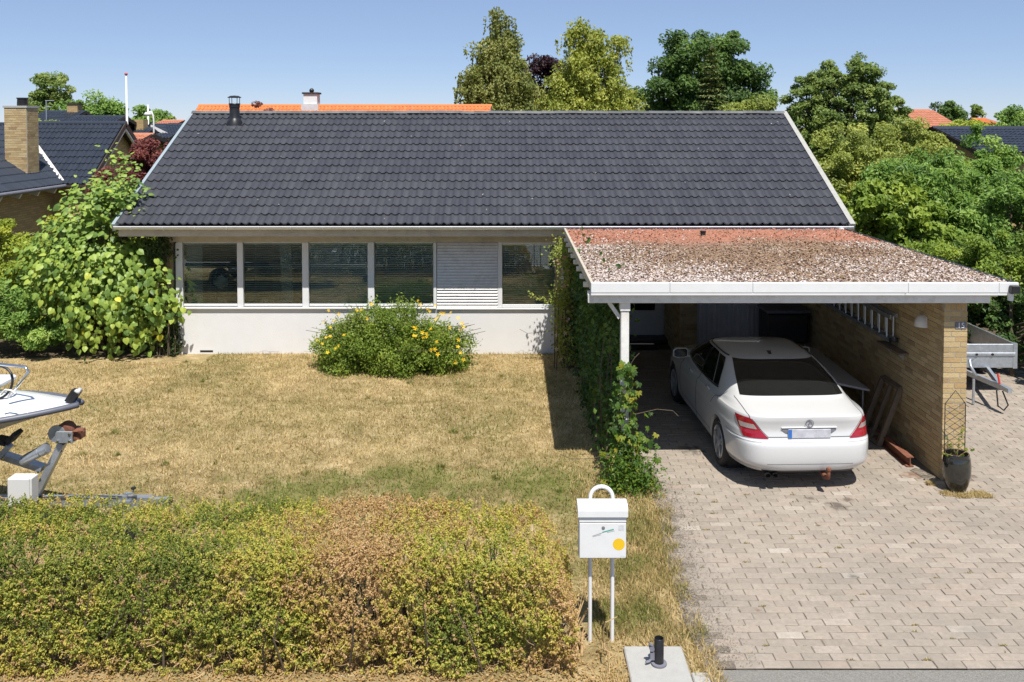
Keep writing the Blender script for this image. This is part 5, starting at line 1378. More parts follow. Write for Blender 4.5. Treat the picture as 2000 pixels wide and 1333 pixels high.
# cross wing whose right slope faces the lawn, ridge running away from the viewer
wing = gable_block(nh, 16.0, 34.5, -19.0, -13.55, 2.82, 4.62, M_TILE_BLUE, M_BRICKFAR, along='y', over=.45, n=6, seed=4)
main = gable_block(nh, -16.4, -12.75, 27.0, 32.2, 2.82, 4.66, M_TILE_BLUE, M_BRICKFAR, over=.30, n=6, gable_trim=M_DARK, seed=5)
wb_ = MB()
for ya in (27.1, 32.1): wb_.bar((-12.78, ya, 2.70), (-12.78, 29.6, 4.46), .06, .07)
wb_.build('gable_moulding', M_WHITE_OLD, nh)
g = MB(); trough(g, 0, 1, 0, 0, .06); g = MB(); g.tube([(-13.50, 16, 2.76), (-13.50, 27.2, 2.76)], .055, 10); g.build('gutter', M_INK, nh)
for y in np.arange(20, 27.2, .95):
    MB().prism([(-13.58, 2.70), (-14.05, 2.80), (-14.05, 2.66), (-13.66, 2.56)], y, y + .07, 'y').build('rafter_end', M_WHITE, nh)
# valley flashing where the two roofs meet
vm_ = MB(); N = 26
for k in range(N):
    t = k / N; x = -13.62 - t * 2.6; y = 27.15 + t * 2.45; z = 2.90 + t * 1.80
    w_ = .09 + .035 * (k % 2)
    vm_.add([(x - w_, y - .02, z + .02), (x + .06, y - .06, z + .03), (x + .06 - .105, y + .04, z + .10), (x - w_ - .105, y + .08, z + .09)], [(0, 1, 2, 3)])
vm_.build('valley_flashing', M_WHITE_OLD, nh)
# chimney in brick
kx1, ky0 = -14.08, 26.0; kx0, ky1 = kx1 - .64, ky0 + .64
ch_ = MB().box((kx0 + .0, ky0 - .006, 2.6), (kx1 + .006, ky1 - .0, 5.10)).build('chimney', M_MORTAR, nh)
rk = np.random.default_rng(6)
itm = courses('x', ky0 + .004, kx0, kx1, 3.05, 5.08, rk) + courses('y', kx1 - .004, ky0 + .02, ky1, 3.05, 5.08, rk)
put_bricks(ch_, itm, 300)
MB().box((kx0 - .03, ky0 - .03, 5.101), (kx1 + .03, ky1 + .03, 5.16)).build('chimney_slab', M_CONC, ch_)
MB().lathe([(.14, 0), (.15, .02), (.14, .20), (.16, .21), (.16, .24), (0, .24)], ((kx0 + kx1) / 2 + .04, (ky0 + ky1) / 2, 5.161), 20).build('chimney_pot', M_BLACK, ch_, True, angle=40)
MB().box((kx0 - .02, ky0 - .02, 2.9), (kx1 + .02, ky1 + .02, 3.20)).build('chimney_flashing', M_NAVY, ch_)

def far_house(px0, px1, pyr, pye, Y, depth, roofmat, wallmat, label, name='house', chim=None, trim=None, zr=None):
    a, b = at(px0, pyr, Y), at(px1, pyr, Y)
    zr = a.z; ze = at(px0, pye, Y - depth / 2).z
    t = thing(name, label, 'house', ((a.x + b.x) / 2, Y, 0))
    rf = gable_block(t, a.x, b.x, Y - depth / 2, Y + depth / 2, ze, zr, roofmat, wallmat, n=4, gable_trim=trim)
    if chim:
        cx, ch, cw, cm = chim; c = at(cx, pyr, Y)
        co = MB().box((c.x - cw/2, Y - cw/2, zr - .5), (c.x + cw/2, Y + cw/2, zr + ch)).build('chimney', cm, t)
        MB().box((c.x - cw/2 - .05, Y - cw/2 - .05, zr + ch + .001), (c.x + cw/2 + .05, Y + cw/2 + .05, zr + ch + .07)).build('chimney_slab', M_DARK, co)
        return t, rf, c, zr + ch
    return t, rf, None, zr
oh, orf, oc, oz = far_house(389, 960, 207, 270, 36, 4.4, M_ORANGE, M_WHITE, 'house with bright orange tile roof and white chimney showing behind the bungalow ridge', chim=(609, .46, .54, M_WHITE))
MB().lathe([(.06, 0), (.10, .05), (.09, .12), (.03, .17), (0, .17)], (oc.x, 36, oz + .07), 12).build('chimney_cowl', M_BLACK, [c for c in oh.children if c.name.startswith('chimney')][0], True)
MB().box((oc.x - .34, 35.62, oz - .66), (oc.x + .34, 35.72, oz - .40)).build('chimney_flashing', M_LEAD, [c for c in oh.children if c.name.startswith('chimney')][0])
far_house(1822, 2130, 250, 298, 32, 6.5, M_TILE_BLUE, M_BRICKFAR, 'low house with dark blue-grey tiled roof beyond the shrubs at the right edge', chim=None, trim=M_DARK)
far_house(1752, 1815, 216, 250, 46, 6, M_ORANGE_OLD, M_BRICKFAR_RED, 'old orange tiled roof half hidden behind the shrubs on the right')
far_house(88, 168, 218, 246, 52, 6, M_TILE_BLUE, M_DARK, 'dark roofed house with a small pale chimney behind the left neighbour', chim=(146, .40, .6, M_BRICKFAR))
far_house(150, 246, 228, 255, 44, 5, M_TILE_BLUE, M_BRICKFAR, 'lower dark roofed house just beyond the brick gable on the left')
far_house(330, 372, 243, 270, 48, 6, M_TILE_BLUE, M_WHITE, 'dark roof next to the white gable left of the bungalow')
far_house(318, 360, 236, 250, 60, 6, M_ORANGE_OLD, M_BRICKFAR_RED, 'small distant reddish roof behind the white gabled house')
far_house(255, 300, 263, 290, 36, 5, M_ORANGE_OLD, M_BRICKFAR, 'red tiled roof between the brick gable and the dark red maple')
far_house(1896, 1925, 232, 246, 80, 8, M_ORANGE, M_BRICKFAR_RED, 'tiny far orange roof on the right skyline')
# white house with its gable towards the viewer
wa = at(288, 244, 46); wg = thing('house', 'white house with its gable and dark roof turned to the viewer, left distance', 'house', (wa.x, 46, 0))
gable_block(wg, 46, 54, wa.x - 1.35, wa.x + 1.65, wa.z - .75, wa.z, M_TILE_BLUE, M_WHITE, along='y', over=.2, gable_trim=M_WHITE)
ca = at(268, 234, 45); cw = thing('house', 'house hidden but for a square pale brick chimney and dark roof by the flagpole', 'house', (ca.x, 45.5, 0))
gable_block(cw, ca.x - 2.0, ca.x + .6, 43, 48, ca.z - 1.2, ca.z - .45, M_TILE_BLUE, M_BRICKFAR)
MB().box((ca.x - .22, 45.2, ca.z - .9), (ca.x + .22, 45.8, ca.z)).build('chimney', M_BRICKFAR, cw)
# flagpole, street lamp, aerial
f0, f1 = at(250, 300, 38), at(247, 148, 38)
fl = thing('flagpole', 'tall white flagpole with red knob rising over the left roofs', 'flagpole', (f0.x, 38, 0))
MB().tube([(f0.x, 38, 0), (f0.x - .03, 38, f1.z)], [.075, .035], 10).build('pole', M_WHITE, fl, True)
MB().lathe([(0, 0), (.07, .04), (.06, .10), (0, .12)], (f0.x - .03, 38, f1.z), 10).build('knob', M_REDTIP, fl, True)
l0, l1 = at(300, 230, 42), at(289, 222, 42)
sl = thing('street_lamp', 'white curved street lamp standing left of the bungalow roof', 'street lamp', (l0.x, 42, 0))
MB().tube([(l0.x, 42, 0), (l0.x, 42, l0.z - .1), (l0.x - .03, 42, l0.z + .12), (l0.x - .10, 42, l0.z + .26), (l0.x - .20, 42, l0.z + .26), (l1.x, 42, l0.z + .16)], .04, 8).build('pole', M_WHITE, sl, True)
MB().lathe([(0, .12), (.12, .10), (.20, 0), (.10, -.06), (0, -.08)], (l1.x, 42, l1.z - .05), 14).build('lamp_head', M_WHITE, sl, True)
p0 = at(289, 205, 47); fp2 = thing('flagpole', 'shorter white pole behind the street lamp by the white gable', 'flagpole', (p0.x, 47, 0))
MB().tube([(p0.x, 47, 0), (p0.x, 47, p0.z)], .045, 8).build('pole', M_WHITE, fp2, True)
an = at(90, 197, 50); ae = thing('aerial', 'thin grey roof aerial in front of the far left trees', 'aerial', (an.x, 50, 3.5))
MB().tube([(an.x, 50, 3.5), (an.x, 50, an.z)], .025, 6).build('mast', M_STEEL, ae)
MB().tube([(an.x - .05, 50, an.z), (an.x + .45, 50, an.z)], .02, 6).build('boom', M_STEEL, ae); MB().tube([(an.x - .05, 50, an.z - .35), (an.x + .3, 50, an.z - .35)], .02, 6).build('boom', M_STEEL, ae)
# ------------------------------------------------------------------ plants
def unit(a): return a / np.maximum(np.linalg.norm(a, axis=1, keepdims=True), 1e-9)
def leaf_quads(C, N, L, W, rg, hang=0.0, fold=.18, along=None):
    """diamond leaves at C with normals about N"""
    n = len(C); r = rg.normal(0, 1, (n, 3))
    if along is not None: r = along + .35 * r
    r[:, 2] -= hang * 1.5
    N = unit(N); t = unit(r - N * np.sum(r * N, 1, keepdims=True)); b = np.cross(N, t)
    L = np.broadcast_to(np.asarray(L), (n,))[:, None]; W = np.broadcast_to(np.asarray(W), (n,))[:, None]
    V = np.stack([C - t * L / 2, C + b * W / 2 + N * fold * W, C + t * L / 2 - N * fold * L * .3, C - b * W / 2 + N * fold * W], 1)
    return V.reshape(-1, 3)
def leaf_obj(name, V, tone, mat, parent, kind=None):
    V = V - np.array(wloc(parent)); F = np.arange(len(V)).reshape(-1, 4)
    o = link(name, fmesh(name, V, F, np.repeat(np.clip(tone, .001, 1), 4)), parent, mat)
    if kind: tag(o, kind=kind)
    return o
def sphere_pts(n, rg):
    return unit(rg.normal(0, 1, (n, 3)))
def clump_centres(lobes, n, rg, inner=.45):
    w = np.array([l[3] * l[4] * l[5] for l in lobes])**.67; w /= w.sum()
    k = rg.choice(len(lobes), n, p=w); A = np.array(lobes)
    d = sphere_pts(n, rg); r = inner + (1.03 - inner) * rg.random(n)**.6
    return A[k, :3] + d * A[k, 3:6] * r[:, None], d
def limbs(base, top, centres, rg, r0, mat, parent, n_limb=26, name='trunk', lean=.12):
    m = MB(); base = Vector(base); top = Vector(top); H = top.z - base.z
    tp = [base + (top - base) * t + Vector((rg.normal(0, lean * .4) * H * .12, rg.normal(0, lean * .4) * H * .12, 0)) * (1 if 0 < t < 1 else 0) for t in np.linspace(0, 1, 7)]
    m.tube(tp, list(np.linspace(r0, r0 * .18, 7)), 9)
    idx = rg.permutation(len(centres))[:n_limb]
    for i in idx:
        c = Vector(centres[i]); f = min(.9, max(.12, ((c.z - base.z) / H) * rg.uniform(.45, .8)))
        s = tp[0] + (tp[-1] - tp[0]) * f; k = f * 6; j = int(k); s = tp[j].lerp(tp[min(j + 1, 6)], k - j)
        mid = s.lerp(c, .5) + Vector((0, 0, .10 * (c - s).length)); r = r0 * (1 - f) * .42 + .008
        m.tube([s, s.lerp(mid, .5), mid, mid.lerp(c, .6), c], [r, r * .8, r * .6, r * .4, r * .2], 5)
    return m.build(name, mat, parent, True)
def tree(name, label, base, lobes, mat, n_clump, n_leaf, clump_r, leaf, seed, bark=None, r0=.18, cat='tree', up=.5, group=None, weep=None, aspect=.55, spread=.55, inner=.45, n_limb=26, top_frac=.86, tone_base=.5, tone_var=.28):
    """lobes: (x, y, z, rx, ry, rz) relative to the base"""
    rg = np.random.default_rng(seed); b = np.array(base, float); n_leaf = int(n_leaf * 1.6); leaf = leaf * 1.25; n_clump = int(n_clump * 1.25)
    t = thing(name, label, cat, tuple(b), group=group)
    C, D = clump_centres(lobes, n_clump, rg, inner); C = C + b
    C = C[C[:, 2] > b[2] + .25] if True else C; D = D[:len(C)]
    zt = max(l[2] + l[5] for l in lobes) * top_frac; xt = np.mean([l[0] for l in lobes]); yt = np.mean([l[1] for l in lobes])
    limbs(b, b + np.array([xt, yt, zt]), C, rg, r0, bark or M_BARK, t, n_limb)
    per = max(1, n_leaf // len(C)); k = np.repeat(np.arange(len(C)), per); n = len(k)
    cr = (clump_r * rg.uniform(.6, 1.35, len(C)))[k]
    if weep:
        # strands of leaves hanging from each twig end
        ns = weep[0]; strand = rg.integers(0, ns, n); sid = k * ns + strand
        srg = np.random.default_rng(seed + 1); tot = len(C) * ns
        off = srg.normal(0, 1, (tot, 3)) * clump_r * np.array([.6, .6, .35]); ln = srg.uniform(weep[1], weep[2], tot); sway = srg.normal(0, .10, (tot, 2))
        u = rg.random(n)
        P = C[k] + off[sid]; out = unit(P - (b + np.array([xt, yt, 0])) * np.array([1, 1, 1])); 
        P[:, 0] += sway[sid, 0] * u * ln[sid] + rg.normal(0, .03, n); P[:, 1] += sway[sid, 1] * u * ln[sid] + rg.normal(0, .03, n); P[:, 2] += -u * ln[sid] + .12 * np.sin(u * 3)
        ball = rg.random(n) < .42; dd = unit(rg.normal(0, 1, (n, 3))) * (rg.random(n)**.4)[:, None] * cr[:, None] * 1.05; P = np.where(ball[:, None], C[k] + dd * np.array([1, 1, .7]) + np.array([0, 0, .05]), P)
        N = .7 * rg.normal(0, 1, (n, 3)) + np.array([.1, -.45, .45]); tone = tone_base + (np.random.default_rng(seed+2).normal(0, tone_var * .7, len(C)))[k] + rg.normal(0, tone_var * .5, n)
        V = leaf_quads(P, N, leaf * rg.uniform(.6, 1.3, n), leaf * aspect * rg.uniform(.7, 1.2, n), rg, hang=1.0)
    else:
        d = rg.normal(0, 1, (n, 3)); d = unit(d) * (rg.random(n)**.45)[:, None]
        P = C[k] + d * cr[:, None] * np.array([1, 1, .72])
        N = spread * rg.normal(0, 1, (n, 3)) + .45 * d + np.array([.1, -.45, up + .1])
        tone = tone_base + (np.random.default_rng(seed+2).normal(0, tone_var * .7, len(C)))[k] + rg.normal(0, tone_var * .5, n)
        V = leaf_quads(P, N, leaf * rg.uniform(.6, 1.3, n), leaf * aspect * rg.uniform(.7, 1.2, n), rg, hang=.25)
    ok = P[:, 2] > b[2] + .02
    V = V.reshape(-1, 4, 3)[ok].reshape(-1, 3)
    leaf_obj('crown', V, tone[ok], mat, t)
    return t

ML_BIRCH = leafmat('leaf_birch', [(0, (.060, .072, .020)), (.5, (.105, .115, .032)), (1, (.170, .170, .060))], gain=2.45)
ML_BIRCH2 = leafmat('leaf_birch_yellow', [(0, (.075, .090, .016)), (.5, (.130, .145, .026)), (1, (.200, .205, .050))], gain=2.45)
ML_DARK = leafmat('leaf_maple', [(0, (.022, .042, .010)), (.5, (.044, .080, .017)), (1, (.085, .135, .030))], gain=2.0)
ML_OLIVE = leafmat('leaf_olive', [(0, (.060, .075, .014)), (.5, (.105, .125, .024)), (1, (.180, .190, .045))], gain=2.45)
ML_ASH = leafmat('leaf_ash', [(0, (.040, .062, .014)), (.5, (.075, .105, .024)), (1, (.135, .160, .045))], gain=2.45)
ML_PURPLE = leafmat('leaf_purple', [(0, (.018, .008, .012)), (.5, (.040, .017, .022)), (1, (.085, .035, .038))], tint=(1.5, .6, .6))
ML_MAPLE_RED = leafmat('leaf_red_maple', [(0, (.035, .012, .012)), (.5, (.090, .028, .025)), (1, (.160, .060, .045))], tint=(1.6, .6, .5), gain=2.0)
ML_PLUM = leafmat('leaf_plum', [(0, (.040, .016, .014)), (.5, (.10, .04, .03)), (1, (.18, .08, .05))], tint=(1.6, .7, .5), gain=2.0)
ML_FIR = leafmat('needle', [(0, (.020, .034, .012)), (.5, (.060, .080, .026)), (1, (.125, .140, .050))], trans=.15, gain=2.0)
ML_BRIGHT = leafmat('leaf_bright', [(0, (.065, .105, .014)), (.5, (.125, .180, .022)), (1, (.215, .265, .040))], gain=1.55)
ML_MID = leafmat('leaf_mid', [(0, (.034, .066, .013)), (.5, (.070, .120, .022)), (1, (.140, .190, .045))], gain=2.45)
ML_GREY = leafmat('leaf_greygreen', [(0, (.050, .070, .024)), (.5, (.100, .120, .042)), (1, (.210, .220, .095))], gain=2.45)
ML_EVERGREEN_SHADE = leafmat('leaf_evergreen_shade', [(0, (.018, .038, .010)), (.5, (.036, .070, .015)), (1, (.085, .130, .030))], gain=1.9)  # dark evergreen leaf; on the creeper, carport shade is put into the colour
ML_YEL = leafmat('leaf_yellowgreen', [(0, (.080, .110, .012)), (.5, (.150, .180, .020)), (1, (.250, .260, .035))], gain=2.0)
ML_HEDGE = leafmat('leaf_hedge', [(0, (.060, .080, .014)), (.25, (.130, .150, .024)), (.45, (.235, .225, .038)), (.62, (.300, .250, .060)), (.78, (.205, .130, .052)), (1, (.290, .200, .100))], trans=.3, gain=1.9)
ML_LIME = leafmat('leaf_linden', [(0, (.055, .095, .022)), (.35, (.105, .160, .030)), (.7, (.185, .240, .045)), (.955, (.22, .26, .045)), (1, (.36, .34, .035))], trans=.35, rough=.45, gain=1.9)
ML_HYP = leafmat('leaf_hypericum', [(0, (.045, .075, .010)), (.5, (.100, .145, .020)), (1, (.190, .225, .040))], gain=1.85)
ML_CREEP = leafmat('leaf_creeper', [(0, (.035, .080, .012)), (.5, (.085, .165, .018)), (.85, (.170, .245, .025)), (1, (.30, .28, .03))], trans=.4)
ML_IVY = leafmat('leaf_ivy', [(0, (.025, .050, .014)), (.5, (.060, .095, .024)), (1, (.120, .160, .045))])

def pos(px, Y): return (at(px, 400, Y).x, Y, 0.0)
def zz(py, Y): return at(1000, py, Y).z
# tall trees behind the bungalow
tree('birch_tree', 'tall slim birch with drooping twigs left of the yellower birch', pos(978, 42), [(0, 0, 8.6, .55, .6, 1.3), (.15, 0, 7.6, 1.1, 1.0, 1.2), (-.5, 0, 7.9, .9, .9, .8), (-.3, 0, 6.2, 1.6, 1.5, 1.3), (-.2, .2, 4.6, 1.95, 1.8, 1.4), (.4, 0, 5.4, 1.5, 1.5, 1.2)], ML_BIRCH, 150, 30000, .42, .13, 101, M_BIRCH, .16, weep=(6, .5, 1.3), tone_base=.5)
tree('birch_tree', 'broad weeping birch with yellow-green hanging foliage behind the ridge', pos(1152, 38), [(-.35, 0, 8.0, .75, .7, .75), (.5, 0, 7.6, 1.0, .9, .95), (0, 0, 6.3, 1.75, 1.5, 1.4), (-.6, 0, 5.2, 1.6, 1.5, 1.2), (.6, 0, 5.0, 1.65, 1.5, 1.3), (0, 0, 3.9, 2.0, 1.8, 1.0)], ML_BIRCH2, 150, 34000, .40, .12, 103, M_BIRCH, .17, weep=(7, .6, 1.6), tone_base=.55)
tree('copper_beech', 'dark purple-leaved beech showing between the two birches', pos(1040, 52), [(.6, 0, 6.9, 1.6, 1.5, 1.6), (-.6, 0, 5.6, 3.4, 2.0, 1.3), (1.5, 0, 7.7, .8, .6, .7)], ML_PURPLE, 90, 12000, .50, .16, 107, n_limb=40)
tree('maple_tree', 'large dense dark green maple behind the fir', pos(1372, 47), [(0, 0, 7.5, 2.3, 2.3, 2.2), (-1.5, 0, 6.0, 2.1, 2.0, 1.9), (1.6, 0, 6.0, 2.2, 2.0, 1.8), (-2.3, 0, 4.5, 1.7, 1.6, 1.5), (2.6, 0, 4.6, 1.6, 1.6, 1.5), (0, -.5, 5, 2.8, 2, 2)], ML_DARK, 190, 36000, .60, .17, 109, r0=.25)
def fir(label, base, H, Rb, seed):
    rg = np.random.default_rng(seed); b = np.array(base, float); t = thing('fir_tree', label, 'tree', tuple(b))
    MB().tube([b, b + np.array([0, 0, H])], [.13, .015], 8).build('trunk', M_BARK, t, True)
    P, A, T = [], [], []
    for z in np.arange(.8, H - .15, .24):
        r = Rb * (1 - z / H)**.8; nb = 9
        for k in range(nb):
            a = 2 * np.pi * k / nb + rg.random() * .7; ln = r * rg.uniform(.75, 1.2); m_ = int(40 + 95 * ln / Rb)
            u = rg.random(m_)**.7; w = rg.normal(0, .16 * ln + .03, m_) * (1 - .5 * u)
            d = np.array([np.cos(a), np.sin(a)]); side = np.array([-d[1], d[0]])
            pz = z - .30 * ln * u + .18 * ln * u**2.4 + rg.normal(0, .025, m_)
            P.append(np.stack([d[0]*ln*u + side[0]*w, d[1]*ln*u + side[1]*w, pz], 1)); A.append(np.stack([d[0] + side[0]*np.sign(w)*.6, d[1] + side[1]*np.sign(w)*.6, 0*u - .05], 1)); T.append(.25 + .55 * u + rg.normal(0, .12, m_))
    P = np.concatenate(P) + b; A = np.concatenate(A); T = np.concatenate(T)
    N = np.array([0, 0, 1.]) + rg.normal(0, .35, P.shape)
    leaf_obj('crown', leaf_quads(P, N, .20, .085, rg, along=A * 2.0), T, ML_FIR, t)
fir('grey-green fir with layered branches in front of the dark maple', pos(1388, 38), 8.0, 1.55, 113)
tree('small_tree', 'rounded olive-green tree just right of the fir at the ridge end', pos(1470, 33), [(0, 0, 4.4, 1.2, 1.1, 1.1), (-.7, 0, 3.9, 1.0, 1.0, 1.0), (.8, 0, 4.0, .9, .9, .9)], ML_OLIVE, 90, 13000, .36, .10, 115, r0=.1)
tree('ash_tree', 'loose airy ash tree with feathery branches right of the ridge', pos(1645, 33), [(.5, 0, 6.3, .75, .8, .95), (-.5, 0, 6.0, .9, .8, .85), (-1.35, 0, 5.4, .8, .9, 1.1), (1.25, 0, 5.6, .9, .8, .8), (1.85, 0, 4.8, .6, .7, .7), (0, 0, 4.4, 1.8, 1.4, 1.4)], ML_ASH, 300, 26000, .24, .10, 117, r0=.13, n_limb=70, inner=.3)
# far trees on the left
tree('far_tree', 'tall blue-green tree on the far left skyline', pos(103, 70), [(.1, 0, 7.2, 1.4, 1.3, 1.3), (-.9, 0, 5.6, 1.2, 1.2, 1.1), (.5, 0, 5.2, 1.6, 1.4, 1.3)], ML_ASH, 60, 7000, .55, .20, 201, n_limb=16)
tree('far_tree', 'bushy bright green tree left of the flagpole', pos(192, 56), [(0, 0, 5.0, 1.5, 1.4, 1.5), (-1.6, 0, 4.5, 1.5, 1.4, 1.2), (1.0, 0, 4.2, 1.2, 1.2, 1.2), (-2.9, 0, 4.2, 1.2, 1, 1)], ML_MID, 90, 12000, .55, .17, 203, n_limb=14)
tree('far_tree', 'small round green tree behind the street lamp', pos(298, 62), [(0, 0, 4.6, 1.3, 1.2, 1.2), (.9, 0, 4.2, .9, .9, .9), (-.8, 0, 4.2, .9, .9, .9)], ML_MID, 60, 6500, .45, .17, 205, n_limb=18)
tree('far_tree', 'pale green bush in front of the dark left roof beside the chimney', pos(84, 45), [(0, 0, 3.9, .8, .8, .8), (-.3, 0, 4.3, .5, .5, .6)], ML_OLIVE, 40, 5000, .35, .12, 207, n_limb=10)
# red-leaved ones
tree('plum_tree', 'reddish-brown plum tree top poking over the bungalow ridge', pos(515, 29), [(-.2, 0, 4.7, .45, .4, .7), (.35, 0, 4.5, .55, .4, .45), (-.1, 0, 3.8, .8, .7, .6)], ML_PLUM, 50, 4500, .20, .075, 209, r0=.08, n_limb=24)
tree('plum_tree', 'small reddish twig tuft over the ridge left of the flue', pos(424, 29), [(0, 0, 4.5, .22, .22, .36)], ML_PLUM, 9, 350, .14, .07, 211, r0=.04, n_limb=6)
tree('japanese_maple', 'dark red Japanese maple between the brick gable and the bungalow roof', pos(272, 22.0), [(0, 0, 3.5, .72, .6, .50), (-.6, 0, 3.15, .5, .5, .42), (.5, 0, 3.95, .55, .5, .35), (.1, 0, 2.7, .9, .7, .6)], ML_MAPLE_RED, 80, 15000, .22, .065, 213, r0=.07, n_limb=24)
# right distance
tree('far_tree', 'dark round conifer on the right skyline above the low roof', pos(1846, 58), [(0, 0, 5.0, 1.2, 1.2, 1.1), (.6, 0, 4.5, .9, .9, .9), (-.6, 0, 4.5, .9, .9, .9)], ML_DARK, 60, 6000, .42, .16, 221, n_limb=14)
tree('far_tree', 'bright yellow-green bush at the left end of the low dark roof ridge', pos(1882, 40), [(0, 0, 4.1, 1.1, .9, .6), (.6, 0, 4.2, .7, .7, .5)], ML_YEL, 50, 6000, .32, .11, 223, n_limb=12)
tree('far_tree', 'slim tiny poplar on the far right skyline', pos(1905, 95), [(0, 0, 5.0, .6, .6, 1.6)], ML_ASH, 24, 1500, .35, .22, 225, n_limb=6)
tree('far_tree', 'green tree at the right edge above the low dark roof', pos(1985, 52), [(0, 0, 4.4, 1.3, 1.2, 1.1), (-.9, 0, 4.0, .9, .9, .8), (.9, 0, 4.4, 1, 1, 1)], ML_MID, 60, 6500, .42, .15, 227, n_limb=14)
# a low belt of trees far off closing the horizon
rgb = np.random.default_rng(300)
wb = []
for k in range(90):
    x = -210 + k * 4.7; wb.append((x + rgb.normal(0, 1.5), 0, rgb.uniform(.8, 2.4), rgb.uniform(2, 3.5), 2, rgb.uniform(1.2, 2.6)))
n = 26000; A = np.array(wb); k = rgb.integers(0, len(A), n); d = sphere_pts(n, rgb); P = A[k, :3] + d * A[k, 3:6] * (rgb.random(n)**.4)[:, None] + np.array([0, 125, 0]); P[:, 2] = np.maximum(P[:, 2], .1)
o = link('far_wood', fmesh('far_wood', leaf_quads(P, d + np.array([0, 0, .5]), .75, .5, rgb), np.arange(4*n).reshape(-1, 4), np.repeat(np.clip(.5 + rgb.normal(0, .2, len(A))[k], .01, 1), 4)), None, ML_MID)
tag(o, 'distant belt of trees closing the horizon behind the roofs', 'trees', kind='stuff')
# shrubs on the right, from far to near
G = 'shrubs along the right boundary'
tree('shrub', 'olive-green shrub close behind the right end of the bungalow roof', pos(1630, 25), [(0, 0, 3.2, 1.1, 1.0, 1.3), (.9, 0, 3.0, 1.0, 1.0, 1.3), (-.6, 0, 2.4, .9, .9, 1.2), (.2, -.3, 1.6, 1.2, 1, 1.2)], ML_OLIVE, 150, 26000, .30, .075, 301, r0=.06, cat='shrub', group=G, n_limb=40)
tree('shrub', 'tall olive-green shrub mass in front of the old orange roof', pos(1760, 27), [(0, 0, 3.5, 1.2, 1.0, 1.2), (.9, 0, 3.4, 1.0, 1.0, 1.0), (-.9, 0, 3.5, .9, .9, 1.1), (0, 0, 2, 1.5, 1.2, 1.4), (1.4, 0, 2.4, 1.0, 1, 1.4)], ML_OLIVE, 150, 26000, .30, .08, 303, r0=.07, cat='shrub', group=G, n_limb=40)
tree('shrub', 'bright green broad-leaved shrub beside the right end of the eave', pos(1712, 19.6), [(0, 0, 2.5, .95, .8, .85), (.5, 0, 2.9, .6, .6, .6), (-.3, 0, 1.6, .9, .8, .9), (.8, 0, 2.1, .8, .7, .9), (.3, 0, 1.0, 1.2, .8, .9)], ML_BRIGHT, 130, 12000, .26, .11, 305, r0=.06, cat='shrub', group=G, aspect=.65)
tree('shrub', 'narrow-leaved green shrub right of the bright one', pos(1835, 21.5), [(0, 0, 2.9, 1.0, .9, .95), (.6, 0, 2.2, 1.0, .9, 1.0), (-.5, 0, 2.3, .9, .8, 1.0), (.2, 0, 1.2, 1.3, .9, 1.1)], ML_MID, 140, 16000, .30, .13, 307, r0=.06, cat='shrub', group=G, aspect=.28)
tree('shrub', 'fresh green shrub filling the middle of the right boundary behind the bright one', pos(1790, 23.5), [(0, 0, 3.0, 1.1, .8, .9), (.9, 0, 2.9, .9, .8, .8), (-.8, 0, 2.6, .8, .8, .9), (1.7, 0, 2.7, .9, .8, .8)], ML_MID, 150, 18000, .30, .085, 319, r0=.05, cat='shrub', group=G)
tree('shrub', 'tall dark green shrub sprout in front of the low dark roof', pos(1925, 24), [(0, 0, 3.4, .75, .7, 1.2), (.35, 0, 3.2, .6, .6, .8), (-.3, 0, 2.4, .8, .7, 1.0)], ML_MID, 80, 9000, .26, .09, 309, r0=.05, cat='shrub', group=G)
tree('shrub', 'large mid-green shrub at the right edge below the low roof', pos(1970, 20.5), [(0, 0, 2.5, 1.1, .9, 1.0), (.8, 0, 2.6, .9, .9, 1.0), (-.7, 0, 1.8, .9, .8, 1.0), (.2, 0, 1.2, 1.4, .9, 1.1)], ML_MID, 120, 15000, .28, .10, 311, r0=.06, cat='shrub', group=G, aspect=.4)
tree('shrub', 'low feathery bright green shrub above the carport roof corner', pos(1880, 17.6), [(0, 0, 1.75, .9, .8, .75), (.8, 0, 1.75, .8, .8, .8), (-.9, .3, 1.6, .8, .7, .7), (1.5, 0, 1.5, .8, .8, .8)], ML_BRIGHT, 110, 16000, .22, .06, 313, r0=.05, cat='shrub', group=G)
tree('hedge_shrub', 'dark glossy evergreen shrub behind the box trailer', pos(1985, 16.3), [(-.6, 1.5, 1.0, .8, .8, .9), (.1, .8, 1.1, .7, .7, 1.0), (.5, .2, .9, .7, .7, .9), (.6, -.8, .7, .6, .6, .7)], ML_EVERGREEN_SHADE, 90, 14000, .22, .075, 315, r0=.05, cat='shrub', group=G)
tree('hedge_shrub', 'dark evergreen shrub filling the gap beyond the trailer and wall', (7.9, 19.2, 0), [(0, 0, 1.0, 1.5, .7, 1.0), (1.2, 0, 1.2, .9, .7, 1.0)], ML_EVERGREEN_SHADE, 70, 10000, .25, .08, 317, r0=.05, cat='shrub', group=G)

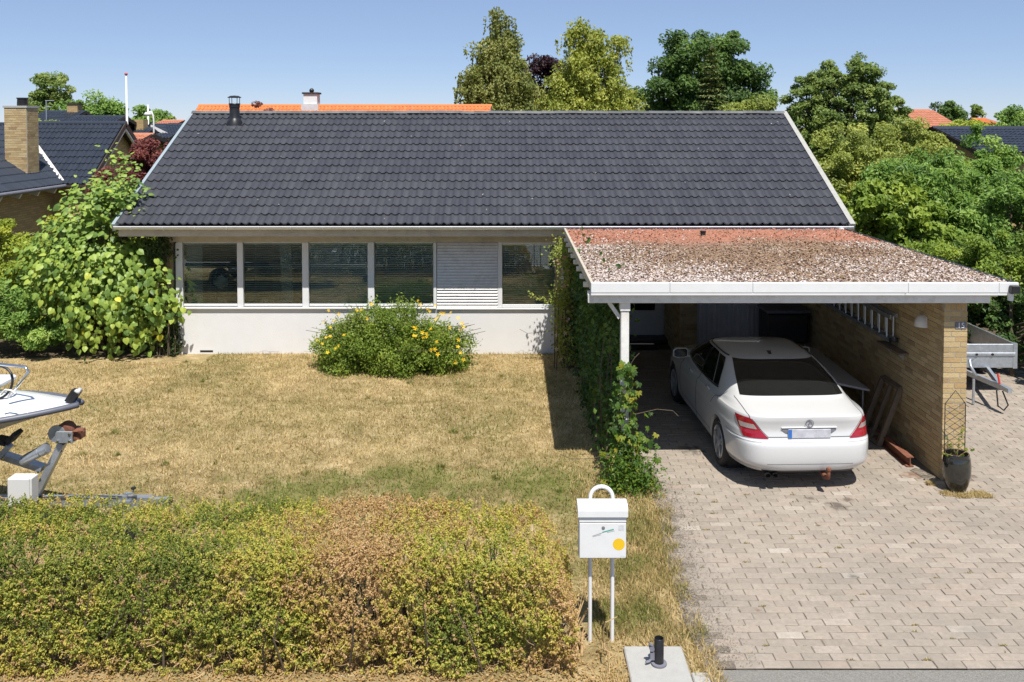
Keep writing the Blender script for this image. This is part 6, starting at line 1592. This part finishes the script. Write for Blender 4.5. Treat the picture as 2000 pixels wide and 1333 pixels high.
# ---- hedge in front: clipped, fine-leaved sprigs, partly browned
rg = np.random.default_rng(400)
hx0, hx1, hy0, hy1, hz = -8.2, .54, 7.30, 8.62, 1.00
ns = 23000
x = rg.uniform(hx0, hx1, ns); w = rg.random(ns)
def htop(x): return hz * (1 - .09 * np.clip((x + 1.0) / 1.5, 0, 1)) - .40 * np.clip((x - .22) / .30, 0, 1)**1.5 + .10 * (fbm(x, 0 * x, 1.6, 402) - .5)
lump = fbm(x * 1.0, w * 7, 1.8, 403)
fz = rg.random(ns)**.85
front = w < .50; topm = (w >= .50) & (w < .90)
zf = fz * htop(x)
yf = hy0 + .10 + .16 * (1 - fz)**3 * 0 + .24 * (fbm(x, zf, 2.6, 404) - .5) + .10 * (zf / hz)**4 + np.abs(rg.normal(0, .055, ns))
yt = rg.uniform(hy0 + .10, hy1, ns); zt = htop(x) + .14 * (fbm(x, yt, 2.8, 405) - .5) - np.abs(rg.normal(0, .05, ns)) - .10 * np.clip((hy0 + .30 - yt) / .2, 0, 1)**2
yb = rg.uniform(hy0 + .2, hy1, ns); zb_ = rg.random(ns) * htop(x) * .9
y = np.where(front, yf, np.where(topm, yt, yb)); z = np.where(front, zf, np.where(topm, zt, zb_))
gap = fbm(x, z * 1.1 + y, 6.0, 406) > .30
x, y, z, front, topm = x[gap], y[gap], z[gap], front[gap], topm[gap]; ns = len(x)
S0 = np.stack([x, y, np.maximum(z, .03)], 1)
d0 = rg.normal(0, .42, (ns, 3)) + np.where(front[:, None], np.array([0, -.75, .75]), np.array([0, -.1, 1.0])); d0 = unit(d0)
per = 16; k = np.repeat(np.arange(ns), per); n = len(k); u = np.tile(np.linspace(0, 1, per), ns); ang = rg.random(n) * 6.283
ln_ = (rg.uniform(.05, .105, ns))[k]
r3 = unit(rg.normal(0, 1, (n, 3))); side = unit(r3 - d0[k] * np.sum(r3 * d0[k], 1, keepdims=True))
P = S0[k] + d0[k] * (u * ln_)[:, None] + side * (.018 * (1.15 - u))[:, None]; P[:, 2] = np.maximum(P[:, 2], .012)
hedge = thing('hedge', 'low clipped hedge with yellow-green and browned patches along the road', 'hedge', (-3.5, 8.1, 0))
brown = .35 + .95 * (fbm(x, z + y * .5, .9, 408) - .5) + .26 * np.clip((x + 2.9) / 1.6, 0, 1) + .22 * np.clip((.40 - z) / .4, 0, 1) + .10 * np.exp(-((x + 1.55 + .3 * (z - .6)) / .35)**2) + .75 * (fbm(x, z + y, 3.5, 409) - .5)
tone = (brown + rg.normal(0, .13, ns))[k] + .10 * (u - .5) + rg.normal(0, .09, n)
tone = np.where((rg.random(ns) < .06)[k], rg.uniform(.75, 1, n), tone)
N = d0[k] * .35 + side * .5 + rg.normal(0, .45, (n, 3)) + np.array([0, 0, .35])
leaf_obj('foliage', leaf_quads(P, N, rg.uniform(.015, .032, n), rg.uniform(.009, .016, n), rg, along=(d0[k] + side) * 2), tone, ML_HEDGE, hedge)
tw = MB()
for k in range(520):
    bx, by = rg.uniform(hx0, hx1 - .1), rg.uniform(hy0 + .12, hy1 - .1); p = Vector((bx, by, 0)); d = Vector((rg.normal(0, .2), rg.normal(0, .25), 1)).normalized()
    L = rg.uniform(.6, .95) * (1 if bx < 0 else .6); q = p + d * L * .5; q2 = q + (d + Vector(rg.normal(0, .25, 3))).normalized() * L * .5
    tw.tube([p, q, q2], [.011, .008, .003], 4, cap=False)
tw.build('stems', M_BARK, hedge)
dead = MB()
for k in range(420):
    p = Vector((rg.uniform(hx0, hx1 + .15), rg.uniform(7.28, 7.6), rg.uniform(.02, .4))); d = Vector(rg.normal(0, 1, 3)).normalized(); d.z = abs(d.z) * .6
    dead.tube([p, p + d * .06, p + d * .10 + Vector((0, 0, .02))], [.003, .0025, .001], 3, cap=False)
tag(dead.build('dry_twigs', M_DRY, hedge), kind='stuff')
# leaf litter under the hedge
n = 9000; P = np.stack([rg.uniform(-8, 1.1, n), 7.1 + np.abs(rg.normal(0, .35, n)), rg.uniform(.012, .03, n)], 1)
o = link('leaf_litter', fmesh('leaf_litter', leaf_quads(P, rg.normal(0, .5, (n, 3)) + np.array([0, 0, 1.]), .03, .015, rg), np.arange(4*n).reshape(-1, 4), np.repeat(rg.uniform(.7, 1, n), 4)), None, ML_HEDGE)
tag(o, 'dry brown leaf litter lying at the foot of the hedge', 'litter', kind='stuff')

# ---- hypericum bush with yellow flowers
rg = np.random.default_rng(500)
hb = thing('flowering_bush', 'round green bush with yellow flowers in front of the white wall', 'bush', (-2.3, 16.75, 0))
lob = [(-2.3, 16.9, .45, 1.05, .75, .78), (-2.9, 16.85, .38, .75, .65, .56), (-1.6, 16.85, .38, .72, .65, .56), (-3.3, 16.85, .30, .45, .45, .38), (-1.15, 16.85, .32, .42, .45, .42), (-2.2, 16.7, .35, 1.1, .6, .55)]
LOBH = list(lob); C, D = clump_centres(lob, 520, rg, .4); C = C[(C[:, 2] > .03)]
k = np.repeat(np.arange(len(C)), 120); n = len(k); d = rg.normal(0, 1, (n, 3)) * .075; P = C[k] + d; P[:, 2] = np.maximum(P[:, 2], .02)
tone = .5 + rg.normal(0, .16, len(C))[k] + rg.normal(0, .12, n)
leaf_obj('foliage', leaf_quads(P, rg.normal(0, .7, (n, 3)) + np.array([0, -.2, .6]), rg.uniform(.04, .07, n), rg.uniform(.020, .032, n), rg), tone, ML_HYP, hb)
# loose shoots standing out
m = MB(); sp, stn = [], []
for i in range(46):
    a = rg.uniform(0, 2*np.pi); e = rg.uniform(.0, 1.2); c = Vector((-2.3 + 1.35 * math.cos(a) * math.cos(e), 16.85 + .7 * math.sin(a) * math.cos(e), .45 + .75 * math.sin(e)))
    dd = Vector((math.cos(a), math.sin(a) * .5, .7 + rg.random())).normalized(); L = rg.uniform(.1, .28); m.tube([c - dd * .3, c, c + dd * L], [.005, .004, .0015], 4, cap=False)
    for q in range(9): sp.append(c + dd * L * q / 9 + Vector(rg.normal(0, .018, 3)))
sp = np.array(sp); leaf_obj('shoots', leaf_quads(sp, rg.normal(0, .8, sp.shape) + np.array([0, 0, .5]), .045, .018, rg), rg.uniform(.4, .9, len(sp)), ML_HYP, hb)
for i in range(30):
    b_ = Vector((-2.3 + rg.normal(0, .25), 16.9 + rg.normal(0, .15), 0)); m.tube([b_, b_ + Vector((rg.normal(0, .4), rg.normal(0, .25), .4)), b_ + Vector((rg.normal(0, .8), rg.normal(0, .4), .75))], [.012, .008, .004], 5, cap=False)
m.build('stems', M_BARK, hb)
M_PETAL = leafmat('petal_yellow', [(0, (.72, .44, .006)), (1, (.85, .58, .02))], trans=.2)
fl_m = MB()
for k in range(5):
    a = 2 * math.pi * k / 5; b_ = a + .42; c_ = a - .42
    fl_m.add([(0, 0, 0), (.024 * math.cos(c_), .024 * math.sin(c_), .008), (.040 * math.cos(a), .040 * math.sin(a), .012), (.024 * math.cos(b_), .024 * math.sin(b_), .008)], [(0, 1, 2, 3)])
fl_me = bpy.data.meshes.new('flower'); fl_me.from_pydata(fl_m.v, [], fl_m.f); fl_me.materials.append(M_PETAL)
off = wloc(hb)
spots = [(620, 665), (633, 630), (641, 607), (640, 689), (656, 681), (662, 676), (637, 660), (662, 614), (672, 655), (697, 607), (706, 606), (718, 623), (645, 640), (652, 627), (808, 640), (812, 642), (808, 656), (812, 657), (825, 650), (833, 652), (834, 658), (826, 659), (853, 668), (851, 625), (855, 619), (842, 643), (817, 588), (850, 597), (820, 596), (836, 604), (840, 609), (877, 634), (878, 641), (881, 611), (895, 622), (902, 632), (905, 639), (899, 645), (896, 664), (894, 678), (889, 708), (842, 684), (850, 683), (905, 703), (867, 613), (861, 612), (725, 595), (645, 658), (855, 692), (876, 618), (629, 672), (900, 690)]
for px, py in spots:
    # stand the flower on the near side of the bush
    yb = 16.75
    for q in np.arange(15.7, 17.5, .02):
        t_ = at(px, py, q)
        if any(((t_.x - l[0]) / l[3])**2 + ((t_.y - l[1]) / l[4])**2 + ((t_.z - l[2]) / l[5])**2 < 1.15 for l in LOBH): yb = q - .06; break
    p = at(px, py, yb); o = bpy.data.objects.new('flower', fl_me); COL.objects.link(o); o.parent = hb
    o.location = p - off; o.rotation_euler = (R(55) + rg.normal(0, .3), rg.normal(0, .3), rg.normal(0, .4)); s = rg.uniform(.85, 1.25); o.scale = (s, s, s)

# ---- large-leaved shrub at the house corner: the nearest leaves are single pieces
rg = np.random.default_rng(600)
ll = thing('linden_shrub', 'tall shrub with big heart-shaped yellow-green leaves at the left house corner', 'shrub', (-8.3, 18.0, 0))
hv = [(0, -.02), (.22, -.10), (.42, .06), (.46, .32), (.30, .66), (0, 1.0), (-.30, .66), (-.46, .32), (-.42, .06), (-.22, -.10), (0, .42)]
HV = np.array([(x, y, -.10 * abs(x) * 1.2 - .10 * (y - .3)**2) for x, y in hv]); HV[10, 2] = .03; HV[0, 2] = .02
HF = [(i, (i + 1) % 10, 10) for i in range(10)]
HV[:, 2] += .05
leaf_me = fmesh('leaf', HV, np.array(HF), np.zeros(len(HV))); leaf_me.materials.append(ML_LIME)
lob = [(-8.15, 18.2, 2.55, .75, .7, .85), (-8.1, 18.1, 2.95, .62, .6, .6), (-8.6, 18.2, 2.7, .55, .6, .65), (-8.0, 18.1, 3.35, .48, .5, .62), (-8.6, 18.0, 1.7, 1.2, .9, .95), (-7.6, 18.0, 1.45, .75, .7, .8), (-7.9, 17.9, .75, 1.0, .8, .6), (-9.1, 18.0, 1.7, .75, .8, .9), (-8.0, 17.7, 1.3, 1.1, .7, .9)]
C, D = clump_centres(lob, 400, rg, .5); C = np.concatenate([C, [[-8.02, 18.1, 4.05], [-7.92, 18.1, 3.85], [-8.1, 18.1, 3.95], [-7.75, 18.1, 3.75], [-7.15, 17.55, 1.3], [-6.95, 17.5, 1.12], [-6.7, 17.45, 1.08], [-6.6, 17.6, 1.05], [-7.1, 17.6, .7], [-7.3, 17.5, .45], [-6.95, 17.6, 1.75]]])
k = np.repeat(np.arange(len(C)), 14); n = len(k)
P = C[k] + rg.normal(0, .13, (n, 3)); P[:, 2] = np.maximum(P[:, 2], .06)
cen = np.array([-8.3, 18.2, 1.6]); outw = unit(P - cen)
N = unit(outw * .7 + np.array([.1, -.55, .55]) + rg.normal(0, .38, (n, 3)))
T = rg.normal(0, .5, (n, 3)) + outw * .6 + np.array([0, 0, -.75]); T = unit(T - N * np.sum(T * N, 1, keepdims=True)); B = np.cross(T, N)
S = rg.uniform(.065, .15, n) * np.where(P[:, 2] > 3.4, .75, 1)
order = np.argsort(P[:, 1] - .25 * rg.random(n) - .5 * np.clip(P[:, 2] - 3.0, 0, 1) - .3 * (P[:, 0] > -7.35))
off = np.array(wloc(ll))
for i in order[:300]:
    o = bpy.data.objects.new('leaf', leaf_me); COL.objects.link(o); o.parent = ll
    Mx = Matrix(((B[i, 0], T[i, 0], N[i, 0], P[i, 0] - off[0]), (B[i, 1], T[i, 1], N[i, 1], P[i, 1] - off[1]), (B[i, 2], T[i, 2], N[i, 2], P[i, 2] - off[2]), (0, 0, 0, 1))) @ Matrix.Scale(float(S[i]), 4)
    o.matrix_local = Mx
r_ = order[300:]
V = (HV[None, :, 0:1] * B[r_][:, None] + HV[None, :, 1:2] * T[r_][:, None] + HV[None, :, 2:3] * N[r_][:, None]) * S[r_][:, None, None] + P[r_][:, None] - off
tone = np.clip(.42 + rg.normal(0, .12, len(C))[k][r_] + rg.normal(0, .16, len(r_)), .01, 1)
F = (np.array(HF)[None] + (np.arange(len(r_)) * len(HV))[:, None, None]).reshape(-1, 3)
tag(link('inner_leaves', fmesh('inner_leaves', V.reshape(-1, 3), F, np.repeat(tone, len(HV))), ll, ML_LIME), kind='stuff')
m = MB()
for i in range(0, len(C), 2):
    c = Vector(C[i]); b_ = Vector((-8.25 + rg.normal(0, .12), 18.25 + rg.normal(0, .1), 0)); mid = b_.lerp(c, .5) + Vector((0, 0, .25)); m.tube([b_, b_.lerp(mid, .6), mid, mid.lerp(c, .6), c], [.02, .014, .010, .007, .003], 5, cap=False)
m.build('stems', M_BARK, ll)
tree('hedge_shrub', 'yellow-green small-leaved hedge behind the big-leaved shrub at the left edge', (-10.3, 20.4, 0), [(0, 0, 1.6, 1.0, .8, 1.1), (1.2, 0, 1.55, 1.0, .8, 1.0), (-1.1, -.3, 1.5, .9, .8, 1.1), (.3, -.5, .8, 1.5, .8, .9), (1.9, .6, 1.6, .9, .7, .9), (-.4, -.9, 1.3, 1.0, .7, 1.0)], ML_YEL, 150, 26000, .26, .065, 611, r0=.05, cat='shrub')
tree('fern_shrub', 'leafy green undergrowth at the left edge below the big-leaved shrub', (-9.7, 17.9, 0), [(0, 0, .7, .7, .6, .65), (-.6, .2, 1.0, .6, .6, .7), (.5, -.1, .4, .6, .5, .4)], ML_MID, 60, 7000, .20, .075, 613, r0=.04, cat='shrub', aspect=.4)
# ivy on the corner of the base wall
def climber(name, label, pts, rad, n, size, mat, seed, cat='climber', stem=True, flowers=None, nrm=(0, -.7, .4), aspect=.85, tone_base=.45):
    rg = np.random.default_rng(seed); A = np.array(pts); t = thing(name, label, cat, (A[0, 0], A[0, 1], 0))
    k = rg.integers(0, len(A), n); d = rg.normal(0, 1, (n, 3)); P = A[k, :3] + d * np.array(rad) * (A[k, 3:4] if A.shape[1] > 3 else 1); P[:, 2] = np.maximum(P[:, 2], .02)
    tone = tone_base + rg.normal(0, .12, len(A))[k] + rg.normal(0, .14, n)
    leaf_obj('foliage', leaf_quads(P, rg.normal(0, .55, (n, 3)) + np.array(nrm), size * rg.uniform(.6, 1.25, n), size * aspect * rg.uniform(.6, 1.2, n), rg, hang=.7), tone, mat, t)
    if stem:
        m = MB()
        for i in range(max(6, len(A) // 2)):
            c = A[rg.integers(0, len(A)), :3]; b_ = np.array([c[0] + rg.normal(0, .05), c[1] + rg.normal(0, .05), 0]); md = (b_ + c) / 2 + rg.normal(0, .06, 3); m.tube([b_, md, c], [.012, .009, .005], 5, cap=False)
        m.build('stems', M_BARK, t)
    return t
climber('ivy', 'ivy climbing the left end of the white base wall', [(-6.85 + rg.normal(0, .08), 17.86, rg.uniform(.05, .95)) for _ in range(40)] + [(-7.0 + rg.normal(0, .15), 17.83, rg.uniform(.02, .35)) for _ in range(20)], (.07, .03, .06), 1700, .055, ML_IVY, 621)
climber('ivy', 'small ivy tuft hanging under the left eave', [(-7.1 + rg.normal(0, .18), 17.80, 2.35 - abs(rg.normal(0, .35))) for _ in range(30)], (.08, .05, .10), 900, .06, ML_IVY, 623)
# climbers on the carport
def run(n, f, rg): return [f(t, rg) for t in rg.random(n)]
rg = np.random.default_rng(630)
climber('creeper', 'dark mass of shaded creeper hanging along the left side of the carport', run(150, lambda t, r: (1.38 + r.normal(0, .06), 12.3 + 5.2 * t, float(r.uniform(.05, 2.35)), 1.0), rg), (.10, .18, .16), 15000, .085, ML_EVERGREEN_SHADE, 631, aspect=.7, tone_base=.45)  # leaf colour darkened to paint in the shade under the carport
climber('honeysuckle', 'honeysuckle with pale flowers beside the right-hand window', run(60, lambda t, r: (1.02 + r.normal(0, .07), 17.0 + r.normal(0, .18), float(.1 + 2.2 * t), 1.0), rg), (.09, .10, .12), 4200, .05, ML_OLIVE, 633, tone_base=.55)
hs = [o for o in scene.objects if o.name == 'honeysuckle'][0]
M_PINK = leafmat('petal_pink', [(0, (.62, .20, .22)), (.5, (.70, .48, .36)), (1, (.75, .62, .40))], trans=.2)
fpk = bpy.data.meshes.new('flower'); fpk.from_pydata(fl_m.v, [], fl_m.f); fpk.materials.append(M_PINK)
for i in range(34):
    p = Vector((1.0 + rg.normal(0, .12), 16.75 + rg.normal(0, .1), rg.uniform(.25, 2.25))); o = bpy.data.objects.new('flower', fpk); COL.objects.link(o); o.parent = hs; o.location = p - wloc(hs); o.rotation_euler = (R(60) + rg.normal(0, .4), rg.normal(0, .4), rg.normal(0, .5)); s = rg.uniform(.7, 1.3); o.scale = (s, s, s)
tv_ = MB()
tv_.tube([(.95, 16.9, 1.15), (.7, 16.95, 1.28), (.45, 16.9, 1.35), (.28, 16.9, 1.45)], .004, 4); tv_.tube([(.95, 16.9, .75), (.6, 17.2, .62), (.3, 17.4, .55), (.15, 17.45, .62)], .004, 4); tv_.build('tendril', M_BARK, hs)
sp = np.array([(.3 + .65 * t, 16.9 + rg.normal(0, .03), 1.44 - .28 * t + rg.normal(0, .035)) for t in rg.random(70)]); leaf_obj('tendril_leaves', leaf_quads(sp, rg.normal(0, .6, sp.shape) + np.array([0, -.5, .5]), .055, .035, rg), rg.uniform(.4, .9, 70), ML_OLIVE, hs)
# vine on the post: five-fingered leaves, each a piece
rg = np.random.default_rng(640)
vine = thing('post_vine', 'sunlit bright green vine climbing the white carport post', 'climber', (1.45, 11.3, 0))
fv, ff = [], []
for q, (a, L) in enumerate(((-1.25, .62), (-.62, .86), (0, 1.0), (.62, .86), (1.25, .62))):
    d = np.array([math.sin(a), math.cos(a)]); s_ = np.array([d[1], -d[0]]); b0 = len(fv)
    for u, w in ((.05, 0), (.55, .19), (1.0, 0), (.55, -.19)): fv.append((d[0]*u*L + s_[0]*w, d[1]*u*L + s_[1]*w, -.18 * (u*L)**2 + (.03 if w else 0)))
    ff.append((b0, b0 + 1, b0 + 2, b0 + 3))
vl = fmesh('leaf', np.array(fv), np.array(ff), np.zeros(len(fv))); vl.materials.append(ML_CREEP)
nv_ = 330
zz_ = np.concatenate([rg.uniform(.05, 1.62, 230), rg.uniform(.0, .75, 100)]); wid = np.interp(zz_, [0, .4, .8, 1.2, 1.65], [.26, .24, .19, .15, .08])
xx = 1.47 + rg.normal(0, 1, nv_) * wid * .62; yy = 11.30 + rg.normal(0, .09, nv_)
off = wloc(vine); rest = []
for i in range(nv_):
    N = Vector((rg.normal(0, .45), -.75 + rg.normal(0, .35), .55 + rg.normal(0, .3))).normalized(); T = Vector((rg.normal(0, .6), 0, -1)); T = (T - N * T.dot(N)).normalized(); B = T.cross(N)
    s = rg.uniform(.055, .105); Mx = Matrix(((B.x, T.x, N.x, xx[i] - off.x), (B.y, T.y, N.y, yy[i] - off.y), (B.z, T.z, N.z, zz_[i] - off.z), (0, 0, 0, 1))) @ Matrix.Scale(float(s), 4)
    if i < 290:
        o = bpy.data.objects.new('leaf', vl); COL.objects.link(o); o.parent = vine; o.matrix_local = Mx
m = MB()
for i in range(9):
    a = rg.uniform(0, 6.28); pts = [Vector((1.45 + .10 * math.cos(a + z * 3), 11.40 + .09 * math.sin(a + z * 3) - .05, z)) for z in np.linspace(0, rg.uniform(.8, 1.6), 8)]; m.tube(pts, [.008] * 7 + [.003], 5, cap=False)
m.tube([(1.55, 11.3, .95), (1.85, 11.3, 1.02), (2.05, 11.3, 1.0), (2.12, 11.3, .93)], .004, 4); m.tube([(1.3, 11.3, .45), (1.0, 11.3, .38), (.75, 11.35, .36), (.62, 11.35, .42)], .004, 4); m.tube([(1.48, 11.3, 1.55), (1.56, 11.3, 1.68), (1.62, 11.3, 1.74)], .004, 4)
m.build('stems', M_BARK, vine)
n = 2600; P = np.stack([1.50 + rg.normal(0, .17, n), 11.22 + rg.normal(0, .14, n), np.abs(rg.normal(0, .22, n)) + .02], 1)
leaf_obj('undergrowth', leaf_quads(P, rg.normal(0, .6, (n, 3)) + np.array([0, -.4, .7]), .05, .022, rg), .55 + rg.normal(0, .2, n), ML_CREEP, vine)
# small climber in the pot
rg = np.random.default_rng(650)
pl_ = thing('pot_plant', 'sparse pale green climber growing in the black pot', 'plant', (5.63, 11.2, .43))
m = MB(); pts = []
for e in ((-.16, -.02, .26), (.10, .03, .40), (.16, -.05, .14), (.0, -.05, .30), (-.22, -.1, .10)):
    q = [Vector((5.63, 11.2, .43)), Vector((5.63 + e[0] * .4, 11.2 + e[1], .43 + e[2] * .6)), Vector((5.63 + e[0], 11.2 + e[1], .43 + e[2]))]; m.tube(q, [.004, .003, .0015], 4)
    for t in np.linspace(.3, 1, 9): pts.append(q[0].lerp(q[2], t) + Vector(rg.normal(0, .018, 3)))
m.build('stems', M_DRY, pl_)
P = np.array(pts); leaf_obj('leaves', leaf_quads(P, rg.normal(0, .6, P.shape) + np.array([0, -.6, .5]), .045, .032, rg), rg.uniform(.6, 1, len(P)), ML_CREEP, pl_)
# low weeds by the trailer and pot
V, F, t = blades(14000, (5.2, 6.1), (10.95, 11.5), clumps_f([(5.45, 11.08, .07), (5.62, 11.0, .10), (5.85, 11.02, .12), (5.40, 11.4, .06)]), (.015, .05), .004, 655, lambda x, y, r: .25 + r.normal(0, .2, len(x)), zb=.02)
tag(link('pot_weeds', fmesh('pot_weeds', V, F, t), None, M_BLADE), 'dry weeds and moss growing around the foot of the black pot', 'weeds', kind='stuff')
